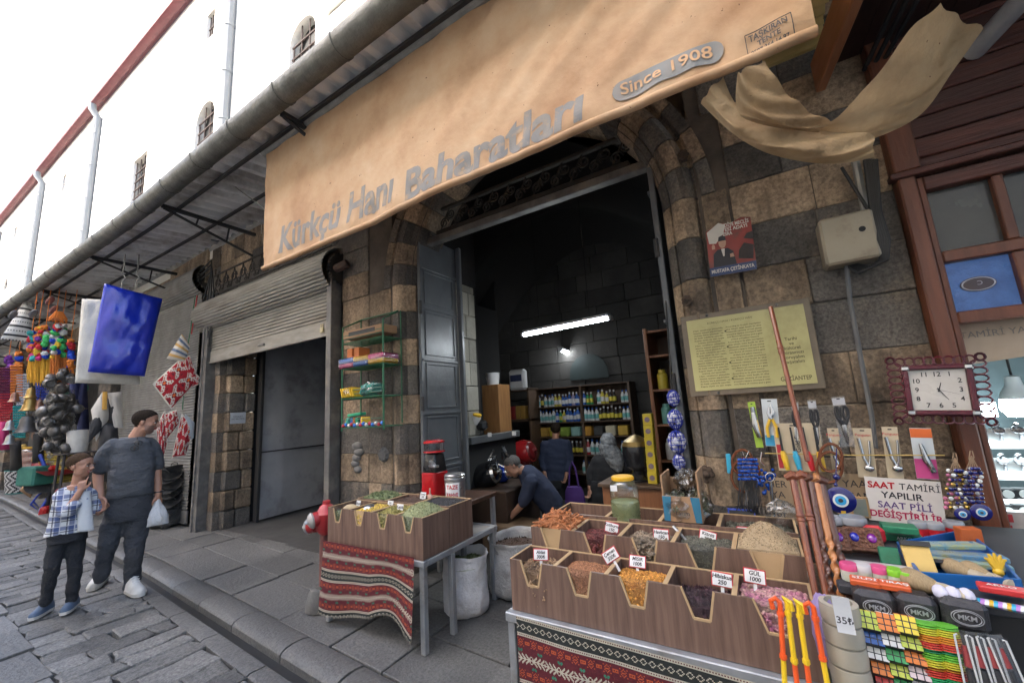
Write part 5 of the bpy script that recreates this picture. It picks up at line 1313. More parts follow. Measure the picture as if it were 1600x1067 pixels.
strand(Pt+Vector((-.2,0,0)),60,516,566,604,4,[4,3,6,7,5],'strand of orange and pink pompoms with long yellow fringe',gold,8)
strand(Pt+Vector((-.3,.1,0)),50,520,566,600,5,[6,3,8,4,1],'left hand strand of pink, teal and orange pompoms',gold,7)
strand(Pt+Vector((.2,.3,0)),111,535,578,596,6,[1,4,3,1],'narrow blue and orange pompom strand nearest the pale bag',orangey,5)
strand(Pt+Vector((-2,.2,0)),14,560,600,640,7,[7,7,3],'dark purple beaded strand at the left edge',mat('purple yarn',(.12,.02,.08)),8)
strand(Pt+Vector((-2,.3,0)),30,552,590,612,8,[4,1,2,4],'orange, blue and white pompom strand near the left edge',orangey,4)
m_=MB(); Pq=Vector((-11.1,1.9,3.5)); 
for k in range(40):
    a=R_(k*9); c=V(92,490,Pq); m_.tube([c,c+Vector((.05*math.cos(a),.05*math.sin(a),.03)),c+Vector((.12*math.cos(a),.12*math.sin(a),-.10-rn.uniform(0,.08)))],.006,4)
tag(m_.build('yarn_tassel',orangey,smooth=0),'orange yarn tassel topping the pompom strands','tassel')
# striped sack at the far left
strm=[mat('sack white',(.6,.59,.56),rough=.95,bump=.4,bscale=50),mat('sack black stripe',(.03,.03,.032),rough=.95)]
m_=MB(); quadbag(m_,[(38,470),(58,476),(52,536),(0,530)],Vector((-12.6,1.75,3.3)),.12,20,40,mi=lambda i,j:1 if (j%9 in(7,8) or j%9==3 and i%2) else 0,seed=7); tag(m_.build('striped_sack',strm,smooth=60),'white sack with black stripes hanging at the left edge under the canopy','sack')
# shoes, pink horn funnel
pinkw=mat('dusty pink leather',(.35,.14,.13),rough=.6)
for px,py,lb in((78,470,'upper dusty pink leather slipper hanging by the rain pipe'),(84,484,'lower dusty pink leather slipper hanging by the rain pipe'),(20,492,'grey slipper hanging at the far left by the striped sack'),(52,490,'grey blue slipper hanging on the striped sack')):
    c=V(px,py,Vector((-11.4,2.0,3.6))); m_=MB(); m_.loft([[ (c.x+.1*(k-2)*.9,c.y+w*math.cos(a),c.z+.02*(k-2)+w*.6*math.sin(a)) for a in [i*math.pi/4 for i in range(8)]] for k,w in enumerate((.02,.05,.055,.05,.02))]); tag(m_.build('leather_slipper',pinkw if px>60 else mat('grey felt',(.2,.21,.24))),lb,'slipper','slippers hanging under the canopy')
# bells and pots
brass=mat('brass',(.45,.30,.10),(.30,.19,.06),rough=.35,metal=.8); copper=mat('dull copper',(.30,.16,.11),(.2,.1,.07),rough=.4,metal=.7); pewter=mat('dark pewter',(.16,.15,.14),(.08,.075,.07),rough=.45,metal=.6); silver=mat('tinned metal',(.40,.40,.38),(.25,.25,.24),rough=.35,metal=.7)
Pp=Vector((-11.6,2.15,2))
def bell(px,py,h,m,label,P=Pp):
    c=V(px,py,P); s_=mpp(P)*h; t=thing('hanging_bell',label,'bell',c,'bells hanging in the bazaar')
    mb=MB(); mb.lathe([(.46,0),(.48,.03),(.36,.18),(.30,.45),(.28,.75),(.20,.92),(.06,.98),(.05,1.08),(0,1.1)],18,(0,0,0),M=Matrix.Translation(c)@Matrix.Scale(s_,4)); mb.build('body',m,t)
    mb=MB(); mb.cyl(c+Vector((0,0,s_*1.05)),c+Vector((0,0,s_*1.8)),.008,5); mb.build('chain',iron,t)
for a in ((45,642,22,brass,'large brass bell under the pompoms'),(47,622,16,brass,'small brass bell above the large brass one'),(40,676,26,pewter,'dark pewter bell left of the pot bunch'),(14,672,14,silver,'pale tinned bell near the left edge'),(14,694,14,silver,'lower pale tinned bell near the left edge'),(60,640,16,copper,'round copper bell beside the brass bells'),(62,660,18,pewter,'dark bell under the copper bell'),(22,628,14,copper,'copper bell above the tinned ones')): bell(*a)
def pot():
    t=thing('metal_pot','small dark metal pot in the hanging bunch under the tassels','pot',(0,0,0),'metal pots hanging in a bunch')
    m=MB(); m.lathe([(0,0),(.4,.04),(.55,.25),(.5,.5),(.36,.62),(.42,.72),(.38,.72),(.3,.62)],14); m.build('body',pewter,t,smooth=50)
    m=MB(); m.tube([(.5,0,.5),(.75,0,.55),(.78,0,.35),(.55,0,.22)],.05,5); m.build('handle',pewter,t); return t
p0=pot(); rn=random.Random(12); first=True
for i in range(64):
    px=rn.gauss(93,13); py=rn.uniform(585,700); P=Vector((-11.0+rn.uniform(-.2,.5),2.1+rn.uniform(-.15,.25),2)); c=V(px,py,P); o=p0 if first else copy_tree(p0); first=False
    o.location=c; o.rotation_euler=(rn.uniform(0,6),rn.uniform(0,6),rn.uniform(0,6)); o.scale=(mpp(P)*rn.uniform(11,17),)*3
# chains glinting among the pots
m_=MB()
for i in range(24):
    px=rn.uniform(70,115); P=Vector((-11.0,2.15+rn.uniform(-.15,.2),2)); a=V(px,rn.uniform(590,640),P); b=V(px+rn.uniform(-4,4),rn.uniform(690,735),P)
    for k in range(14): q=a.lerp(b,k/14); m_.tube([q+Vector((0,0,.03)),q+Vector((.012,.01,0)),q-Vector((0,0,.03)),q+Vector((-.012,-.01,0))],.006,4,closed=True)
tag(m_.build('hanging_chains',silver,smooth=0),'pale metal chains dangling below the bunch of pots','chain')
# more colourful hanging goods in the distance
rn=random.Random(31); cols=['pink','yellow','red','blue','teal','orange','purple']
spots=[(6,600),(10,640),(26,596),(36,610),(66,610),(120,640),(130,660),(5,680),(30,660),(25,712),(118,610),(112,725),(128,620),(60,700),(70,720)]
gl=['maroon bead string','red bead string','orange braided cord','white and blue bead string','blue bead string','dark woven pouch','dark blue cloth hanging','pink cloth bundle','teal bead string','dark pouch','navy scarf','brown leather pouch','navy cloth','dark pouch by the bells','yellow bead string']
gm=[(.12,.01,.04),(.42,.02,.03),(.62,.18,.03),(.45,.46,.5),(.02,.06,.4),(.03,.03,.04),(.02,.03,.10),(.5,.04,.15),(.03,.3,.3),(.04,.035,.03),(.02,.03,.12),(.14,.07,.04),(.03,.04,.12),(.03,.03,.03),(.6,.4,.05)]
where=['at the very left edge, upper','at the very left edge, lower','below the striped sack','right of the striped sack','between the tassels and the bells','behind the hanging pots, left','behind the hanging pots, right','at the left edge under the bells','left of the brass bells','above the plastic jar','just under the pale bag','beside the white bucket','under the pale bag on its right','below the dark bells','above the yellow cloths']
for (px,py),g_,c_,w_ in zip(spots,gl,gm,where):
    P=Vector((-12.4,2.45,2)); m_=MB(); k=0
    mm=mat('goods '+g_,c_,rough=.8)
    if 'string' in g_ or 'cord' in g_:
        for j in range(6):
            for q in range(12): m_.sphere(V(px+(j-2.5)*3.2,py-24+q*4.2,P),mpp(P)*1.9,6,5)
    else:
        quadbag(m_,[(px-9,py-22),(px+8,py-24),(px+10,py+22),(px-10,py+24)],P,.12,10,10,seed=px)
    tag(m_.build('bead_string' if 'string' in g_ or 'cord' in g_ else 'hanging_pouch',mm,smooth=60),f'{g_} {w_}','bead string' if 'string' in g_ or 'cord' in g_ else 'pouch','small goods hanging at the far bazaar stall')
# goods standing on the pavement
wv=[mat('basket black',(.03,.03,.035),rough=.7),mat('basket white',(.5,.5,.5),rough=.7),mat('basket rim teal',(.03,.20,.19),rough=.6)]
Pg=G(25,770,.02); u=mpp(Pg); c=(Pg.x,Pg.y+.2,.02)
m_=MB(); R0=u*26; H0=u*36
m_.grid(lambda a,b:(c[0]+(R0*(.86+.14*b))*math.cos(6.2832*a),c[1]+(R0*(.86+.14*b))*math.sin(6.2832*a),.02+H0*b),72,22,mi=lambda i,j:2 if j in(0,21) else (0 if ((i+ (j if (j//4)%2 else -j))%4)<2 else 1)); m_.lathe([(R0*.99,H0*.97),(0,H0*.9)],24,(c[0],c[1],.02))
tag(m_.build('woven_basket',wv),'round black and white woven basket on the pavement at the left edge','basket')
pet_jar('plastic_jar','big clear jar of coloured sweets with a yellow lid standing on the woven basket',(c[0]+.1,c[1],.02+H0),u*33,u*15,mat('coloured sweets',(.55,.08,.08),(.5,.45,.4),scale=60,rough=.5),ylid,.75)
Pk=Vector((-12.3,2.5,.5))
m_=MB(); quadbag(m_,[(30,766),(46,744),(58,756),(48,778)],Vector((-14,2.45,.3)),.10,8,8,puff=.15); tag(m_.build('carton',card,smooth=30),'brown carton tilted on the pavement beside the woven basket','carton')
m_=MB(); c=V(66,756,Pk); r,n=facing(Pk); u=mpp(Pk)
for k in range(2):
    cc=c+r*u*(k*10-4); m_.lathe([(u*14,.03),(u*13,.0),(0,0.01)],24,M=Matrix.Translation(cc)@Matrix.Rotation(math.atan2(r.y,r.x),4,'Z')@Matrix.Rotation(R_(80),4,'X'))
tag(m_.build('black_pans',rub),'two round black pans leaning behind the blue cart frame','pan')
m_=MB(); bl=mat('blue cart tube',(.01,.05,.42),rough=.35)
a=[V(48,790,Pk),V(56,776,Pk),V(64,785,Pk),V(86,756,Pk)]; m_.tube([V(76,757,Pk),V(57,776,Pk),V(48,788,Pk),V(62,799,Pk),V(86,760,Pk)],.018,7); m_.tube([V(50,786,Pk)+n*.3,V(62,797,Pk)+n*.3,V(84,762,Pk)+n*.3],.018,7); m_.cyl(V(62,799,Pk),V(62,797,Pk)+n*.3,.018,7); tag(m_.build('cart_frame',bl),'small blue tube cart frame standing at the kerb side','cart')
m_=MB(); m_.box(V(77,800,Pk),(.14,.3,.26),rot=(0,.2,.5),bev=.03); m_.box(V(80,770,Pk),(.05,.1,.7),rot=(0,.15,.5),bev=.01,mi=1); tag(m_.build('red_trolley',[mat('red plastic',(.5,.02,.02),rough=.4),bcan]),'red and black trolley base on the pavement behind the boy','trolley')
m_=MB(); c=V(100,735,Pk)
for k in range(12): m_.box(c+Vector((0,0,-.2+.05*k)),(.42+.03*(k%3),.4,.042),rot=(0,0,.5),bev=.015)
tag(m_.build('cloth_stack',mat('yellow cloth',(.50,.40,.08),(.35,.27,.06),rough=.9,isl=.4)),'stack of folded yellow cloths behind the boy','cloths')
m_=MB(); c=V(96,742,Vector((-12,2.2,.8))); m_.lathe([(0,0),(.2,.02),(.32,.10),(.34,.12),(.3,.11),(0,.05)],22,c); tag(m_.build('red_bowl',mat('red plastic',(.5,.02,.02),rough=.4)),'red plastic bowl above the yellow cloths behind the boy','bowl')
m_=MB(); c=V(120,706,Vector((-10.5,2.4,1.2))); m_.lathe([(.13,0),(.16,.36),(.165,.36),(.165,.385),(0,.39)],20,c); tag(m_.build('white_bucket',mat('white plastic',(.6,.59,.56),rough=.5)),'white plastic bucket standing behind the shoulder of the man','bucket')
m_=MB(); c=V(120,706,Vector((-10.5,2.4,1.2)))
for lx,ly in((-.2,-.2),(.2,-.2),(-.2,.2),(.2,.2)): m_.cyl((c.x+lx,c.y+ly,.02),(c.x+lx*.9,c.y+ly*.9,c.z-.03),.02,8)
m_.bb(c.x-.25,c.x+.25,c.y-.25,c.y+.25,c.z-.03,c.z-.003,bev=.008); tag(m_.build('goods_stool',mat('dark goods stool',(.06,.05,.045))),'dark stool under the white bucket behind the man','stool')
m_=MB(); c=V(60,742,Pk); m_.box(c,(.5,.4,.36),rot=(0,0,.3),bev=.03); tag(m_.build('green_crate',mat('green crate',(.03,.18,.14),rough=.6)),'green plastic crate between the jar and the yellow cloths','crate')
m_=MB(); c=V(75,728,Pk); m_.box(c,(.5,.2,.10),rot=(.1,.2,.3),bev=.04); m_.box(c+Vector((.1,-.1,.12)),(.06,.06,.3),rot=(.1,-.5,.3),bev=.02,mi=1); tag(m_.build('toy_bag',[mat('red plastic',(.5,.02,.02)),bl]),'red and blue toys heaped in the green crate','toys')
m_=MB(); m_.bb(-19,-13.3,2.78,2.95,.02,.9,bev=.02); tag(m_.build('display_counter',mat('brown counter',(.06,.04,.03),(.04,.03,.025),rough=.6)),'dark brown display counter at the far bazaar stall','counter')
# shop walls behind the goods
fw=thing('bazaar_shop_fronts','dim row of bazaar shop fronts under the canopy on the left','shopfront',(-20,2.9,0))
rn=random.Random(77); m_=MB()
for xa,xb in((-12.2,-11.4),(-16.2,-15.5),(-20.4,-19.8),(-25,-24.4)):
    m_=MB()
    for k,(a,b) in enumerate(zip(CB,CB[1:])): m_.bb(xa,xb,D+bend(xa)-.05,D+bend(xa)+.4,a+.003,b-.003,bev=.01,mi=CT[k])
    m_.build('stone_pier',[basalt,tan],fw,smooth=30)
m_=MB(); 
for xa,xb in((-15.5,-12.2),(-19.8,-16.2),(-24.4,-20.4),(-46,-25)): m_=MB(); m_.bb(xa,xb,D+.35,D+.5,0,4.5); m_.build('dark_backing',mat('dim shop depth',(.03,.027,.025)),fw,smooth=0)  # dark slabs stand in for the shaded depth of the shops
m_=MB()
for xa,xb in((-46,-7.62),): m_.bb(xa,xb,D+bend(-20)+.25,D+.6,3.9,4.5)
m_.build('stone_lintel',tan,fw,smooth=0)
# far crowd of wares closing the lane
rn=random.Random(5)
wcol=[(.3,.04,.05),(.5,.35,.1),(.05,.08,.3),(.3,.3,.3),(.15,.08,.05),(.4,.12,.05),(.06,.2,.15)]
ws_=['red','ochre','blue','grey','brown','orange','green']
m_=MB()
for i in range(260):
    x=rn.uniform(-40,-13.5); z=rn.uniform(.3,3.4); y=kerbY(x)+rn.uniform(.35,.7)
    k=rn.randrange(7)
    if rn.random()<.5: m_.sphere((x,y,z),rn.uniform(.05,.16),7,5,mi=k,sc=(1,1,rn.uniform(.8,2)))
    else: m_.box((x,y,z),(rn.uniform(.1,.4),.1,rn.uniform(.15,.5)),rot=(0,rn.uniform(-.4,.4),rn.uniform(-1,1)),bev=.03,mi=k)
tag(m_.build('far_wares',[mat('ware '+n,c,rough=.8) for n,c in zip(ws_,wcol)]),'mass of colourful wares hanging along the far end of the lane','wares',kind='stuff')
m_=MB(); m_.bb(-62,-60,-8,6,0,12); fe=m_.build('end_house',limestone,smooth=0); tag(fe,'pale house closing the far end of the lane','house')

m_=MB(); a=A(225,168,2.86); b=A(425,335,2.1); m_.tube([a.lerp(b,k/12)-Vector((0,0,.10*math.sin(math.pi*k/12))) for k in range(13)],.008,5); tag(m_.build('overhead_cable',zinc),'thin pale cable slung from the upper wall down over the canopy gutter','cable')
m_=MB(); rn=random.Random(15)
for k in range(4): m_.tube([A(300+rn.uniform(-6,10),440,2.80),A(330,425-k*6,2.78),A(322+k*4,455,2.76),A(316+k*5,480+k*9,2.78),A(325,500+k*14,2.76)],.012,6)
tag(m_.build('loose_cables',mat('black cable',(.012,.012,.012),rough=.5)),'loose black cables looped on the stone over the corner of the half raised shutter','cable')
# ================================================================ right pier: signs and hung goods
def plate_M(px,py,Y,roll=0):
    c=A(px,py,Y); return Matrix.Translation(c)@Matrix.Rotation(roll,4,'Y')
# yellow information panel
ip=thing('information_panel','yellow green information panel with two columns of fine print on the stone pier','sign',(-.02,2.86,1.4))
a=A(1070,503,2.85);b=A(1281,598,2.85); c=(a+b)/2; W=b.x-a.x-.02; Hh=a.z-b.z
PM=Matrix.Translation((c.x,2.845,c.z))
m_=MB(); m_.box((0,.012,0),(W+.07,.02,Hh+.07),bev=.004,M=PM); m_.build('backing_frame',mat('brown panel frame',(.16,.125,.085),(.11,.085,.06),rough=.5),ip)
m_=MB(); m_.box((0,-.002,0),(W,.006,Hh),M=PM); m_.build('face',mat('yellow green sheet',(.42,.385,.17),(.34,.31,.13),scale=3,rough=.35,dirt=(.17,.15,.05),dscale=2),ip,smooth=0)
m_=MB(); 
L1=['Han, onaltıncı yüzyılda','kesme taştan yapılmıştır.','Avlusu kare planlıdır ve','iki katlı odalarla çevrilir.','Kapısı siyah ve sarı taşla','örülmüş, sivri kemerlidir.']
def para(x0,w,lines,n,z0,dz):
    for i in range(n): text_mb(m_,lines[i%len(lines)],.0125,PM@face_M((x0,-.0055,z0-i*dz)),fit=w*(1 if i%6!=5 else .8),bold=.0002)
text_mb(m_,'KÜRKÇÜ HANI / KÜRKÇÜ HAN',.018,PM@face_M((-.07,-.0055,Hh/2-.035)))
para(-W*.31,W*.27,L1,23,Hh/2-.075,.0165)
para(-.0,W*.30,['According to its plain inscription','the khan was built in the','sixteenth century of cut stone','around a square courtyard with','two floors of rooms and a gate','of black and yellow masonry'],23,Hh/2-.075,.0165)
for i,s in enumerate(('Tarihi','ve','kültürel','mirasımızı','koruyalım','yaşatalım')): text_mb(m_,s,.026,PM@face_M((W*.36,-.0055,.035-i*.027)),bold=.0004)
text_mb(m_,'GAZİANTEP',.034,PM@face_M((W*.35,-.0055,-Hh/2+.035)),bold=.0005,fit=.15)
for i in range(4): m_.cyl((-W*.155,-.004,Hh/2-.1-i*.1),(-W*.155,-.007,Hh/2-.1-i*.1),.006,8,M=PM)
m_.build('lettering',mat('olive ink',(.07,.06,.02)),ip,smooth=0)
for sx in(-.3,.3):
    for sz in(-1,1): m_=MB(); m_.sphere((sx*W,-.0,sz*(Hh/2+.02)),.009,8,6,M=PM); m_.build('screw',steelpost,ip)
# poster
po=thing('election_poster','torn red poster of a man in a suit with a blue name band','poster',(-.2,2.84,2.3))
a=A(1104,350,2.86);b=A(1182,432,2.86); c=(a+b)/2; pw=(b.x-a.x)*1.12; ph=(a.z-b.z)*.84
QM=Matrix.Translation((c.x,2.80,c.z))@Matrix.Rotation(R_(2),4,'Y')
def pq(mb,pts,mi,y=-.0): mb.add([(p[0]*pw,y,p[1]*ph) for p in pts],[tuple(range(len(pts)))],mi,QM)
pm=[mat('poster red',(.25,.025,.016),(.15,.02,.014),rough=.5,dirt=(.06,.04,.03),dscale=9),mat('poster paper',(.5,.47,.42),(.4,.37,.33),rough=.6),mat('poster blue',(.02,.04,.12),rough=.5),mat('suit black',(.02,.02,.025),rough=.6),mat('poster skin',(.42,.24,.16),rough=.6),mat('torn grime',(.06,.05,.045),rough=.9)]
m_=MB(); pq(m_,[(-.5,-.5),(.5,-.5),(.5,.46),(.3,.5),(.05,.42),(-.2,.48),(-.5,.36)],0); m_.add([( -.5*pw,.004,-.5*ph),(.5*pw,.004,-.5*ph),(.5*pw,.004,.46*ph),(-.5*pw,.004,.36*ph)],[(0,1,2,3)],1,QM); m_.build('sheet',pm,po,smooth=0)
m_=MB(); pq(m_,[(-.45,.12),(-.30,.10),(-.12,.25),(-.05,.42),(-.2,.48),(-.48,.34)],1,-.001); pq(m_,[(-.5,-.5),(.5,-.5),(.5,-.34),(-.5,-.34)],2,-.001)
pq(m_,[(-.40,-.34),(.10,-.34),(.06,-.10),(-.05,-.02),(-.28,-.02),(-.38,-.10)],3,-.0015); pq(m_,[(-.20,-.02),(-.12,-.02),(-.14,-.16),(-.17,-.16)],1,-.002)
pq(m_,[(-.16+.085*math.cos(t*.5236),.10+.11*math.sin(t*.5236)) for t in range(12)],4,-.002); pq(m_,[(-.25,.13),(-.07,.13),(-.09,.21),(-.16,.23),(-.23,.21)],3,-.0025); pq(m_,[(-.40,.0),(-.33,.0),(-.33,.07),(-.37,.10),(-.40,.06)],4,-.002); pq(m_,[(-.02,-.2),(.07,-.2),(.05,-.13),(-.02,-.14)],4,-.0022)
pq(m_,[(.15,-.25),(.45,-.3),(.5,-.05),(.3,.02),(.18,-.1)],5,-.0012); pq(m_,[(.3,.1),(.5,.05),(.5,.2),(.38,.18)],5,-.0012)
m_.build('portrait',pm,po,smooth=0)
m_=MB(); 
for s,x,z,w_,mi in (('BELEDİYE MECLİS',.1,.40,.7,1),('ÜYESİ ADAYI',.1,.32,.62,1),('ESRA',-.02,.24,.2,1),('MUSTAFA ÇETİNKAYA',.0,-.42,.92,1)): text_mb(m_,s,.09*ph,QM@face_M((x*pw,-.003,z*ph)),mi=mi,fit=w_*pw,bold=.001)
m_.build('lettering',pm,po,smooth=0)
# electricity box, conduit, cables
eb=thing('junction_box','dirty beige electricity box with a round hole on the stone pier','electric box',(.6,2.75,2.2)); a=A(1292,352,2.78); b=A(1358,402,2.78)
m_=MB(); cx,cz=(a.x+b.x)/2+.0,(A(1325,375,2.78)).z; m_.box((cx,2.80,cz),(.235,.14,.27),bev=.012); m_.build('casing',mat('beige enamel',(.30,.26,.19),(.24,.2,.14),scale=4,rough=.5,dirt=(.16,.12,.08),dscale=5),eb)
m_=MB(); m_.cyl((cx+.06,2.7285,cz+.03),(cx+.06,2.735,cz+.03),.015,14); m_.build('lock_hole',black,eb)
m_=MB(); pts=[A(1322,410,2.82),A(1328,470,2.83),A(1345,560,2.84),A(1362,650,2.84),A(1368,700,2.84)]; m_.tube(pts,.0115,8); tag(m_.build('conduit_pipe',mat('grey conduit',(.13,.13,.13),(.09,.09,.09))),'grey conduit pipe running down the pier from the electricity box','pipe')
m_=MB()
for k in range(5): m_.tube([A(1352+k*4,250,2.80),A(1362+k*3,330,2.78),A(1372+k*4,375,2.74),A(1378+k*2,405,2.76),A(1362-k*5,418+k*2,2.80),A(1325,412+k,2.82)],.011,6)
m_.tube([A(1315,262,2.8),A(1345,310,2.8),A(1368,345,2.78)],.008,6); tag(m_.build('cable_bundle',mat('black cable',(.012,.012,.012),rough=.5)),'black cables running down beside the wooden post into the electricity box','cable')
m_=MB(); m_.cyl(A(1336,250,2.84),A(1352,330,2.84),.02,8); tag(m_.build('metal_pipe',zinc),'short thin metal pipe behind the cables under the torn awning','pipe')
# wire with cards
m_=MB(); m_.tube([A(1195,708,2.66),A(1340,711,2.66),A(1476,711,2.66)],.003,5); tag(m_.build('string_line',mat('yellow string',(.5,.36,.1))),'yellow string stretched across the hung cards','string')
cg='carded tools hung on the stone pier'
cbeige=mat('printed card beige',(.48,.40,.28),(.40,.33,.23),scale=8,rough=.6); cgreen=mat('card green',(.28,.42,.04),rough=.5); cwhite=mat('card white blue',(.5,.54,.56),rough=.5); cblue=mat('card blue print',(.04,.28,.48),rough=.5); cred=mat('card red',(.42,.03,.04),rough=.5); cpink=mat('card pink',(.5,.06,.22),rough=.5); cor=mat('card orange',(.6,.12,.02),rough=.5); dgrip=mat('dark grip',(.02,.02,.022),rough=.5); cyan=mat('cyan plastic',(.04,.36,.55),rough=.35); yelp=mat('yellow plastic',(.68,.42,.03),rough=.35); redp=mat('red plastic bright',(.55,.02,.03),rough=.35); chromeb=mat('chrome',(.6,.6,.6),(.5,.5,.5),rough=.15,metal=1.0)
def card(label,px0,py0,px1,py1,Y,m,nm='tool_card',roll=0):
    a=A(px0,py0,Y); b=A(px1,py1,Y); c=(a+b)/2; w=b.x-a.x; h=a.z-b.z
    t=thing(nm,label,'tool card',(c.x,Y,b.z),cg); Mx=Matrix.Translation(c)@Matrix.Rotation(roll,4,'Y')
    mb=MB(); mb.box((0,0,0),(w,.002,h),M=Mx); mb.box((0,-.0012,h/2-.012),(w*.25,.001,.006),M=Mx,mi=1); mb.build('card',[m,ink],t,smooth=0); return t,Mx,w,h
t,Mx,w,h=card('green blister card with a grey nail clipper, leftmost of the carded tools',1169,628,1192,699,2.70,cgreen,roll=-.03)
m_=MB(); m_.tube([(0,-.012,.07),(0,-.014,0),(.01,-.012,-.07)],[.012,.02,.014],10,M=Mx); m_.tube([(0,-.014,.07),(0,-.016,.10)],.012,8,M=Mx); m_.build('clipper',chromeb,t)
t,Mx,w,h=card('white and blue card with yellow handled pruning shears',1187,624,1224,697,2.69,cwhite,roll=.05)
m_=MB(); m_.box((0,-.0015,-h*.38),(w*.98,.001,h*.22),M=Mx); m_.build('blue_print',cblue,t,smooth=0)
m_=MB(); 
for s_ in(-1,1): m_.tube([(s_*.004,-.012,.02),(s_*.024,-.012,-.03),(s_*.020,-.012,-.08)],.008,8,M=Mx)
m_.build('handles',yelp,t); m_=MB(); m_.tube([(0,-.012,.02),(.012,-.012,.06),(.004,-.012,.10)],[.010,.012,.003],8,M=Mx); m_.tube([(0,-.014,.02),(-.010,-.014,.05),(-.002,-.014,.09)],[.010,.009,.003],8,M=Mx); m_.build('blades',chromeb,t)
def scissors(label,px0,py0,px1,py1,Y,roll,big=1):
    t,Mx,w,h=card(label,px0,py0,px1,py1,Y,clearmat('clear sleeve '+label,(.95,.95,.95),.08,.15),'scissors_pack',roll)
    m_=MB(); m_.box((0,-.001,h*.40),(w*.9,.001,h*.14),M=Mx); m_.build('header_card',mat('header grey',(.4,.4,.42)),t,smooth=0)
    m_=MB()
    for s_,sx in((-1,.75),(1,1.0)):
        cx=s_*w*.27; pts=[(cx+w*.2*math.cos(a)*sx,-.008,h*.17+h*.13*math.sin(a)) for a in [i*math.pi/7 for i in range(14)]]; m_.tube(pts,.006*big,6,closed=True,M=Mx); m_.tube([(cx,-.008,h*.04),(s_*.004,-.008,-h*.06)],.008*big,6,M=Mx)
    m_.build('handles',dgrip,t); m_=MB()
    for s_ in(-1,1): m_.tube([(s_*.005,-.008,-h*.04),(s_*.004,-.008,-h*.25),(0,-.008,-h*.46)],[.008,.007,.002],6,M=Mx)
    m_.build('blades',chromeb,t)
scissors('clear pack of small black handled scissors half behind the long pole',1232,628,1256,700,2.69,.10)
scissors('clear pack of black handled scissors right of the long pole',1260,625,1288,702,2.69,.02)
scissors('largest clear pack of black handled scissors, highest and rightmost',1299,620,1336,698,2.68,-.02,1.3)
t,Mx,w,h=card('beige card with yellow, cyan and red gas lighters',1206,662,1292,737,2.68,cbeige,roll=.02)
m_=MB(); m_.box((-w*.43,-.0015,-h*.2),(w*.1,.001,h*.5),M=Mx); m_.build('red_print',cred,t,smooth=0)
m_=MB(); text_mb(m_,'Gold Fire',.03,Mx@face_M((0,-.003,h*.12),(0,0,1),(-1,0,0)),bold=.0004); m_.build('lettering',ink,t,smooth=0)
for k,(x,mm) in enumerate(((-.36,yelp),(-.10,cyan),(.17,redp),(.40,yelp))):
    m_=MB(); m_.tube([(x*w,-.014,-h*.08),(x*w+.004,-.016,-h*.2),(x*w+.012,-.014,-h*.47)],[.010,.016,.011],10,M=Mx); o=m_.build('lighter',mm,t)
    m_=MB(); m_.tube([(x*w,-.014,-h*.08),(x*w-.004,-.014,h*.42)],[.006,.004],8,M=Mx); m_.build('nozzle',dgrip,o)
for (p0,p1,p2,p3,lb,mm,r) in ((1290,669,1322,745,'beige card with a steel nutcracker beside the scissors',cbeige,.05),(1329,669,1374,747,'wide beige card with a bent chrome tool, right of the nutcracker',cbeige,.06),(1374,667,1416,748,'beige card with a chrome ladle shaped tool under the clock',cbeige,.06)):
    t,Mx,w,h=card(lb,p0,p1,p2,p3,2.69,mm,roll=r)
    m_=MB(); m_.tube([(-.02,-.012,h*.3),(-.008,-.012,-h*.1),(.008,-.012,-h*.3)],.007,8,M=Mx); m_.tube([(.02,-.012,h*.25),(.016,-.012,-h*.1),(.008,-.014,-h*.3)],.005,8,M=Mx); m_.sphere((.008,-.016,-h*.3),.02,10,7,sc=(1,.5,.8),M=Mx); m_.build('tool',chromeb,t)
    m_=MB(); text_mb(m_,'Penguen',.018,Mx@face_M((0,-.0025,h*.36))); m_.build('lettering',redtag,t,smooth=0)
t,Mx,w,h=card('pink and orange card with a pocket knife, rightmost under the clock',1418,669,1470,749,2.68,cwhite,roll=.05)
m_=MB(); m_.box((0,-.0015,h*.40),(w,.001,h*.18),M=Mx); m_.build('orange_print',cor,t,smooth=0); m_=MB(); m_.box((0,-.0015,-h*.3),(w,.001,h*.38),M=Mx); m_.build('pink_print',cpink,t,smooth=0); m_=MB(); m_.tube([(-.01,-.012,h*.2),(0,-.014,-.02),(.02,-.012,-h*.35)],[.006,.014,.012],10,M=Mx); m_.build('knife',chromeb,t)
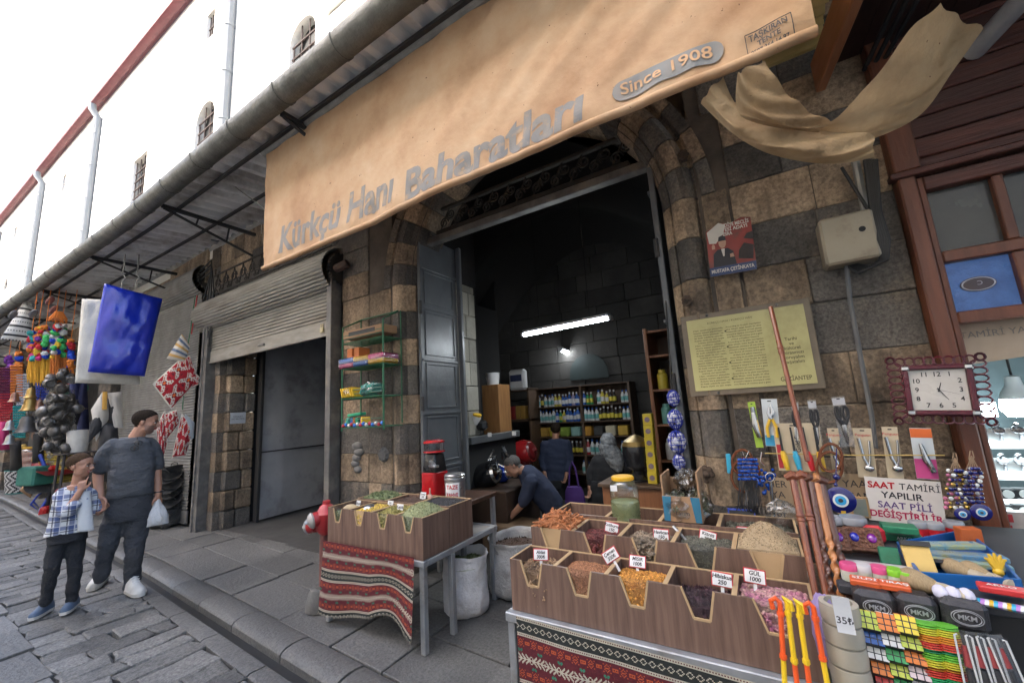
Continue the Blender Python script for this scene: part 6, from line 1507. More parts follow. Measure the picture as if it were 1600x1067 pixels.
# wall clock
ck=thing('wall_clock','square wall clock with a dark red ringed ornamental frame','clock',(.8,2.68,1.4)); CM=Matrix.Translation(A(1466,609,2.70))@Matrix.Rotation(R_(3),4,'Y'); fw_=.27
cw=(A(1509,609,2.7).x-A(1417,609,2.7).x); ch=cw*.98
burg=mat('burgundy plastic',(.10,.012,.022),(.07,.01,.018),rough=.3)
m_=MB(); m_.box((0,0,0),(cw,.012,ch),bev=.003,M=CM); m_.build('face',mat('clock face',(.55,.52,.48),rough=.3),ck)
m_=MB()
for s_ in(-1,1): m_.box((s_*(cw/2+.010),-.006,0),(.020,.03,ch+.04),bev=.004,M=CM); m_.box((0,-.0065,s_*(ch/2+.010)),(cw-.001,.03,.020),bev=.004,M=CM)
m_.build('inner_frame',burg,ck)
m_=MB(); R0=.017
n_=8
for s_ in(-1,1):
    for i in range(n_):
        q=lerp(-ch/2-.02,ch/2+.02,i/(n_-1)); x=s_*(cw/2+.045)
        m_.tube([(x+.026*math.cos(a),0,q+.017*math.sin(a)) for a in [k*math.pi/6 for k in range(12)]],.0042,5,closed=True,M=CM)
        q=lerp(-cw/2-.02,cw/2+.02,i/(n_-1)); z=s_*(ch/2+.04)
        m_.tube([(q+.019*math.cos(a),0,z+.020*math.sin(a)) for a in [k*math.pi/6 for k in range(12)]],.0042,5,closed=True,M=CM)
    for s2 in(-1,1): 
        for a in(0,1): m_.tube([(s_*(cw/2+.055)+.016*math.cos(k*math.pi/5),0,s2*(ch/2+.05)+.016*math.sin(k*math.pi/5)) for k in range(10)],.006,5,closed=True,M=CM)
m_.build('ring_border',burg,ck)
m_=MB()
for sx in(-1,1):
    for sz in(-1,1): m_.box((sx*(cw/2+.008),-.022,sz*(ch/2+.008)),(.028,.012,.024),bev=.006,M=CM)
m_.build('corner_cap',chromeb,ck)
m_=MB()
for hh in range(1,13):
    a=R_(90-30*hh); sq=1/max(abs(math.cos(a)),abs(math.sin(a))); text_mb(m_,str(hh),.030,CM@face_M((math.cos(a)*sq*cw*.375,-.0075,math.sin(a)*sq*ch*.375)),bold=.0004)
m_.build('numerals',ink,ck,smooth=0)
for nm,ang,L,w_ in(('hour_hand',16,.036,.006),('minute_hand',149,.055,.0045),('second_hand',108,.068,.0014)):
    a=R_(90-ang); m_=MB(); d=Vector((math.cos(a),0,math.sin(a))); p=Vector((-d.z,0,d.x)); y=Vector((0,-.011,0)); m_.add([d*-.01+p*w_*.5+y,d*-.01-p*w_*.5+y,d*L-p*w_*.2+y,d*L+p*w_*.2+y],[(0,1,2,3)],0,CM); m_.build(nm,ink,ck,smooth=0)
# repair sign
sg=thing('repair_sign','white repair sign with red, black and purple Turkish lettering under the clock','sign',(.55,2.64,.84)); a=A(1412,783,2.66); sw=A(1480,787,2.66).x-A(1361,787,2.66).x; shh=.185
SM=Matrix.Translation(a)@Matrix.Rotation(R_(3.5),4,'Y')
m_=MB(); m_.box((0,0,0),(sw,.003,shh+.02),M=SM); m_.build('board',mat('grubby white board',(.60,.57,.54),(.50,.46,.43),scale=5,rough=.6),sg,smooth=0)
sm=[mat('sign red',(.5,.02,.03)),mat('sign black',(.03,.03,.04)),mat('sign purple',(.12,.07,.22)),mat('sign crimson',(.40,.02,.08))]
m_=MB()
text_mb(m_,'SAAT',.042,SM@face_M((-.075,-.003,.066)),mi=0,bold=.0012,fit=.10); text_mb(m_,'TAMİRİ',.042,SM@face_M((.06,-.003,.066)),mi=1,bold=0,fit=.14); text_mb(m_,'YAPILIR',.042,SM@face_M((-.005,-.003,.022)),mi=1,bold=.0006,fit=.15); text_mb(m_,'SAAT PİLİ',.042,SM@face_M((.0,-.003,-.024)),mi=2,bold=.0006,fit=.19); text_mb(m_,'DEĞİŞTİRİLİR',.042,SM@face_M((.0,-.003,-.068)),mi=3,bold=.0012,fit=.255)
m_.build('lettering',sm,sg,smooth=0)
# cardboard notice behind the canes
m_=MB(); a=A(1228,782,2.72); m_.box(a,(.16,.004,.24)); cn=m_.build('cardboard_notice',card_b:=mat('notice cardboard',(.36,.26,.16),(.30,.21,.13),rough=.8),smooth=0); tag(cn,'cardboard notice with handwritten capitals behind the walking canes','notice')
m_=MB()
for i,s in enumerate(('HER','YA','TA','Pİ')): text_mb(m_,s,.05,face_M((a.x-.03,a.y-.0035,a.z+.085-i*.056))); 
m_.build('lettering',ink,cn,smooth=0)
m_=MB(); a=A(1338,772,2.72); m_.box(a,(.18,.004,.2)); cn=m_.build('cardboard_notice',card_b,smooth=0); tag(cn,'cardboard notice beside the blue evil eye and the white repair sign','notice')
m_=MB(); text_mb(m_,'YAA',.05,face_M((a.x-.0,a.y-.0035,a.z+.05))); text_mb(m_,'ÇAM',.05,face_M((a.x+.01,a.y-.0035,a.z-.01))); m_.build('lettering',ink,cn,smooth=0)
# evil eye pendants
nav=mat('cobalt glass',(.008,.010,.13),(.006,.008,.10),rough=.1,coat=.6); eyew=mat('eye white',(.7,.72,.72),rough=.2); eyeb=mat('eye sky blue',(.05,.35,.65),rough=.2); 
def eye(t,c,r,tilt=0,nm='eye_disc'):
    Mx=Matrix.Translation(c)@Matrix.Rotation(R_(90)+tilt,4,'X')
    m=MB(); m.lathe([(0,-r*.12),(r*.8,-r*.10),(r,0),(r*.8,r*.12),(0,r*.14)],26,M=Mx,mi=0)
    for q,(rr,mi) in enumerate(((.50,1),(.36,2),(.16,3))): m.lathe([(rr*r,r*(.145-.0)+.0012*(q)),(0,r*.15+.0014*(q+1))],20,(-.0,0,0),M=Mx,mi=mi)
    return m.build(nm,[nav,eyew,eyeb,ink],t)
t=thing('evil_eye_charm','large cobalt blue evil eye disc hanging behind the walking canes','charm',A(1313,800,2.56),'evil eye charms')
eye(t,A(1313,781,2.56),.062); m_=MB(); m_.tube([A(1307,700,2.6),A(1306,760,2.57)],.003,5); m_.sphere(A(1307,745,2.57),.015,10,8); m_.sphere(A(1306,757,2.57),.009,8,6); m_.build('beaded_cord',nav,t); m_=MB(); m_.box(A(1318,800,2.54),(.018,.002,.012)); m_.build('price_sticker',yelp,t,smooth=0)
def charm(label,px,py0,py1,Y,cols,ex,ey,er,seed):
    rn=random.Random(seed); t=thing('evil_eye_charm',label,'charm',A(px,py1,Y),'evil eye charms'); m=MB()
    for k in range(5):
        x=px+(k-2)*5
        for q in range(9): m.sphere(A(x+rn.uniform(-2,2)+(k-2)*q*.4,lerp(py0+20,py1,q/9),Y+rn.uniform(-.02,.02)),rn.uniform(.006,.010),7,5,mi=rn.randrange(len(cols)))
    m.build('beads',cols,t)
    m=MB()
    for k in range(5): m.tube([A(px-2,py0,Y),A(px+(k-2)*5,py0+22,Y)],.002,4)
    m.tube([A(px-4,py0-8,Y),A(px-6,py0+5,Y),A(px-2,py0+12,Y),A(px+2,py0+2,Y),A(px-1,py0-8,Y)],.002,5); m.build('cord',mat('tan cord',(.3,.2,.12)),t)
    eye(t,A(ex,ey,Y-.03),er)
gold_=mat('gold bead',(.5,.33,.08),rough=.25,metal=.8); mix=mat('pink bead',(.5,.15,.25),rough=.2)
charm('bunch of gold and pastel beads with an evil eye, left of the blue bunch',1494,715,800,2.58,[gold_,gold_,eyew,mix,nav],1504,803,.026,1)
charm('bunch of dark blue beads with an evil eye, at the far right under the clock',1520,712,790,2.58,[nav,nav,eyew,nav],1533,800,.034,2)
# blue keyrings at the left of the canes
blu2=mat('blue bead',(.01,.06,.32),rough=.2)
kt=thing('keyring_bunch','bunch of blue beaded keyrings with black tassels left of the canes','keyrings',A(1168,790,2.6),'bunches of keyrings'); rn=random.Random(4)
m_=MB()
for k in range(9):
    x=1155+k*3.4
    for q in range(6): m_.sphere(A(x+rn.uniform(-1,1),718+q*6,2.6+rn.uniform(-.02,.02)),.009,7,5)
m_.build('beads',blu2,kt)
m_=MB()
for k in range(46): x=1155+rn.uniform(0,30); m_.tube([A(x,750,2.6+rn.uniform(-.03,.03)),A(x+rn.uniform(-6,6),790,2.58+rn.uniform(-.03,.02)),A(x+rn.uniform(-14,14),808,2.57)],.003,4)
m_.build('tassels',dgrip,kt); m_=MB(); m_.tube([A(1160,705,2.62),A(1164,718,2.62),A(1170,705,2.62)],.003,5); m_.build('ring',chromeb,kt)
kt=thing('keyring_bunch','bunch of blue charms on a chrome chain with a hanging clip, nearest the canes','keyrings',A(1195,770,2.6),'bunches of keyrings')
m_=MB()
for k in range(26): m_.sphere(A(1193+rn.gauss(0,7),745+rn.uniform(-12,25),2.6+rn.uniform(-.03,.02)),rn.uniform(.007,.012),7,5)
m_.build('charms',blu2,kt); m_=MB(); m_.tube([A(1190,706,2.6),A(1188,720,2.6),A(1195,728,2.6)],.004,5); m_.cyl(A(1204,752,2.57),A(1208,790,2.57),.008,8); m_.cyl(A(1208,795,2.57),A(1217,838,2.57),.004,6); m_.tube([A(1203+7*math.cos(a),745+7*math.sin(a),2.57) for a in [i*math.pi/6 for i in range(12)]],.003,5,closed=True); m_.build('chain',chromeb,kt)
for cx,cy,r,lb in((1165,742,22,'lower amber bangle behind the blue keyrings'),(1160,722,16,'upper amber bangle behind the blue keyrings'),(1296,730,20,'larger amber bangle above the evil eye disc'),(1298,715,18,'smaller amber bangle above the evil eye disc')):
    m_=MB(); m_.tube([A(cx+r*math.cos(a),cy+r*1.2*math.sin(a),2.64) for a in [i*math.pi/12 for i in range(24)]],.007,6,closed=True); tag(m_.build('bangle',mat('amber bangle',(.16,.05,.02),rough=.25)),lb,'bangle','hanging bangles')
m_=MB(); a=A(1139,724,2.66); m_.box(a,(.025,.012,.11),rot=(0,.05,0),bev=.004); tag(m_.build('blue_sachet',cyan),'small bright blue sachet hanging at the left of the keyrings','sachet')
m_=MB(); a=A(1160,812,2.56); m_.box(a,(.13,.012,.11),rot=(-.3,0,0),bev=.002); m_.box(a+Vector((0,-.008,0)),(.115,.006,.095),rot=(-.3,0,0),mi=1); tag(m_.build('leaning_tray',[mat('blue frame',(.01,.05,.4),rough=.4),dgrip]),'blue framed dark tray leaning under the keyrings','tray')
m_=MB(); a=A(1343,792,2.66); m_.box(a,(.075,.012,.10),bev=.003); m_.box(a+Vector((0,-.008,0)),(.055,.003,.08),mi=1); tag(m_.build('picture_frame',[mat('gilt wood',(.36,.22,.10)),mat('dim picture',(.12,.16,.15),(.2,.2,.16),scale=30)]),'small gilt picture frame behind the evil eye disc','frame')
m_=MB(); a=A(1225,812,2.45); b=blob(a,.07,3,.3,sc=(1.2,.5,1.3)); tag(b.build('plastic_pouch',plastic,smooth=0),'clear plastic pouch leaning beside the canes above the sandy heap','pouch')
# ================================================================ walking sticks
lw=[mat('cane red brown',(.22,.07,.03),(.14,.04,.02),scale=4,rough=.3,aniso=(8,8,.8)),mat('cane honey',(.42,.18,.06),(.32,.12,.04),scale=4,rough=.3,aniso=(8,8,.8)),mat('cane dark',(.09,.035,.018),(.06,.02,.012),scale=4,rough=.3)]
g_='turned wooden walking canes'
def cane(label,a,b,mm,tw,seed,head=True):
    a=Vector(a);b=Vector(b); t=thing('walking_cane',label,'cane',b,g_); m=MB(); n=150; pts=[];rr=[]
    d=(b-a).normalized(); s_=d.orthogonal().normalized(); u=d.cross(s_)
    for i in range(n+1):
        f=i/n; off=0
        r=.0125-.002*f
        if tw and f>.45: an=f*95; pts.append(a.lerp(b,f)+(s_*math.cos(an)+u*math.sin(an))*.0035); r=.0105
        else:
            if abs(f-.3)<.012 or abs(f-.33)<.012: r+=.003
            pts.append(a.lerp(b,f))
        rr.append(r)
    if tw:
        R=[]
        for i in range(n+1):
            f=i/n; c=a.lerp(b,f); ring=[]; am=.30*max(0,min(1,(f-.42)*12))
            for j in range(12):
                th=2*math.pi*j/12; r=(.0125-.0015*f)*(1-am*.35+am*math.cos(2*(th-f*34))); ring.append(c+(s_*math.cos(th)+u*math.sin(th))*r)
            R.append(ring)
        m.loft(R)
    else: m.tube(pts,rr,8)
    m.build('shaft',mm,t)
    if head: m=MB(); m.tube([a+Vector((-.025,0,.005)),a+Vector((0,0,.018)),a+Vector((.02,0,.008))],[.012,.019,.013],8); m.build('knob_handle',mm,t)
zb=.70
for i,(p,q,mm,tw,lb) in enumerate((((1239,749),(1282,965),lw[0],0,'leftmost plain red brown walking cane'),((1253,748),(1299,965),lw[0],0,'second plain red brown walking cane with a ringed neck'),((1267,752),(1306,965),lw[2],1,'dark twisted walking cane between the plain and honey canes'),((1276,753),(1322,965),lw[1],1,'honey coloured walking cane with a twisted lower half'),((1284,756),(1338,968),lw[2],1,'rightmost dark spiral walking cane'))):
    cane(lb,A(*p,2.02),A(*q,1.80),mm,tw,i)
cane('long thin red brown pole leaning across the yellow information panel',A(1204,480,2.62),A(1262,720,2.35),lw[0],0,9,False)
# roll of clear tape cores used as cane holder
tr=thing('tape_holder','tall stack of clear tape rolls with a price slip beside the canes','tape rolls',A(1325,1060,1.62)); c=A(1320,1000,1.68)
m_=MB()
for k in range(6): 
    z=c.z+.055-.058*k; m_.lathe([(.036,0),(.050,.002),(.052,.027),(.050,.054),(.036,.056),(.036,0)],26,(c.x,c.y,z),mi=0)
m_.build('rolls',mat('amber clear tape',(.42,.38,.30),(.36,.32,.25),rough=.25,alpha=.9),tr,smooth=50)
m_=MB(); p=A(1317,958,1.60); m_.grid(lambda u,v:(p.x+lerp(-.021,.021,u),p.y-.0-.02*v*v,p.z+lerp(.045,-.045,v)),6,8); sl=m_.build('price_slip',mat('clear grey slip',(.5,.5,.5),rough=.2),tr); m_=MB(); text_mb(m_,'35₺',.026,face_M((p.x,p.y-.024,p.z-.01)),bold=.0004); m_.build('lettering',ink,sl,smooth=0)
m_=MB(); b_=blob(A(1292,985,1.72),.05,2,.3,sc=(.8,.8,2.2)); tag(b_.build('lilac_bag',mat('lilac film',(.30,.22,.42),rough=.3)),'crumpled lilac plastic bag between the spice bins and the tape rolls','bag')
# bright plastic canes
og=mat('orange plastic',(.85,.11,.02),rough=.3); yg=mat('lemon plastic',(.85,.55,.02),rough=.3)
for i,(x0,y0,x1,m1,m2,lb) in enumerate(((1219,934,1226,og,yg,'orange topped toy cane, leftmost of the four'),(1230,934,1245,yg,og,'yellow topped toy cane, second from the left'),(1248,938,1264,yg,og,'yellow topped toy cane, third from the left'),(1272,942,1292,og,yg,'orange topped toy cane, rightmost and nearest the tape rolls'))):
    t=thing('toy_cane',lb,'toy cane',A(x1,1067,1.60),'bright plastic toy canes'); a=A(x0,y0+12,1.64); b=A(x1,1064,1.62)
    hk=[a+Vector((-.022 if i in(0,3) else .012,-.0,-.012)),a+Vector((-.024 if i in (0,3) else .010,0,.012)),a+Vector((-.010,0,.022)),a+Vector((0,0,.010)),a]
    k=.72 if i in(0,3) else .78
    m=MB(); m.tube(hk+[a.lerp(b,k*.3),a.lerp(b,k)],.0075,8); 
    for f in(.08,k*.9): q=a.lerp(b,f); m.tube([q,q+(b-a).normalized()*.012],.0105,8)
    m.build('upper_part',m1,t); m=MB(); e=b+(b-a)*.35; m.tube([a.lerp(b,k+.002),b,e],.0075,8); m.build('lower_part',m2,t)
# ================================================================ trinket stall
ST=.85
tb=thing('trinket_table','dark trinket table heaped with small goods in front of the watch shop','table',(.5,2.2,.018))
m_=MB(); m_.bb(.14,1.3,1.80,2.72,ST-.03,ST-.001,bev=.004); m_.build('top',mat('dark counter cloth',(.03,.03,.035),(.045,.045,.05),rough=.7),tb)
m_=MB(); m_.bb(.15,1.3,1.83,1.85,.02,ST-.031); m_.bb(.14,.16,1.851,2.70,.02,ST-.031); m_.build('skirt',mat('dark skirt',(.02,.02,.022)),tb,smooth=0)
def on(px,py,h=0): return G(px,py,ST+h)
def bx(nm,label,px,py,wpx,hpx,m,cat,dep=None,rz=-.05,rx=0,grp=None,lift=0,bev=.003,z=None):
    # box standing on the table: pixel centre, pixel width and height
    p=on(px,py+hpx*.5,lift); u=mpp(p); w=wpx*u; h=hpx*u*.72; d=dep if dep else w*.7
    mb=MB(); mb.box((p.x,p.y+d*.3,ST+lift+h/2+.0005),(w,d,h),rot=(rx,0,rz),bev=bev); o=mb.build(nm,m); tag(o,label,cat,grp); return o,p,w,d,h
gc='trinket table goods'
bx('red_jar','tall red plastic jar at the back of the trinket table',1370,832,26,36,redp,'jar',bev=.015)
o,p,w,d,h=bx('green_carton','lower green printed carton at the back of the trinket table',1412,838,46,14,mat('green print',(.015,.13,.06),(.02,.18,.09),scale=40,rough=.5),'carton'); m_=MB(); text_mb(m_,'ARKO',.018,face_M((p.x,p.y-d*.2-.004,ST+h*.55))); m_.build('lettering',whitetag,o,smooth=0)
bx('green_carton','upper green printed carton stacked at the back of the trinket table',1408,826,42,14,mat('green print',(.015,.13,.06)),'carton',lift=.045)
darkclear=clearmat('smoked lid',(.75,.75,.78),.12)
def rjar(label,px,py,wpx,hpx,body,lid,grp='round lidded jars on the trinket table',cl=False):
    p=on(px,py+hpx*.5); u=mpp(p); r=wpx*u/2; h=hpx*u*.75; c=(p.x,p.y+r,ST+.001)
    t=thing('round_jar',label,'jar',c,grp); m=MB(); h*=1.25; m.lathe([(r*.9,0),(r,.03*h),(r,.6*h),(r*.95,.63*h)],22,c); m.build('body',body,t); m=MB(); m.lathe([(r*1.03,.62*h),(r*1.03,.9*h),(r*.92,h),(0,h*1.01)],22,c); m.build('lid',lid,t)
rjar('dark jar with a clear lid, left of the red jar',1340,826,36,30,dgrip,mat('clear grey lid',(.25,.26,.28),rough=.15))
rjar('dark jar with a clear lid half behind the canes',1308,824,28,28,dgrip,mat('clear grey lid',(.25,.26,.28),rough=.15))
for i,(x,y) in enumerate(((1443,830),(1468,832),(1500,830))): rjar(('left','middle','right')[i]+' red based jar with a clear dome lid behind the blue tray',x,y,24,26,redp,mat('clear grey lid',(.25,.26,.28),rough=.15))
bx('orange_pouch','orange pouch standing behind the blue tray at the right',1520,836,26,40,mat('burnt orange',(.45,.10,.02),rough=.5),'pouch',rz=.2)
bronze=mat('embossed bronze',(.28,.14,.09),(.18,.08,.05),scale=40,rough=.35,metal=.6,bump=.6,bscale=90)
gems=[mat('purple gem',(.16,.01,.30),rough=.08,coat=1),mat('blue gem',(.01,.02,.40),rough=.08,coat=1),mat('violet gem',(.22,.01,.28),rough=.08,coat=1)]
for i,(x,y) in enumerate(((1317,858),(1342,858),(1370,861))):
    p=on(x,y+12); u=mpp(p); t=thing('jewel_box',('bronze trinket box with a purple gem, leftmost and half hidden by the canes','bronze trinket box with a deep blue gem, middle one','bronze trinket box with a violet gem, beside the green carton')[i],'trinket box',(p.x,p.y,ST),'gem set trinket boxes')
    Mx=Matrix.Translation((p.x,p.y+.03,ST+.06))@Matrix.Rotation(R_(-35),4,'X'); w=.064
    m_=MB(); m_.box((0,0,0),(w,.03,.085),bev=.006,M=Mx); 
    for k in range(12): a=k*math.pi/6; m_.sphere((.024*math.cos(a),-.016,.032*math.sin(a)),.005,6,5,M=Mx)
    m_.box((0,.0,-.044),(w*1.02,.034,.012),bev=.003,M=Mx); m_.build('case',bronze,t); m_=MB(); m_.sphere((0,-.016,0),.015,14,9,sc=(1,.6,1.2),M=Mx); m_.build('gem',gems[i],t)
bx('green_carton','small green carton leaning at the right end of the jewel boxes',1393,866,24,34,mat('green print',(.015,.13,.06)),'carton',dep=.03,rx=-.4)
o,p,w,d,h=bx('white_tray','long white tray edge in front of the jewel boxes',1367,885,98,15,mat('white tray plastic',(.50,.48,.46),rough=.4),'tray',dep=.03)
m_=MB(); bt=mat('blue tray plastic',(.01,.11,.34),(.01,.08,.26),rough=.35)
cs=[on(1406,862),on(1512,842),on(1562,884),on(1598,925),on(1440,912)]
cs=[Vector((c.x,c.y,ST+.003)) for c in cs]; cc=sum(cs,Vector())/5
m_.add([tuple(c) for c in cs],[(0,1,2,3,4)] ); 
for a,b in zip(cs,cs[1:]+cs[:1]): board(m_,a+Vector((0,0,.015)),b+Vector((0,0,.015)),.008,.04)
bt_o=m_.build('blue_tray',bt,smooth=0); m_=None; tag(bt_o,'wide blue plastic tray full of packaged pens and brushes','tray')
def flat(nm,label,px,py,lpx,wid,rz,m,cat,h=.018,lift=.006,txt=None,grp=None,tm=None):
    p=on(px,py,lift); u=mpp(p); L=lpx*u; mb=MB(); mb.box((p.x,p.y,ST+lift+h/2),(L,wid,h),rot=(0,0,rz),bev=.003); o=mb.build(nm,m); tag(o,label,cat,grp)
    if txt: 
        mb=MB(); text_mb(mb,txt,wid*.5,Matrix.Translation((p.x,p.y,ST+lift+h+.001))@Matrix.Rotation(rz,4,'Z'),bold=.0005); mb.build('lettering',tm or whitetag,o,smooth=0)
    return o
pk=mat('pen pack print',(.06,.25,.42),(.35,.35,.12),scale=35,rough=.3)
flat('pen_pack','upper long blue pen pack in the blue tray',1478,856,92,.05,.35,pk,'pen pack',grp='packs in the blue tray',lift=.03)
flat('pen_pack','middle long blue pen pack in the blue tray',1500,872,104,.045,.10,mat('pen pack yellow',(.30,.28,.10),(.05,.2,.4),scale=30,rough=.3),'pen pack',grp='packs in the blue tray',lift=.02)
flat('pen_pack','lower long clear pen pack in the blue tray',1508,884,100,.03,-.05,pk,'pen pack',grp='packs in the blue tray',lift=.014)
m_=MB(); p=on(1435,872,.05); m_.box((p.x,p.y,p.z),(.075,.012,.085),rot=(-.45,0,.05),bev=.002); m_.box((p.x,p.y+.012,p.z+.045),(.08,.012,.016),rot=(-.45,0,.05),mi=1); tag(m_.build('note_pad',[mat('pale yellow paper',(.68,.46,.14),rough=.7),dgrip]),'pale yellow note pad standing at the left of the blue tray','note pad')
m_=MB(); p=on(1465,884,.02); m_.lathe([(0,0),(.036,.0),(.04,.008),(.036,.012),(0,.011)],24,(0,0,0),M=Matrix.Translation(p)@Matrix.Rotation(R_(-35),4,'X')); m_.cyl(p+Vector((-.035,0,-.01)),p+Vector((-.10,-.02,-.015)),.008,8); tag(m_.build('hand_mirror',mat('dark mirror',(.03,.03,.035),rough=.1,coat=.5)),'round black hand mirror in the blue tray','mirror')
brs=mat('shaving bristle',(.34,.25,.14),(.24,.17,.09),scale=50,rough=.95,aniso=(6,6,1))
for i,(x,y,a,lb) in enumerate(((1512,894,.5,'left shaving brush lying in the blue tray'),(1541,899,.6,'right shaving brush lying in the blue tray'),(1458,916,.3,'large pale shaving brush lying in front of the blue tray'))):
    p=on(x,y,.025); s_=1.25 if i==2 else 1; t=thing('shaving_brush',lb,'brush',p,'shaving brushes'); Mx=Matrix.Translation(p)@Matrix.Rotation(-a-.3,4,'Z')@Matrix.Rotation(R_(95),4,'Y')@Matrix.Scale(s_,4)
    m_=MB(); m_.lathe([(.012,-.02),(.018,0),(.026,.03),(.026,.05),(.018,.062),(0,.066)][::-1] if False else [(0,-.066),(.018,-.062),(.026,-.05),(.026,-.03),(.018,0),(.012,.01)],16,M=Mx); m_.build('bristles',brs,t); m_=MB(); m_.lathe([(.013,.0),(.016,.02),(.014,.04),(.017,.06),(0,.065)],14,M=Mx); m_.build('handle',mat('ivory handle',(.5,.42,.3),rough=.3),t)
m_=MB(); p=on(1560,893,.03)
for k in range(5): a=-.9+k*.45; m_.tube([p,p+Vector((.022*math.sin(a),0,.03+.012*math.cos(a))),p+Vector((.032*math.sin(a),0,.052*math.cos(a)+.006))],[.008,.006,.003],7)
m_.sphere(p,.014,10,7); tag(m_.build('yellow_toy',yelp),'bright yellow spiky plastic toy at the right of the blue tray','toy')
pinkl=mat('pink lid',(.60,.07,.20),rough=.35); grnl=mat('lime lid',(.20,.50,.02),rough=.35); wj=mat('white jar',(.55,.5,.48),(.4,.45,.25),scale=20,rough=.4)
for i,(x,y,l_,lb) in enumerate(((1332,897,pinkl,'pink lidded cream jar, leftmost in the front row'),(1354,899,mat('white lid',(.55,.53,.52),rough=.35),'white lidded cream jar between the two pink ones'),(1380,902,pinkl,'pink lidded cream jar, right of the white one'),(1405,906,grnl,'lime lidded cream jar, left of the pair'),(1427,911,grnl,'lime lidded cream jar, right of the pair'))): rjar(lb,x,y,23,27,wj,l_,'cream jars in the front row')
flat('orange_carton','left flat orange and blue carton at the front edge of the trinket table',1352,913,36,.05,-.12,mat('orange box',(.62,.10,.02),rough=.45),'carton',txt='SİLDİ',lift=.012)
flat('orange_carton','right flat orange and white carton at the front edge of the trinket table',1399,920,36,.05,-.12,mat('orange box',(.62,.10,.02),rough=.45),'carton',txt='TIRAŞ',lift=.012)
m_=MB(); p=on(1489,924,.03); 
for k in range(3): m_.sphere((p.x+(k-1)*.028,p.y,p.z-.006),.02,12,8,sc=(.9,1.3,1))
tag(m_.build('white_puffs',mat('white puff',(.6,.58,.68),rough=.9)),'row of white powder puffs at the front of the trinket table','puffs')
o=flat('cream_carton','red and white shaving cream carton at the right front',1567,926,52,.045,-.15,mat('arko red',(.5,.03,.03),(.5,.03,.03),rough=.4),'carton',txt='ARKO',lift=.02)
m_=MB(); rn=random.Random(3); cm=[yelp,cyan,mat('candy violet',(.45,.2,.55),rough=.4),eyew]
for k in range(12): p=on(1522+k*7,938+k*1.3,.01); m_.sphere(p,.016,9,6,mi=k%4,sc=(1.2,1,.6))
t=tag(m_.build('candy_strip',cm),'strip of yellow, blue and violet sweets along the right front edge','sweets')
# leather cases along the front edge
lea=mat('black leatherette',(.022,.021,.023),(.04,.035,.038),scale=20,rough=.38,bump=.3,bscale=80)
for i,(x0,x1,y,lb) in enumerate(((1336,1405,942,'left black leather case with a round emblem'),(1403,1471,950,'middle black leather case with a round emblem'),(1473,1552,958,'right black leather case with a round emblem'))):
    a=A(x0,y,1.72); b=A(x1,y+4,1.72); w=b.x-a.x; c=(a+b)/2-Vector((0,0,.012)); t=thing('leather_case',lb,'case',(c.x,1.72,c.z-.04),'black leather cases along the front edge')
    Mx=Matrix.Translation((c.x,1.765,c.z))@Matrix.Rotation(.05,4,'Y')
    m_=MB(); m_.box((0,0,0),(w*.97,.075,.085),bev=.016,M=Mx); m_.build('body',lea,t); m_=MB(); n=26
    for rr,q in((.033,-.0385),(.028,-.0392)): m_.tube([(rr*math.cos(k*2*math.pi/n),q,rr*.62*math.sin(k*2*math.pi/n)) for k in range(n)],.0012,4,closed=True,M=Mx)
    text_mb(m_,'MKM',.018,Mx@face_M((0,-.0395,0)),bold=.0005); m_.build('emblem',mat('silver print',(.35,.35,.36),rough=.4),t,smooth=0)
# puzzle cubes in three columns
pcol=dict(o=mat('cube orange',(.62,.17,.02),rough=.3),y=mat('cube yellow',(.66,.5,.03),rough=.3),b=mat('cube blue',(.02,.09,.32),rough=.3),w=mat('cube white',(.6,.6,.58),rough=.3),g=mat('cube green',(.03,.28,.08),rough=.3),p=mat('cube pink white',(.6,.48,.48),rough=.3),l=mat('cube lime picture',(.25,.38,.03),(.45,.45,.06),scale=50,rough=.3),r=mat('cube red',(.5,.03,.03),rough=.3)); pname=dict(o='orange',y='yellow',b='blue',w='white',g='green',p='pinkish white',l='lime pictured',r='red')
rowsC=['loy','bwl','wgo','olp','rgw']; pos=['left','middle','right']; vert=['top row','second row','third row','fourth row','lowest row']
ub=thing('cube_rack','dark display board holding the puzzle cubes and spring toys','rack',A(1420,1060,1.75)); m_=MB(); a=A(1342,962,1.735); b=A(1575,1067,1.735); m_.bb(a.x-.02,b.x+.02,1.735,1.75,.25,a.z+.0); m_.build('board',dgrip,ub,smooth=0)
for r in range(5):
    for k in range(3):
        px=1356+k*29+r*6.5; py=972+r*23.5+k*3.5; c=A(px,py,1.70); ch_=rowsC[r][k]; t=thing('puzzle_cube',f'puzzle cube with {pname[ch_]} front, {pos[k]} in the {vert[r]}','puzzle cube',(c.x,1.70,c.z-.03),'puzzle cubes hung in three columns')
        s_=25.5*mpp(c); Mx=Matrix.Translation(c)@Matrix.Rotation(.07,4,'Y')@Matrix.Rotation(R_(-38),4,'X')
        m_=MB(); m_.box((0,0,0),(s_,s_,s_),bev=.003,M=Mx); m_.build('core',dgrip,t); m_=MB(); q=s_/3
        for i in(-1,0,1):
            for j in(-1,0,1): m_.box((i*q,-s_/2-.0006,j*q),(q*.84,.0016,q*.84),bev=.0007,M=Mx,mi=0); m_.box((i*q,j*q,s_/2+.0006),(q*.84,q*.84,.0016),M=Mx,mi=1)
        m_.build('stickers',[pcol[ch_],pcol['ywobgr'[(r*2+k)%6]]],t,smooth=0)
sc_=[mat('spring '+n,c,rough=.25) for n,c in(('red',(.62,.06,.04)),('orange',(.7,.25,.03)),('yellow',(.6,.55,.04)),('lime',(.15,.50,.05)),('green',(.03,.35,.12)))]
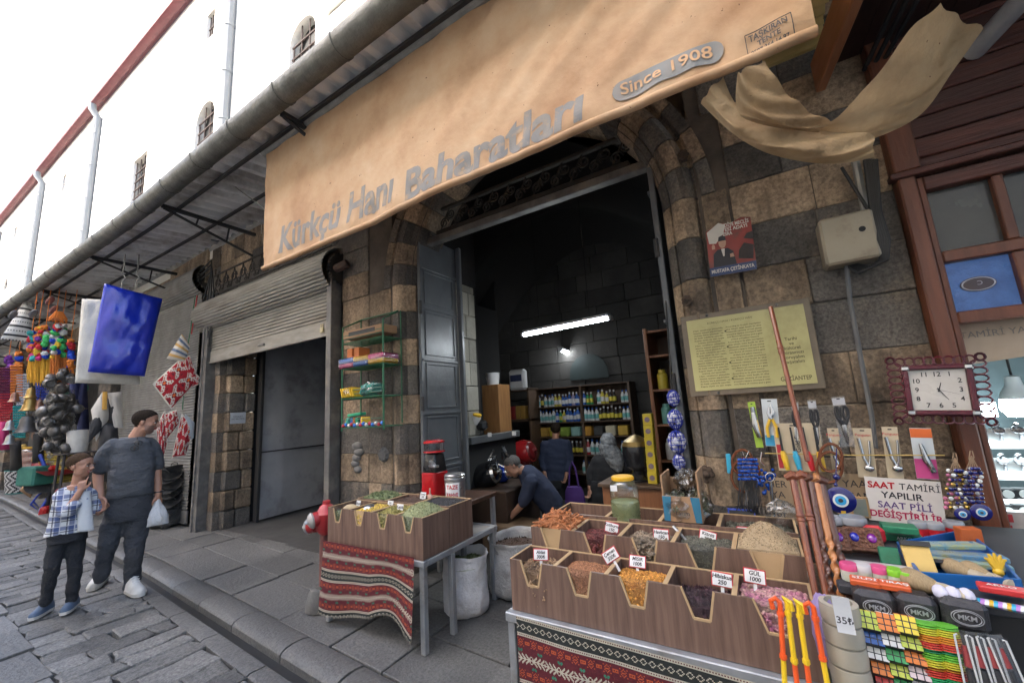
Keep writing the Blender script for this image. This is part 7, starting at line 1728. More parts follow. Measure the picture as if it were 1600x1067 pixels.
for k in range(2):
    for r in range(4):
        px=1449+k*30+r*4.5; py=990+r*27+k*4; c=A(px,py,1.70); t=thing('spring_toy',f'rainbow coil spring toy, {["left","right"][k]} stack, {["topmost","second","third","lowest"][r]}','spring toy',(c.x,1.7,c.z-.03),'rainbow spring toys in two stacks')
        m_=MB(); 
        for i in range(11):
            z=c.z-.032+i*.0058; m_.lathe([(.020,0),(.029,.001),(.029,.0038),(.020,.0045)],18,(0,0,z-c.z),M=Matrix.Translation(c)@Matrix.Rotation(R_(-10),4,'X'),mi=(i//3+r*2)%5)
        m_.build('coil',sc_,t)
for k in range(4):
    a=A(1502+k*17,984+k*2,1.68); b=A(1520+k*22,1067,1.66); t=thing('comb_pack',f'narrow clear pack of grooming tools, {["leftmost","second","third","rightmost"][k]} at the lower right','pack',b,'clear grooming packs'); m_=MB(); board(m_,a,b+(b-a)*.3,.034,.006); m_.build('sleeve',acryl,t); m_=MB(); d=(b-a)
    for s_ in(-1,1): m_.tube([a+Vector((s_*.012,-.004,-.01)),a+d*.1+Vector((s_*.017,-.004,0)),a+d*1.25+Vector((s_*.017,-.004,0))],.0025,5)
    m_.build('edge_rim',mat('pale rim',(.55,.55,.53),rough=.3),t); m_=MB(); m_.tube([a+d*.3+Vector((0,.002,0)),a+d*.7+Vector((0,.002,0))],[.006,.009],8); m_.tube([a+d*.75+Vector((0,.002,0)),a+d*1.2],.008,8,mi=1); m_.build('tool',[mat('dark red tool',(.25,.03,.03)),dgrip],t)
# ================================================================ watch shop interior
wr=thing('watch_display','lit glass watch shelves behind the shop front window','display',(1.6,3.2,.9))
teal=mat('teal dim wall',(.06,.085,.09),(.04,.06,.065),rough=.6)
m_=MB(); m_.bb(.86,4.5,4.4,4.45,0,3.4); m_.bb(.84,.86,2.96,4.4,0,3.4); m_.bb(.84,4.5,2.96,4.4,3.4,3.45); m_.bb(.84,4.5,2.96,4.4,.0,.03); m_.bb(4.5,4.55,2.9,4.45,0,3.45); m_.build('room_walls',teal,wr,smooth=0)
shz=[A(1550,692,3.15).z,A(1560,738,3.15).z,A(1560,790,3.15).z]
m_=MB()
for z in shz: m_.bb(.9,2.3,3.0,3.35,z-.012,z,bev=.003)
m_.build('glass_shelf',mat('glowing glass shelf',(.6,.65,.66),rough=.15,emit=(.8,.95,1,.35)),wr)  # shelves glow by emission in place of lamp light falling on them
wst=mat('watch steel',(.55,.56,.57),(.4,.4,.42),rough=.2,metal=.8); wfc=mat('watch dial',(.6,.62,.6),rough=.3); cush=mat('white watch cushion',(.6,.62,.62),rough=.8)
def watch():
    t=thing('wrist_watch','x','watch',(0,0,0),'wrist watches on lit cushions'); m=MB(); m.lathe([(0,-.05),(.028,-.045),(.034,0),(.028,.045),(0,.05)],14,M=Matrix.Rotation(R_(90),4,'Y')); m.build('cushion',cush,t)
    m=MB(); Mx=Matrix.Translation((0,-.030,.022))@Matrix.Rotation(R_(50),4,'X'); m.lathe([(.020,-.006),(.023,0),(.021,.006),(.018,.007)],18,M=Mx); m.tube([(0,-.036,.046),(0,-.008,.05),(0,.02,.035)],.012,6,flat=.4); m.tube([(0,-.044,.0),(0,-.040,-.03),(0,-.02,-.04)],.012,6,flat=.4); m.build('case_and_strap',wst,t); m=MB(); m.lathe([(.018,.0068),(0,.007)],18,M=Mx); m.build('dial',wfc,t); return t
w0=watch(); k=0
for r,(z,pxs) in enumerate(((shz[0],(1508,1532,1560,1590)),(shz[1],(1541,1566,1593)))):
    for i,px in enumerate(pxs):
        o=w0 if k==0 else copy_tree(w0); p=A(px,690,3.1); o.location=(p.x if r==0 else A(px,735,3.1).x,3.1,z+.048); o['label']=f'steel wrist watch on the {["upper","lower"][r]} lit shelf, number {["one","two","three","four"][i]} counted from the clock'; k+=1
def bulb(px,py,lb,e):
    c=A(px,py,3.5); t=thing('bulb_lamp',lb,'lamp',c,'lamps in the watch shop'); m=MB(); m.lathe([(.0,-.07),(.05,-.065),(.075,-.02),(.07,.03)],20,c); m.build('globe',mat('lit globe',(.9,.95,1),emit=(.85,.97,1,e)),t); m=MB(); m.lathe([(.07,.031),(.06,.07),(.035,.11),(.03,.16),(0,.17)],20,c); m.build('cap',mat('lamp cap white',(.5,.52,.52)),t); m=MB(); m.cyl(c+Vector((0,0,.17)),(c.x,c.y,3.4),.006,5); m.build('cord',black,t)
bulb(1592,632,'white domed bulb lamp in the watch shop at the right edge',30)
m_=MB(); c=A(1530,640,4.2); m_.box(c,(.16,.03,.10)); tag(m_.build('light_panel',mat('lit panel',(.9,.95,1),emit=(.75,.92,1,5))),'small lit white panel in the watch shop behind the clock','lamp')
ws2=thing('window_notice','pale card notice taped inside the watch shop window','notice',A(1550,560,2.94)); a=A(1497,505,2.94); b=A(1660,560,2.94); m_=MB(); m_.add([tuple(a),tuple(A(1500,572,2.94)),tuple(A(1660,548,2.94)),tuple(A(1660,475,2.94))],[(0,1,2,3)]); m_.build('card',mat('pale notice card',(.45,.36,.27),rough=.7),ws2,smooth=0)
m_=MB(); text_mb(m_,'TAMİRİ YAPILIR',.045,face_M(A(1572,518,2.936))); m_.build('lettering',greyink,ws2,smooth=0)
for i in range(9):
    p=A(1545+ (i%3)*26,770+(i//3)*26,3.1); m_=MB(); m_.box(p,(.07,.05,.05),bev=.006); m_.lathe([(0,0),(.02,0),(.02,.006),(0,.007)],14,M=Matrix.Translation(p+Vector((0,-.026,0)))@Matrix.Rotation(R_(90),4,'X'),mi=1); tag(m_.build('boxed_watch',[dgrip,wfc]),f'boxed watch on a dim lower shelf, {["top","middle","bottom"][i//3]} row, {["left","centre","right"][i%3]}','watch','boxed watches on the dim lower shelves')
for i in range(5):
    p=A(1582,808+i*17,2.9); m_=MB(); m_.box(p,(.11,.004,.05)); m_.box(p+Vector((-.025,-.003,-.004)),(.05,.002,.035),mi=1); tag(m_.build('strap_card',[mat('card pale',(.42,.38,.36)),cred]),f'red and white strap card hanging at the right edge, {["first","second","third","fourth","fifth"][i]} from the top','card','strap cards at the right edge')
for px,py in((1558,860),(1575,880)): 
    m_=MB(); p=A(px,py,2.6)
    for q in range(10): m_.sphere(p+Vector((.006*math.sin(q),0,-.012*q)),.009,7,5)
    tag(m_.build('bead_string',mat('amber bead',(.5,.08,.02),rough=.2)),f'{"left" if px<1560 else "right"} amber bead string hanging over the blue tray','bead string','amber bead strings')
m_=MB(); p=A(1590,965,2.0); m_.box((p.x+.1,2.05,p.z-.15),(.22,.3,.4),bev=.01); tag(m_.build('blue_case',mat('blue case',(.01,.05,.16),rough=.4)),'dark blue case standing at the lower right edge','case')
# ================================================================ inside the spice shop
shelfw=mat('shelf wood',(.10,.06,.035),(.07,.04,.025),rough=.6)
bs=thing('wall_shelf','wooden wall shelf crowded with bottles at the back of the shop','shelf',(-2.8,6.9,.02))
SX0,SX1=A(842,640,6.8).x,A(990,640,6.8).x
zz=[A(900,y,6.75).z for y in(603,633,658,681,709,738,758)]
for z in zz[:-1]: m_=MB(); m_.bb(SX0,SX1,6.62,7.0,z-.02,z,bev=.003); m_.build('board',shelfw,bs)
for x in(SX0,(SX0*.48+SX1*.52),SX1): m_=MB(); m_.bb(x-.02,x+.02,6.621,7.0,.03,zz[0],bev=.003); m_.build('upright',shelfw,bs)
m_=MB(); m_.bb(SX0,SX1,7.0,7.02,.05,zz[0]); m_.build('back_board',shelfw,bs,smooth=0)
bc={n:mat('bottle '+n,c,rough=.3) for n,c in (('white',(.62,.62,.62)),('blue',(.02,.10,.40)),('green',(.03,.28,.10)),('yellow',(.6,.5,.06)),('dark',(.02,.015,.015)),('red',(.35,.03,.03)),('teal',(.15,.40,.38)),('lilac',(.35,.3,.45)))}
def bottle(n):
    t=thing('bottle','x','bottle',(0,0,0),'bottles on the back shelf'); m=MB(); m.lathe([(.030,0),(.033,.01),(.033,.12),(.028,.14),(.013,.165),(.012,.18)],14); m.build('body',bc[n],t); m=MB(); m.lathe([(.014,.181),(.015,.185),(.015,.21),(0,.212)],12); m.build('cap',bc['white' if n!='white' else 'blue'],t); m=MB(); m.lathe([(.0335,.035),(.0338,.04),(.0338,.10),(.0335,.105)],14); m.build('label_band',bc['yellow' if n in('dark','green') else 'teal' if n=='white' else 'white'],t); return t
prot={}
words=['top','second','fourth','fifth']
rn=random.Random(9)
def place_row(zi,seq,lab,sc=1.0):
    z=zz[zi]; n=len(seq)
    for i,k in enumerate(seq):
        if k=='.': continue
        nm={'w':'white','b':'blue','g':'green','y':'yellow','d':'dark','r':'red','t':'teal','l':'lilac'}[k]
        if nm not in prot: o=prot[nm]=bottle(nm)
        else: o=copy_tree(prot[nm])
        o.location=(lerp(SX0+.07,SX1-.07,i/(n-1)),6.72+rn.uniform(-.02,.02),z+.0005); s_=sc*rn.uniform(.92,1.1); o.scale=(s_,s_,s_); o['label']=f'{nm} plastic bottle in the crowded {lab} row of the back shelf'; o['group']=f'{nm} bottles, {lab} row'
place_row(1,'wdwwwyybbblbbbgg.wyydd.ww','top',1.05); place_row(2,'wwwwwbgybbbblwwwwddddddww','second',1.05); place_row(4,'ddwdd.dddddrrwwwwg..wwl','fourth',1.1); place_row(5,'tt.tdd..wwggw...dd','fifth',1.0)
for i,(nm,c) in enumerate((('amber packets',(.5,.3,.06)),('yellow box',(.5,.42,.05)),('green and yellow box',(.25,.35,.06)),('teal bags',(.25,.42,.38)),('orange box',(.5,.25,.04)),('dark packets',(.06,.06,.06)),('cream packets',(.5,.45,.32)),('golden bag',(.5,.32,.05)))):
    x=lerp(SX0+.12,SX1-.18,i/7); m_=MB(); m_.box((x,6.76,zz[3]+.082),(.17,.18,.16),bev=.015); tag(m_.build('packet',mat('stock '+nm,c,rough=.4)),f'{nm} on the third row of the back shelf','packets','packets on the third shelf row')
# left side shelf with red tins and top packet
m_=MB(); x=A(805,640,6.4).x; m_.bb(x-.42,x+.36,6.3,6.7,A(805,655,6.4).z-.04,A(805,655,6.4).z); m_.bb(x-.42,x+.36,6.3,6.7,A(805,610,6.4).z-.02,A(805,610,6.4).z); m_.bb(x-.42,x-.39,6.3,6.7,.02,A(805,610,6.4).z+.02); m_.bb(x+.33,x+.36,6.3,6.7,.02,A(805,610,6.4).z+.02); tag(m_.build('side_shelf',shelfw),'dark side shelf left of the bottle shelf','shelf')
for i in range(5):
    z=A(805,655,6.4).z; m_=MB(); m_.box((x-.2+i*.10,6.4,z+.12),(.085,.16,.235),bev=.006); tag(m_.build('book_tin',mat(('tin red','tin ochre')[i>2],((.22,.02,.02),(.32,.18,.04))[i>2],rough=.5)),f'{"red" if i<3 else "ochre"} upright tin on the dark side shelf, {["first","second","third","fourth","fifth"][i]} from the left','tin','tins on the side shelf')
m_=MB(); a=A(810,598,6.4); m_.box((a.x,6.4,A(805,610,6.4).z+.19),(.34,.16,.38),bev=.04); m_.box((a.x,6.315,A(805,610,6.4).z+.22),(.24,.012,.12),mi=1,bev=.004); tag(m_.build('detergent_bag',[bc['white'],mat('dark print',(.03,.04,.1))]),'white bag with dark print on top of the side shelf','bag')
# tall cupboard and tub on the left, counter and machines
m_=MB(); a=A(756,680,4.6); b=A(778,600,4.6); m_.bb(a.x,b.x,4.6,4.9,.02,b.z,bev=.006); tag(m_.build('tall_cupboard',mat('orange wood',(.30,.15,.05),(.22,.10,.035),aniso=(5,5,.6))),'tall orange brown cupboard standing against the left wall','cupboard')
m_=MB(); c=Vector(((a.x+b.x)/2-.02,4.72,b.z+.001)); m_.lathe([(.08,0),(.10,.15),(.104,.15),(.104,.17),(0,.172)],18,c); tag(m_.build('white_tub',bc['white']),'white tub on top of the tall cupboard','tub')
cn=thing('shop_counter','dark counter with a steel top along the left wall of the shop','counter',(-3,4.2,.02)); m_=MB(); a=A(715,682,3.95); b=A(815,672,5.4); ye=G(812,672,a.z).y; xr=G(812,672,a.z).x; m_.bb(-3.0,xr,3.75,ye,a.z-.08,a.z,bev=.005); m_.build('shelf_top',mat('dull steel top',(.14,.15,.16),rough=.35,metal=.4),cn); m_=MB(); m_.bb(-3.0,-2.95,3.76,ye,.03,a.z-.081); m_.build('back_panel',black,cn,smooth=0); m_=MB(); m_.bb(-2.94,-2.45,3.76,4.5,.03,.62,bev=.01); m_.build('lower_bench',mat('dark bench',(.05,.03,.02),rough=.5),cn)
mk=mat('black machine enamel',(.012,.012,.014),(.02,.02,.022),rough=.22,coat=.4)
def drum(label,px,py,Y,r,L,m,facecol):
    c=A(px,py,Y); t=thing('roasting_machine',label,'machine',(c.x,Y,c.z-r),'grinding and roasting machines'); mb=MB(); mb.lathe([(r*.7,0),(r,.02),(r,L*.8),(r*.8,L)],22,M=Matrix.Translation(c)@Matrix.Rotation(R_(75),4,'Y')@Matrix.Rotation(R_(0),4,'X')@Matrix.Translation((0,0,-L/2))); mb.build('drum',m,t)
    mb=MB(); mb.lathe([(r*.72,0),(r*.6,.03),(r*.2,.05),(.02,.09),(0,.09)],20,M=Matrix.Translation(c)@Matrix.Rotation(R_(75),4,'Y')@Matrix.Translation((0,0,L/2))); mb.build('front_cover',facecol,t); mb=MB(); mb.box(c-Vector((0,0,r+.08)),(r*1.4,r*1.2,.16),bev=.01); mb.build('base',mk,t); return c
drum('black grinding machine with a shiny front on the dark counter',752,745,4.0,.15,.42,mk,chromeb)
drum('blue lit grinding machine beside the bending man',778,742,4.25,.10,.3,mat('blue enamel',(.02,.06,.45),rough=.15,coat=.6),chromeb)
drum('red roasting drum behind the bending man',812,710,5.2,.19,.42,mat('dark red enamel',(.30,.012,.015),rough=.25,coat=.4),mat('dark red cover',(.12,.008,.01),rough=.35))
m_=MB(); rn=random.Random(8)
for k in range(16):
    p=A(720+rn.uniform(0,85),690+rn.uniform(0,45),4.1+rn.uniform(-.2,.4)); m_.tube([p,p+Vector((rn.uniform(-.1,.1),0,rn.uniform(-.15,.15))),p+Vector((rn.uniform(-.2,.2),.05,rn.uniform(-.2,.1)))],rn.uniform(.008,.02),7,mi=k%2)
tag(m_.build('machine_pipes',[mk,chromeb]),'tangle of black and chrome machine levers and pipes over the counter','levers',kind='stuff')
for px,lb in((765,'left'),(803,'right')):
    m_=MB(); m_.box(A(px,679,3.72) if px<780 else A(px,677,3.74),(.05,.004,.045)); tag(m_.build('white_label',whitetag,smooth=0),f'small white square label on the {lb} end of the counter shelf','label')
m_=MB(); c=A(742,655,4.05); m_.lathe([(0,-.06),(.06,-.05),(.07,.03),(.06,.05)],16,M=Matrix.Translation(c)@Matrix.Rotation(R_(25),4,'Y')); m_.lathe([(.065,.052),(.066,.075),(0,.08)],16,M=Matrix.Translation(c)@Matrix.Rotation(R_(25),4,'Y'),mi=1); m_.box(c+Vector((.06,.05,-.08)),(.16,.1,.12),bev=.03,mi=2); tag(m_.build('hanging_pail',[bc['white'],yelp,blk]),'white pail with a yellow lid tilted on the pale jamb inside','pail')
m_=MB(); c=A(790,820,3.7); m_.box((c.x,3.85,.16),(.55,.4,.28),bev=.01); tag(m_.build('low_box',mat('dusty brown carton',(.14,.09,.05),rough=.9)),'low dusty carton on the floor beside the bending man','carton')
# right bookcase with yellow cartons
bk_=thing('tall_bookcase','tall orange brown bookcase at the right side inside the arch','bookcase',(-.7,3.9,.02)); x0_=-.98; m_=MB(); zt=B(1008,518,-.98).z
a=A(1005,515,4.3); b=A(1040,745,4.3)
ow=mat('orange brown board',(.26,.11,.045),(.18,.07,.03),rough=.45,aniso=(5,5,.6))
x0_=A(1020,640,4.3).x
m_.bb(x0_,x0_+.035,4.25,4.75,.02,a.z,bev=.004); m_.bb(x0_+.5,x0_+.535,4.25,4.75,.02,a.z,bev=.004); m_.build('side_panel',ow,bk_); m_=MB()
for z in(.5,.9,1.25,1.6,1.95,a.z-.03): m_=MB(); m_.bb(x0_+.036,x0_+.499,4.26,4.74,z-.02,z); m_.build('board',ow,bk_,smooth=0)
m_=MB(); m_.bb(x0_+.036,x0_+.499,4.74,4.75,.02,a.z-.03); m_.build('back_board',shelfw,bk_,smooth=0)
for i in range(8):
    m_=MB(); m_.lathe([(.05,0),(.052,.02),(.052,.15),(.035,.17),(.035,.2),(0,.2)],14,(x0_+.12+(i%2)*.14,4.36,(.5,.9,1.25,1.6)[i//2]+.001)); tag(m_.build('storage_jar',bc[('dark','white','teal','yellow')[i//2]]),f'glass storage jar on the tall bookcase, {["lowest","second","third","fourth"][i//2]} board, {["left","right"][i%2]} one','jar','jars on the tall bookcase')
ybx=mat('yellow carton',(.62,.48,.03),(.55,.42,.03),rough=.45)
for i in range(6):
    py=745-18*i; p=A(1021-i*1.6,py,3.6); u=mpp(p); m_=MB(); h=18*u; m_.box((p.x,3.6,p.z),(.075,.09,h*.97),bev=.003); m_.lathe([(0,0),(.022,0),(.022,.002),(0,.002)],14,M=Matrix.Translation((p.x,3.553,p.z))@Matrix.Rotation(R_(90),4,'X'),mi=1); tag(m_.build('yellow_carton',[ybx,mat('carton emblem',(.25,.18,.25))]),f'yellow carton in the tall stack by the bookcase, {["lowest","second from the bottom","third from the bottom","third from the top","second from the top","topmost"][i]}','carton','stack of yellow cartons')
sc2=thing('side_counter','orange brown counter under the stack of yellow cartons','counter',(A(1010,770,3.6).x,3.7,.02)); p=A(1021,754,3.6); m_=MB(); m_.bb(p.x-.42,p.x+.28,3.5,3.9,.03,p.z-.03,bev=.005); m_.build('body',ow,sc2); m_=MB(); m_.bb(p.x-.45,p.x+.30,3.47,3.92,p.z-.029,p.z-.002,bev=.004); m_.build('top',shelfw,sc2)
m_=MB(); c=A(1000,752,3.65); m_.lathe([(.08,0),(.085,.02),(.05,.06),(.05,.09),(.11,.13),(.125,.25),(.12,.30)],20,(c.x,c.y,p.z)); m_.lathe([(.122,.30),(.11,.34),(.05,.38),(0,.40)],20,(c.x,c.y,p.z),mi=1); tag(m_.build('brass_samovar',[mk,mat('dim brass',(.22,.15,.05),rough=.35,metal=.7)]),'dark urn with a shiny brass lid on the side counter','urn')
# net bags of blue and white balls hanging on the arch door
netb=mat('white ball',(.55,.56,.62),rough=.5); netl=mat('blue net',(.02,.04,.35),rough=.6)
for i,(py,r,n) in enumerate(((622,.036,5),(655,.044,6),(690,.05,7),(722,.034,5))):
    c=A(1052+i*3,py,2.92); t=thing('net_bag',f'blue net bag of white stones hanging on the right arch door, {["topmost","second","third","lowest"][i]}','net bag',c,'net bags on the arch door'); rn=random.Random(i); m_=MB(); vs=[]
    for k in range(26):
        d=Vector((rn.gauss(0,1),rn.gauss(0,1),rn.gauss(0,1))).normalized(); q=c+Vector((d.x*r*.8,d.y*r*.8,d.z*r*1.15)); m_.sphere(q,r*.42,8,6); vs.append((q,d))
    m_.build('stones',netb,t); m_=MB()
    for k in range(7):
        a=k*math.pi/7
        m_.tube([c+Vector((r*1.08*math.cos(a)*math.sin(b),r*1.08*math.sin(a)*math.sin(b),r*1.5*math.cos(b))) for b in [j*math.pi/10 for j in range(20)]],.0035,4,closed=True)
    for z in(-.7,-.25,.2,.65): rr=math.sqrt(1-(z/1.0)**2*.8)*1.15; m_.tube([c+Vector((r*rr*math.cos(b),r*rr*math.sin(b),r*1.3*z)) for b in [j*math.pi/8 for j in range(16)]],.0035,4,closed=True)
    m_.build('net',netl,t,smooth=0)
m_=MB(); m_.tube([A(1040,470,2.93),A(1045,540,2.93),A(1050,615,2.93)],.006,5); m_.tube([A(1050,615,2.93),A(1060,715,2.93)],.006,5); tag(m_.build('hanging_rope',mat('black cable',(.012,.012,.012))),'black rope holding the blue net bags on the right arch door','rope')
m_=MB(); c=A(898,775,5.1); m_.loft([[(c.x+w*math.cos(t)*1.0,c.y+.06*math.sin(t)*1.2,c.z+z) for t in [k*math.pi/6 for k in range(12)]] for w,z in((.12,-.2),(.15,-.1),(.13,.06),(.10,.12))]); m_.tube([c+Vector((-.07,0,.1)),c+Vector((-.04,0,.36)),c+Vector((.0,0,.44)),c+Vector((.04,0,.36)),c+Vector((.07,0,.1))],.012,6); tag(m_.build('purple_bag',mat('purple cloth',(.08,.03,.20),rough=.8)),'purple cloth bag held at the side of the woman in the shop','bag')
# ================================================================ people
skin=mat('skin',(.42,.22,.145),(.36,.18,.115),scale=14,rough=.5,bump=.1,bscale=120); lipm=mat('lips',(.36,.10,.09),rough=.45); stub=mat('stubble skin',(.27,.15,.11),(.22,.13,.10),scale=120,rough=.6)
hairm=mat('dark brown hair',(.018,.013,.010),(.035,.025,.018),scale=90,rough=.9,spec=.1,bump=.8,bscale=160,aniso=(1,1,.4)); boyhair=mat('brown hair',(.05,.03,.018),(.08,.05,.03),scale=90,rough=.9,spec=.1,bump=.8,bscale=160,aniso=(1,1,.4)); greyhair=mat('grey cropped hair',(.10,.095,.09),(.05,.045,.045),scale=110,rough=.7)
def remesh(mb,vox,smooth=2):
    me=bpy.data.meshes.new('r'); me.from_pydata([tuple(p) for p in mb.v],[],mb.f); ob=bpy.data.objects.new('r',me); COL.objects.link(ob)
    md=ob.modifiers.new('r','REMESH'); md.mode='VOXEL'; md.voxel_size=vox; md.use_smooth_shade=True
    if smooth: s=ob.modifiers.new('s','SMOOTH'); s.factor=.5; s.iterations=smooth
    dg=bpy.context.evaluated_depsgraph_get(); m2=bpy.data.meshes.new_from_object(ob.evaluated_get(dg)); bpy.data.objects.remove(ob); bpy.data.meshes.remove(me); return m2
def finish(me,name,mats,parent,pick=None,wr=0,ws=9,seed=0):
    me.name=name; me.materials.clear()
    for m in (mats if isinstance(mats,(list,tuple)) else [mats]): me.materials.append(m)
    if wr:
        nn=[Vector(v.normal) for v in me.vertices]
        for v,n in zip(me.vertices,nn):
            p=Vector(v.co)*ws; k=pnoise(Vector((p.x+p.z*.6,p.y,p.z*1.9+seed))); v.co=v.co+n*wr*(k-.5*abs(pnoise(Vector((p.x*2+seed,p.y*2,p.z*3.4)))))
    if pick:
        for p in me.polygons: p.material_index=pick(p.center)
    me.polygons.foreach_set('use_smooth',[True]*len(me.polygons)); o0=wloc(parent)
    me.transform(Matrix.Translation(-o0)); ob=bpy.data.objects.new(name,me); COL.objects.link(ob); ob.parent=parent; return ob
def smoothpath(pts,rs,k=6):
    P=[Vector(p) for p in pts]; O=[];Rr=[]; n=len(P)
    for i in range(n-1):
        p0=P[max(i-1,0)];p1=P[i];p2=P[i+1];p3=P[min(i+2,n-1)]
        for j in range(k):
            f=j/k; O.append(.5*((2*p1)+(p2-p0)*f+(2*p0-5*p1+4*p2-p3)*f*f+(3*p1-p0-3*p2+p3)*f**3)); Rr.append(lerp(rs[i],rs[i+1],f))
    O.append(P[-1]);Rr.append(rs[-1]); return O,Rr
def limb(mb,pts,rs,n=12,k=5): 
    O,Rr=smoothpath(pts,rs,k); mb.tube(O,Rr,n); mb.sphere(O[0],Rr[0],n,8); mb.sphere(O[-1],Rr[-1],n,8)
def torso(mb,secs,right,fwd,n=20):
    # secs: (centre, half width, half depth)
    R=[];k=5; C=[s[0] for s in secs]
    O,Wd=smoothpath(C,[s[1] for s in secs],k); _,Dp=smoothpath(C,[s[2] for s in secs],k)
    for c,w_,d_ in zip(O,Wd,Dp):
        rg=[]
        for i in range(n):
            a=2*math.pi*i/n; ca,sa=math.cos(a),math.sin(a); p=.8
            rg.append(c+right*w_*math.copysign(abs(ca)**p,ca)+fwd*d_*math.copysign(abs(sa)**p,sa))
        R.append(rg)
    mb.loft(R)
def frame(fwd,up=Vector((0,0,1))):
    f=Vector(fwd).normalized(); r=f.cross(Vector(up)).normalized(); u=r.cross(f); return r,f,u
def head(mb,c,fwd,s,up=Vector((0,0,1)),nose=1.0):
    """c centre of the head, s head height; local x right, y forward, z up"""
    r,f,u=frame(fwd,up); M=Matrix(((r.x,f.x,u.x,c[0]),(r.y,f.y,u.y,c[1]),(r.z,f.z,u.z,c[2]),(0,0,0,1)))@Matrix.Scale(s,4)
    mb.sphere((0,-.07,.13),.40,20,14,sc=(.86,1.06,.90),M=M)          # cranium
    mb.sphere((0,.10,-.10),.30,18,12,sc=(.98,.92,1.15),M=M)          # face
    mb.sphere((0,.16,-.36),.15,14,10,sc=(1.25,.95,.85),M=M)          # chin
    for sx in(-1,1):
        mb.sphere((sx*.17,.08,-.27),.15,12,8,sc=(.8,1.1,.9),M=M)      # jaw
        mb.sphere((sx*.17,.24,-.09),.10,12,8,sc=(1,.7,.8),M=M)        # cheek
        mb.sphere((sx*.13,.315,.055),.075,10,7,sc=(1.4,.6,.45),M=M)   # brow
        mb.sphere((sx*.345,-.02,-.04),.09,10,8,sc=(.35,.75,1.2),M=M)  # ear
        mb.sphere((sx*.045,.40,-.13),.042,8,6,M=M)                    # nostril
    mb.tube([(0,.345,.04),(0,.40,-.05),(0,.455*nose,-.115),(0,.40,-.15)],[.04,.045,.055,.035],10,M=M)
    mb.sphere((0,.355,-.215),.06,12,8,sc=(1.5,.7,.42),M=M); mb.sphere((0,.35,-.262),.06,12,8,sc=(1.3,.75,.5),M=M)
    return M
def eyes(M,t,s):
    m=MB(); 
    for sx in(-1,1):
        m.sphere((sx*.135,.335,-.0),.055,10,8,sc=(1.15,.6,.62),M=M,mi=0); m.sphere((sx*.135,.362,-.0),.026,8,6,sc=(1,.5,1),M=M,mi=1)
        m.tube([(sx*.07,.372,.075),(sx*.14,.372,.098),(sx*.215,.325,.075)],[.014,.018,.008],6,M=M,mi=1)
        m.tube([(sx*.075,.362,.03),(sx*.14,.374,.04),(sx*.20,.34,.02)],[.007,.009,.006],6,M=M,mi=1)
    m.build('eyes',[mat('eye ball white',(.55,.52,.5),rough=.3),mat('iris and brow',(.02,.014,.01),rough=.5)],t)
def hairpiece(body,M,pred,m,t,off=.03,s=1,name='hair',seed=0):
    Mi=(M).inverted(); o0=wloc(t); me=body.data; keep=[]; vi={}
    vs=[];fs=[]
    for p in me.polygons:
        q=Mi@(p.center+o0); q=q+Vector((0,.05,.05))*pnoise(q*14)
        if pred(q):
            f=[]
            for i in p.vertices:
                if i not in vi: v=me.vertices[i]; k=off*s*(1+.7*pnoise(Vector(v.co)*110+Vector((seed,0,0)))); vi[i]=len(vs); vs.append(v.co+o0+v.normal*k)
                f.append(vi[i])
            fs.append(tuple(f))
    mb=MB(); mb.add(vs,fs); 
    if not vs: return
    ob=mb.build(name,m,t,smooth=180); md=ob.modifiers.new('t','SOLIDIFY'); md.thickness=off*s*1.1; md.offset=-1; return ob
def hand(mb,wrist,dirn,side,s,curl=.5,spread=.12,thumb=1,point=None):
    """dirn: along the palm; side: towards the thumb; s: hand length"""
    d=Vector(dirn).normalized(); sd=Vector(side); sd=(sd-d*sd.dot(d)).normalized(); nrm=d.cross(sd).normalized(); w0=Vector(wrist)
    P=lambda a,b,c: w0+d*a*s+sd*b*s+nrm*c*s
    rg=[]
    for a,hw,th in((-.06,.13,.10),(.08,.17,.10),(.28,.21,.09),(.45,.215,.075),(.52,.19,.06)):
        rg.append([P(a,hw*math.cos(t),th*math.sin(t)) for t in [i*math.pi/6 for i in range(12)]])
    mb.loft(rg)
    for i,(b,L) in enumerate(((.155,.40),(.052,.45),(-.052,.42),(-.15,.33))):
        cu=curl*(1+.12*i); 
        if point is not None and i==0: cu=point
        p=P(.47,b,0); a=0; pts=[p]; an=math.atan2(b*spread*4,1)
        for sg in (.45,.32,.25):
            a+=cu*(1.0 if len(pts)>1 else .8); dd=(d*math.cos(a)+nrm*math.sin(a)+sd*b*spread*3*math.cos(a)); p=p+dd.normalized()*L*sg*s; pts.append(p)
        mb.tube(pts,[.056*s,.052*s,.047*s,.036*s],8); mb.sphere(pts[-1],.037*s,8,6)
    pts=[P(.10,.14,.02),P(.24,.27,.06),P(.38,.33,.10+.05*curl),P(.48,.32,.16+.08*curl)]
    mb.tube(pts,[.085*s,.07*s,.056*s,.042*s],8); mb.sphere(pts[-1],.043*s,8,6)
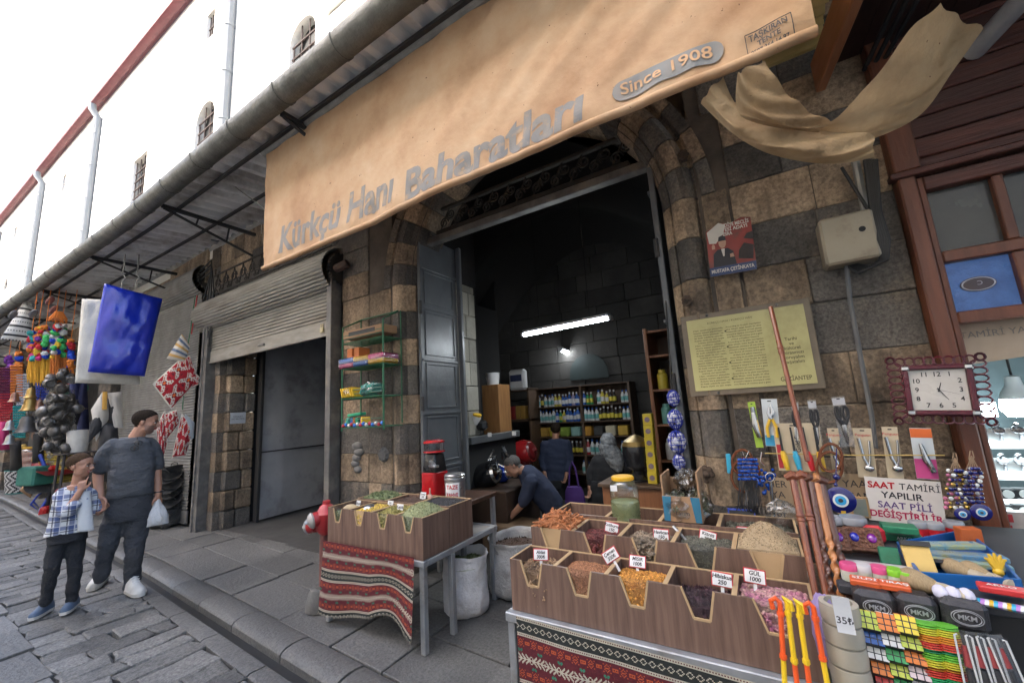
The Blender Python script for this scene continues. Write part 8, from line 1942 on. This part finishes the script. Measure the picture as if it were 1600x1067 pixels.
def shoe(t,ankle,toe_dir,L,mats,sole_h=.03,name='shoe'):
    d=Vector(toe_dir); d.z=0; d.normalize(); s_=Vector((0,0,1)).cross(d); a=Vector(ankle)
    rings=[];rs=[]
    for f,w_,h in((-.30,.20,.20),(-.26,.33,.34),(-.1,.36,.42),(.08,.36,.40),(.25,.39,.27),(.45,.40,.20),(.60,.34,.16),(.68,.20,.12),(.70,.08,.08)):
        c=a+d*f*L; c.z=a.z+sole_h; w2=w_*L*.46
        rings.append([c+s_*w2*math.cos(q)+Vector((0,0,(h*L*math.sin(q) if math.sin(q)>0 else 0.0))) for q in [i*math.pi/6 for i in range(12)]])
        rs.append([(c+s_*w2*1.06*math.cos(q)+Vector((0,0,(-.0 if math.sin(q)>=0 else -sole_h)))) for q in [i*math.pi/6 for i in range(12)]])
    m=MB(); m.loft(rings); sh=m.build(name,mats[0],t,smooth=60); m=MB(); m.loft(rs); m.build('sole',mats[1],sh,smooth=30)
    m=MB()
    for k in range(4): c=a+d*(.08+.07*k)*L; c.z=a.z+sole_h+(.405-.055*k)*L; m.tube([c+s_*L*.10-Vector((0,0,.035*L)),c,c-s_*L*.10-Vector((0,0,.035*L))],.011*L,5)
    m.build('laces',mats[2],sh)
denim=mat('charcoal trousers',(.036,.039,.047),(.058,.061,.07),scale=5,rough=.85,bump=2.2,bscale=9,aniso=(1,1,1.8)); tee=mat('charcoal t shirt',(.062,.067,.077),(.085,.09,.10),scale=3,rough=.9,bump=1.8,bscale=7,aniso=(1,1,2.2)); wshoe=mat('white trainer',(.62,.61,.58),(.45,.44,.42),scale=9,rough=.6); wsole=mat('white sole',(.6,.58,.54),rough=.6); bshoe=mat('blue trainer',(.06,.10,.17),(.10,.13,.18),scale=12,rough=.7); jean=mat('black jeans',(.015,.016,.02),(.028,.029,.033),scale=6,rough=.85,bump=1.8,bscale=12,aniso=(1,1,1.8))
# ---- the man
MP=G(182,930,.0); MP.z=0; mr,mn=facing(MP)      # mr: picture right, mn: away from the camera
def W(px,py,dz=0): return V(px,py,MP)+mn*dz
man=thing('person','man in charcoal t shirt and dark trousers walking with a white bag, head turned aside','person',MP)
hs=.245; hc=W(229,659); hf=(mr*.93-mn*.30+Vector((0,0,-.16)))
mb=MB(); HM=head(mb,hc,hf,hs,nose=1.03)
limb(mb,[W(212,684,.02),W(222,668,.0)],[.062,.058]); torso(mb,[(W(205,712),.13,.09),(W(208,686),.075,.07)],mr,mn)
sl,sr=W(237,703,.02),W(173,706,.01); el,er=W(245,733,.04),W(153,742,.06); wl,wr_=W(247,772,-.02),W(157,776,-.05)
limb(mb,[sl,W(242,716,.03),el,wl],[.045,.05,.042,.028]); limb(mb,[sr,W(163,720,.03),er,wr_],[.045,.046,.042,.030])
limb(mb,[sl,W(205,708),sr],[.05,.06,.05])
hand(mb,wl,(W(249,786)-W(247,772)),-mr*.6-mn*.8,.185,curl=.75); hand(mb,wr_,(W(162,796)-W(157,778))+mn*-.02,mr*.7-mn*.6,.185,curl=.55)
MI=HM.inverted()
def mpick(c):
    q=MI@c
    if q.length<.8:
        if q.y>.33 and -.30<q.z<-.185 and abs(q.x)<.11 and not q.z>-.19: return 1
        if q.z<-.12 and q.y>-.12 and q.y+q.z*.3>-.0 and not(abs(q.x)<.13 and -.30<q.z<-.17 and q.y>.33): return 2
    return 0
body=finish(remesh(mb,.0055),'body',[skin,lipm,stub],man,mpick); eyes(HM,man,hs)
hairpiece(body,HM,lambda q:(q.z>.12 and q.y<.02+(q.z-.1)*1.15) or (q.z>-.02 and q.y<.06 and not(abs(q.x)>.28 and q.z<.06 and q.y>-.10)) or (q.z>-.22 and q.y<-.16),hairm,man,.018,hs)
mb=MB()
limb(mb,[W(234,697,.02),W(206,692,.02),W(174,698,.01)],[.056,.066,.056]); torso(mb,[(W(207,683,.015),.088,.082),(W(207,692,.01),.155,.105),(W(207,715,.0),.172,.12),(W(206,740,-.01),.168,.135),(W(205,765,-.01),.172,.138),(W(204,775,-.0),.175,.133)],mr,mn)
limb(mb,[W(232,694,.02),W(241,704,.03),W(246,727,.04)],[.070,.066,.060]); limb(mb,[W(178,696,.0),W(166,706,.02),W(157,731,.045)],[.072,.070,.064])
finish(remesh(mb,.011,3),'t_shirt',tee,man,wr=.008,ws=7,seed=3)
mb=MB(); torso(mb,[(W(203,772,.0),.165,.125),(W(202,792,.01),.178,.14),(W(201,812,.01),.175,.13)],mr,mn)
limb(mb,[W(185,800,.02),W(174,830,.02),W(168,853,.0),W(161,885,.05),W(158,903,.06)],[.10,.092,.074,.064,.062]); limb(mb,[W(216,800,.0),W(213,832,-.02),W(210,860,-.05),W(207,895,.0),W(206,918,.02)],[.10,.092,.074,.066,.064])
finish(remesh(mb,.011,3),'trousers',denim,man,wr=.011,ws=8,seed=9)
fa=G(207,926,.0); shoe(man,Vector((fa.x,fa.y,.0)),(-mn*.8+mr*.25),.29,[wshoe,wsole,whitetag]); fb=G(156,912,.0); shoe(man,Vector((fb.x,fb.y,.0)),(-mn*.9-mr*.25),.29,[wshoe,wsole,whitetag])
m=MB(); c=W(214,687,-.155); 
for sx in(-1,1): m.tube([c+mr*.012*sx+Vector((0,0,-.03-.045*(sx<0)))+Vector((.028*math.cos(a)*mr.x,.028*math.cos(a)*mr.y,.022*math.sin(a))) for a in [k*math.pi/6 for k in range(12)]],.006,5,closed=True); m.sphere(c+mr*.012*sx+Vector((0,0,-.03-.045*(sx<0))),.025,10,7,sc=(1,.3,.8))
m.tube([c,c+Vector((0,0,.03))],.004,5); tag(m.build('sunglasses',dgrip),'dark sunglasses hooked in the neckline of the man','sunglasses')
m=MB(); a=wl; m.tube([W(247,768)+Vector((.036*math.cos(t)*mr.x+.036*math.sin(t)*mn.x,.036*math.cos(t)*mr.y+.036*math.sin(t)*mn.y,0)) for t in [k*math.pi/8 for k in range(16)]],.010,6,closed=True); m.build('wrist_watch',dgrip,man)
wbag=mat('white carrier bag',(.70,.71,.72),(.62,.63,.65),scale=6,rough=.35,bump=2.0,bscale=12,aniso=(2,2,.7))
m=MB(); rg=[]
for py,wpx,dp in((779,3,.02),(786,5,.03),(794,9,.05),(806,13,.07),(817,15,.06),(819,14,.05)):
    c=W(246-(py-779)*.06,py,-.03); u_=mpp(c); rg.append([c+mr*wpx*u_*math.cos(t)*(1+.12*math.sin(3*t+py))+mn*dp*math.sin(t) for t in [k*math.pi/9 for k in range(18)]])
m.loft(rg); tag(m.build('carrier_bag',wbag,smooth=60),'white plastic carrier bag hanging from the hand of the man','bag')
# ---- the boy
BP=G(92,958,0); BP.z=0; br,bn=facing(BP)
def Wb(px,py,dz=0): return V(px,py,BP)+bn*dz
boy=thing('person','boy in a blue and white plaid shirt walking with a finger at his mouth','person',BP)
hs2=.222; hc=Wb(127,727); mb=MB(); HB=head(mb,hc,(br*.80-bn*.60+Vector((0,0,-.08))),hs2,nose=.97)
limb(mb,[Wb(121,757,.02),Wb(124,742,.0)],[.045,.042]); torso(mb,[(Wb(117,784),.10,.06),(Wb(120,757),.06,.055)],br,bn)
s1,e1,w1=Wb(96,779,-.0),Wb(103,796,-.10),Wb(126,764,-.14); s2,e2,w2=Wb(140,778,.02),Wb(150,790,.03),Wb(154,801,.0)
limb(mb,[s1,e1,w1],[.042,.034,.022]); limb(mb,[s2,e2,w2],[.042,.033,.024]); limb(mb,[s1,Wb(119,783),s2],[.03,.045,.03])
hand(mb,w1,(Wb(130,747,-.13)-w1),br*.9-bn*.2,.14,curl=.95,point=.25); hand(mb,w2,Wb(158,797,0)-w2,Vector((0,0,1)),.13,curl=.5)
BI=HB.inverted()
body=finish(remesh(mb,.0048),'body',[skin,lipm],boy,lambda c:1 if (lambda q:q.y>.33 and -.285<q.z<-.19 and abs(q.x)<.10)(BI@c) else 0); eyes(HB,boy,hs2)
m=MB(); m.tube([(-.075,.37,-.232),(0,.392,-.248),(.075,.37,-.232)],[.010,.016,.010],6,M=HB); m.build('smile',mat('teeth white',(.6,.57,.53),rough=.3),boy)
hairpiece(body,HB,lambda q:(q.z>.12 and q.y<.0+(q.z-.1)*1.1) or (q.z>.02 and q.y<.04 and not(abs(q.x)>.28 and q.z<.06 and q.y>-.12)) or (q.z>-.18 and q.y<-.2),boyhair,boy,.018,hs2,seed=4)
# plaid
plaid=bpy.data.materials.new('blue plaid cloth'); plaid.use_nodes=True; n=plaid.node_tree.nodes; l=plaid.node_tree.links; b=n['Principled BSDF']; b.inputs['Roughness'].default_value=.9
tc=n.new('ShaderNodeTexCoord'); sx=n.new('ShaderNodeSeparateXYZ'); dt=n.new('ShaderNodeVectorMath'); dt.operation='DOT_PRODUCT'; dt.inputs[1].default_value=br; l.new(tc.outputs['Object'],dt.inputs[0]); l.new(tc.outputs['Object'],sx.inputs[0])
def band(src,per,lo,ph):
    a_=n.new('ShaderNodeMath'); a_.operation='MULTIPLY_ADD'; l.new(src,a_.inputs[0]); a_.inputs[1].default_value=1/per; a_.inputs[2].default_value=ph; f_=n.new('ShaderNodeMath'); f_.operation='FRACT'; l.new(a_.outputs[0],f_.inputs[0]); c_=n.new('ShaderNodeMath'); c_.operation='LESS_THAN'; l.new(f_.outputs[0],c_.inputs[0]); c_.inputs[1].default_value=lo; return c_.outputs[0]
def over(base,fac,col,k):
    mx=n.new('ShaderNodeMix'); mx.data_type='RGBA'; mm=n.new('ShaderNodeMath'); mm.operation='MULTIPLY'; l.new(fac,mm.inputs[0]); mm.inputs[1].default_value=k; l.new(mm.outputs[0],mx.inputs[0])
    if isinstance(base,tuple): mx.inputs[6].default_value=base
    else: l.new(base,mx.inputs[6])
    mx.inputs[7].default_value=col; return mx.outputs[2]
z_=sx.outputs[2]; x_=dt.outputs['Value']
o_=over((.58,.60,.62,1),band(x_,.088,.42,0),(.015,.045,.18,1),.72); o_=over(o_,band(z_,.088,.42,.1),(.015,.045,.18,1),.72); o_=over(o_,band(x_,.088,.10,.2),(.03,.03,.05,1),.8); o_=over(o_,band(z_,.088,.10,.3),(.03,.03,.05,1),.8); o_=over(o_,band(x_,.088,.07,.65),(.6,.6,.62,1),.7); o_=over(o_,band(z_,.088,.07,.75),(.6,.6,.62,1),.7); l.new(o_,b.inputs['Base Color'])
mb=MB(); torso(mb,[(Wb(118,763,.015),.075,.06),(Wb(116,771,.01),.125,.078),(Wb(113,795,.0),.132,.09),(Wb(110,818,.0),.142,.095),(Wb(107,832,.0),.15,.095)],br,bn)
limb(mb,[Wb(97,771,.0),Wb(118,766,.01),Wb(140,770,.02)],[.05,.055,.048]); limb(mb,[Wb(97,773,.0),Wb(97,785,-.05),Wb(104,799,-.115),Wb(116,786,-.145)],[.058,.053,.050,.044]); limb(mb,[Wb(139,772,.02),Wb(146,783,.03),Wb(152,795,.01)],[.056,.050,.044])
finish(remesh(mb,.009,3),'plaid_shirt',plaid,boy,wr=.008,ws=9,seed=5)
m=MB(); 
def tsf(u,v):
    py=lerp(766,826,v); cx=lerp(131,134,v); px=cx+(u-.5)*lerp(9,17,v); 
    return Wb(px,py,-(.082+.012*v)-.016*math.sin(math.pi*u)-.008*math.sin(math.pi*v))
m.grid(tsf,8,16); ts=m.build('white_t_shirt',mat('white cotton',(.66,.68,.70),rough=.9),boy,smooth=60); md=ts.modifiers.new('t','SOLIDIFY'); md.thickness=.03; md.offset=1 if False else -1
m=MB(); 
for sx_ in(0,1): m.tube([Wb(119+sx_*10,760+sx_*2,-.05),Wb(122+sx_*8,768,-.10),Wb(126+sx_*10,778,-.125)],[.012,.018,.010],7)
m.build('collar',plaid,boy)
mb=MB(); torso(mb,[(Wb(107,828,.0),.125,.088),(Wb(106,845,.0),.13,.095)],br,bn)
limb(mb,[Wb(95,842,.0),Wb(85,866,-.01),Wb(81,890,-.02),Wb(75,920,.02),Wb(71,941,.03)],[.070,.061,.051,.045,.044]); limb(mb,[Wb(119,842,.02),Wb(117,868,.0),Wb(117,888,-.02),Wb(114,920,.0),Wb(112,936,.02)],[.068,.060,.050,.045,.044])
finish(remesh(mb,.009,3),'jeans',jean,boy,wr=.008,ws=10,seed=2)
fa=G(70,957,.0); shoe(boy,Vector((fa.x,fa.y,.0)),(-bn*.8-br*.45),.215,[bshoe,wsole,bshoe],.024); fb=G(112,950,.0); shoe(boy,Vector((fb.x,fb.y,.0)),(-bn*.85-br*.3),.215,[bshoe,wsole,bshoe],.024)
# ---- people in the dim shop
navy=mat('navy shirt',(.020,.030,.065),(.03,.04,.08),scale=4,rough=.85); darkc=mat('dark coat',(.012,.012,.014),(.02,.02,.022),scale=4,rough=.9)
def insider(label,P,pts,hf,hs,top,hair,extra=None,legs=True,skinp=True):
    r_,n_=facing(P); w=lambda px,py,dz=0: V(px,py,P)+n_*dz
    t=thing('person',label,'person',(P.x,P.y,.022)); mb=MB(); H=head(mb,w(*pts['head']),hf(r_,n_),hs,up=Vector(pts.get('up',(0,0,1)))); limb(mb,[w(*pts['neck0']),w(*pts['neck1'])],[.06,.055])
    for a in pts['arms']: limb(mb,[w(*q) for q in a],[.05,.042,.028]); q1,q2=w(*a[1]),w(*a[2]); hand(mb,q2,q2-q1,r_*.5-n_*.7,.18,curl=.6)
    limb(mb,[w(*pts['arms'][0][0]),w(*pts['neck0']),w(*pts['arms'][1][0])],[.05,.05,.05])
    bo=finish(remesh(mb,.0065),'body',skin,t); eyes(H,t,hs); hairpiece(bo,H,lambda q:(q.z>.18 and q.y<.22) or (q.z>-.05 and q.y<.02 and not(abs(q.x)>.28 and q.z<.06 and q.y>-.1)) or (q.z>-.25 and q.y<-.15),hair,t,.025,hs)
    mb=MB(); torso(mb,[(w(*c),a,b) for c,a,b in pts['torso']],r_ if 'tr' not in pts else pts['tr'](r_,n_),n_ if 'tf' not in pts else pts['tf'](r_,n_))
    for a in pts['arms']: A0,A1,A2=[w(*q) for q in a]; limb(mb,[A0,A0.lerp(A1,.5),A1,A1.lerp(A2,.55 if pts.get('long') else .02)],[.085,.078,.068,.055])
    finish(remesh(mb,.012,3),'shirt',top,t,wr=.012,ws=7)
    mb=MB()
    for L in pts['legs']: limb(mb,[w(*q) for q in L],[.115,.085,.07])
    torso(mb,[(w(*c),a,b) for c,a,b in pts['hips']],r_,n_); finish(remesh(mb,.014,3),'trousers',darkc,t)
    for L in pts['legs']: q=w(*L[2]); shoe(t,Vector((q.x,q.y,.022)),hf(r_,n_)*Vector((1,1,0)),.28,[rub,rub,rub])
    if extra: extra(t,w,r_,n_,H)
    return t
P=A(845,800,4.15); P.z=0
insider('grey haired shopkeeper in a navy shirt bending forward over the machines',P,dict(head=(801,729),up=(-.30,0,.95),neck0=(826,738),neck1=(811,733),torso=[((815,736,0),.07,.08),((826,744,0),.13,.17),((842,762,0),.15,.17),((858,782,0),.15,.16),((870,800,0),.15,.15)],tr=lambda r,n:(r*.55+Vector((0,0,.83))).normalized(),tf=lambda r,n:n,arms=[[(830,748,-.18),(818,778,-.2),(797,803,-.16)],[(832,750,.16),(815,778,.12),(796,806,.05)]],legs=[[(868,800,-.08),(855,850,-.08),(862,902,-.08)],[(872,800,.1),(868,850,.08),(876,898,.08)]],hips=[((866,792,0),.15,.15),((870,812,0),.15,.15)]),lambda r,n:(-r*.75-n*.22+Vector((0,0,-.60))),.235,navy,greyhair)
P=A(868,780,6.05); P.z=0
insider('shop assistant in a dark navy jumper standing with his back to the lane',P,dict(head=(868,671),neck0=(868,690),neck1=(868,680),torso=[((868,685),.09,.08),((868,692),.18,.10),((868,712),.20,.12),((868,738),.18,.12),((868,752),.18,.12)],arms=[[(852,695,0),(848,720,0),(852,742,-.1)],[(885,695,0),(890,720,0),(884,742,-.1)]],legs=[[(861,755,0),(861,778,0),(860,800,0)],[(876,755,0),(876,778,0),(877,800,0)]],hips=[((868,748),.17,.12),((868,762),.17,.12)],long=1),lambda r,n:n,.225,navy,hairm)
P=A(952,790,5.2); P.z=0
def scarf(t,w,r,n,H):
    m=MB(); m.sphere((0,-.06,.06),.50,20,14,sc=(.92,1.0,1.08),M=H); m.loft([[w(950+dx,y,dz)+r*wd*math.cos(q)+n*dp*math.sin(q) for q in [i*math.pi/8 for i in range(16)]] for dx,y,dz,wd,dp in((-2,694,0,.12,.13),(4,706,-.02,.14,.13),(10,720,-.08,.12,.09),(16,735,-.12,.05,.04))])
    me=remesh(m,.012,3); finish(me,'head_scarf',mat('grey patterned scarf',(.26,.27,.28),(.05,.055,.06),scale=26,rough=.8),t,wr=.008,ws=16)
    m=MB(); torso(m,[(w(952,748),.24,.17),(w(953,775),.27,.19),(w(954,800),.30,.2),(w(955,838),.32,.22)],r,n); finish(remesh(m,.016,2),'long_coat',darkc,t,wr=.02,ws=5)
insider('woman in a grey patterned headscarf and long black coat at the back of the shop',P,dict(head=(950,692),neck0=(952,715),neck1=(951,703),torso=[((952,710),.10,.09),((952,717),.20,.12),((952,738),.23,.15),((953,756),.23,.16)],arms=[[(934,720,0),(924,742,.0),(922,762,-.05)],[(972,720,0),(980,744,0),(974,764,-.08)]],legs=[[(944,765,0),(944,800,0),(944,838,0)],[(962,765,0),(962,800,0),(962,838,0)]],hips=[((953,752),.2,.15),((953,770),.2,.15)],long=1),lambda r,n:(n*.9-r*.35),.23,darkc,hairm,scarf)
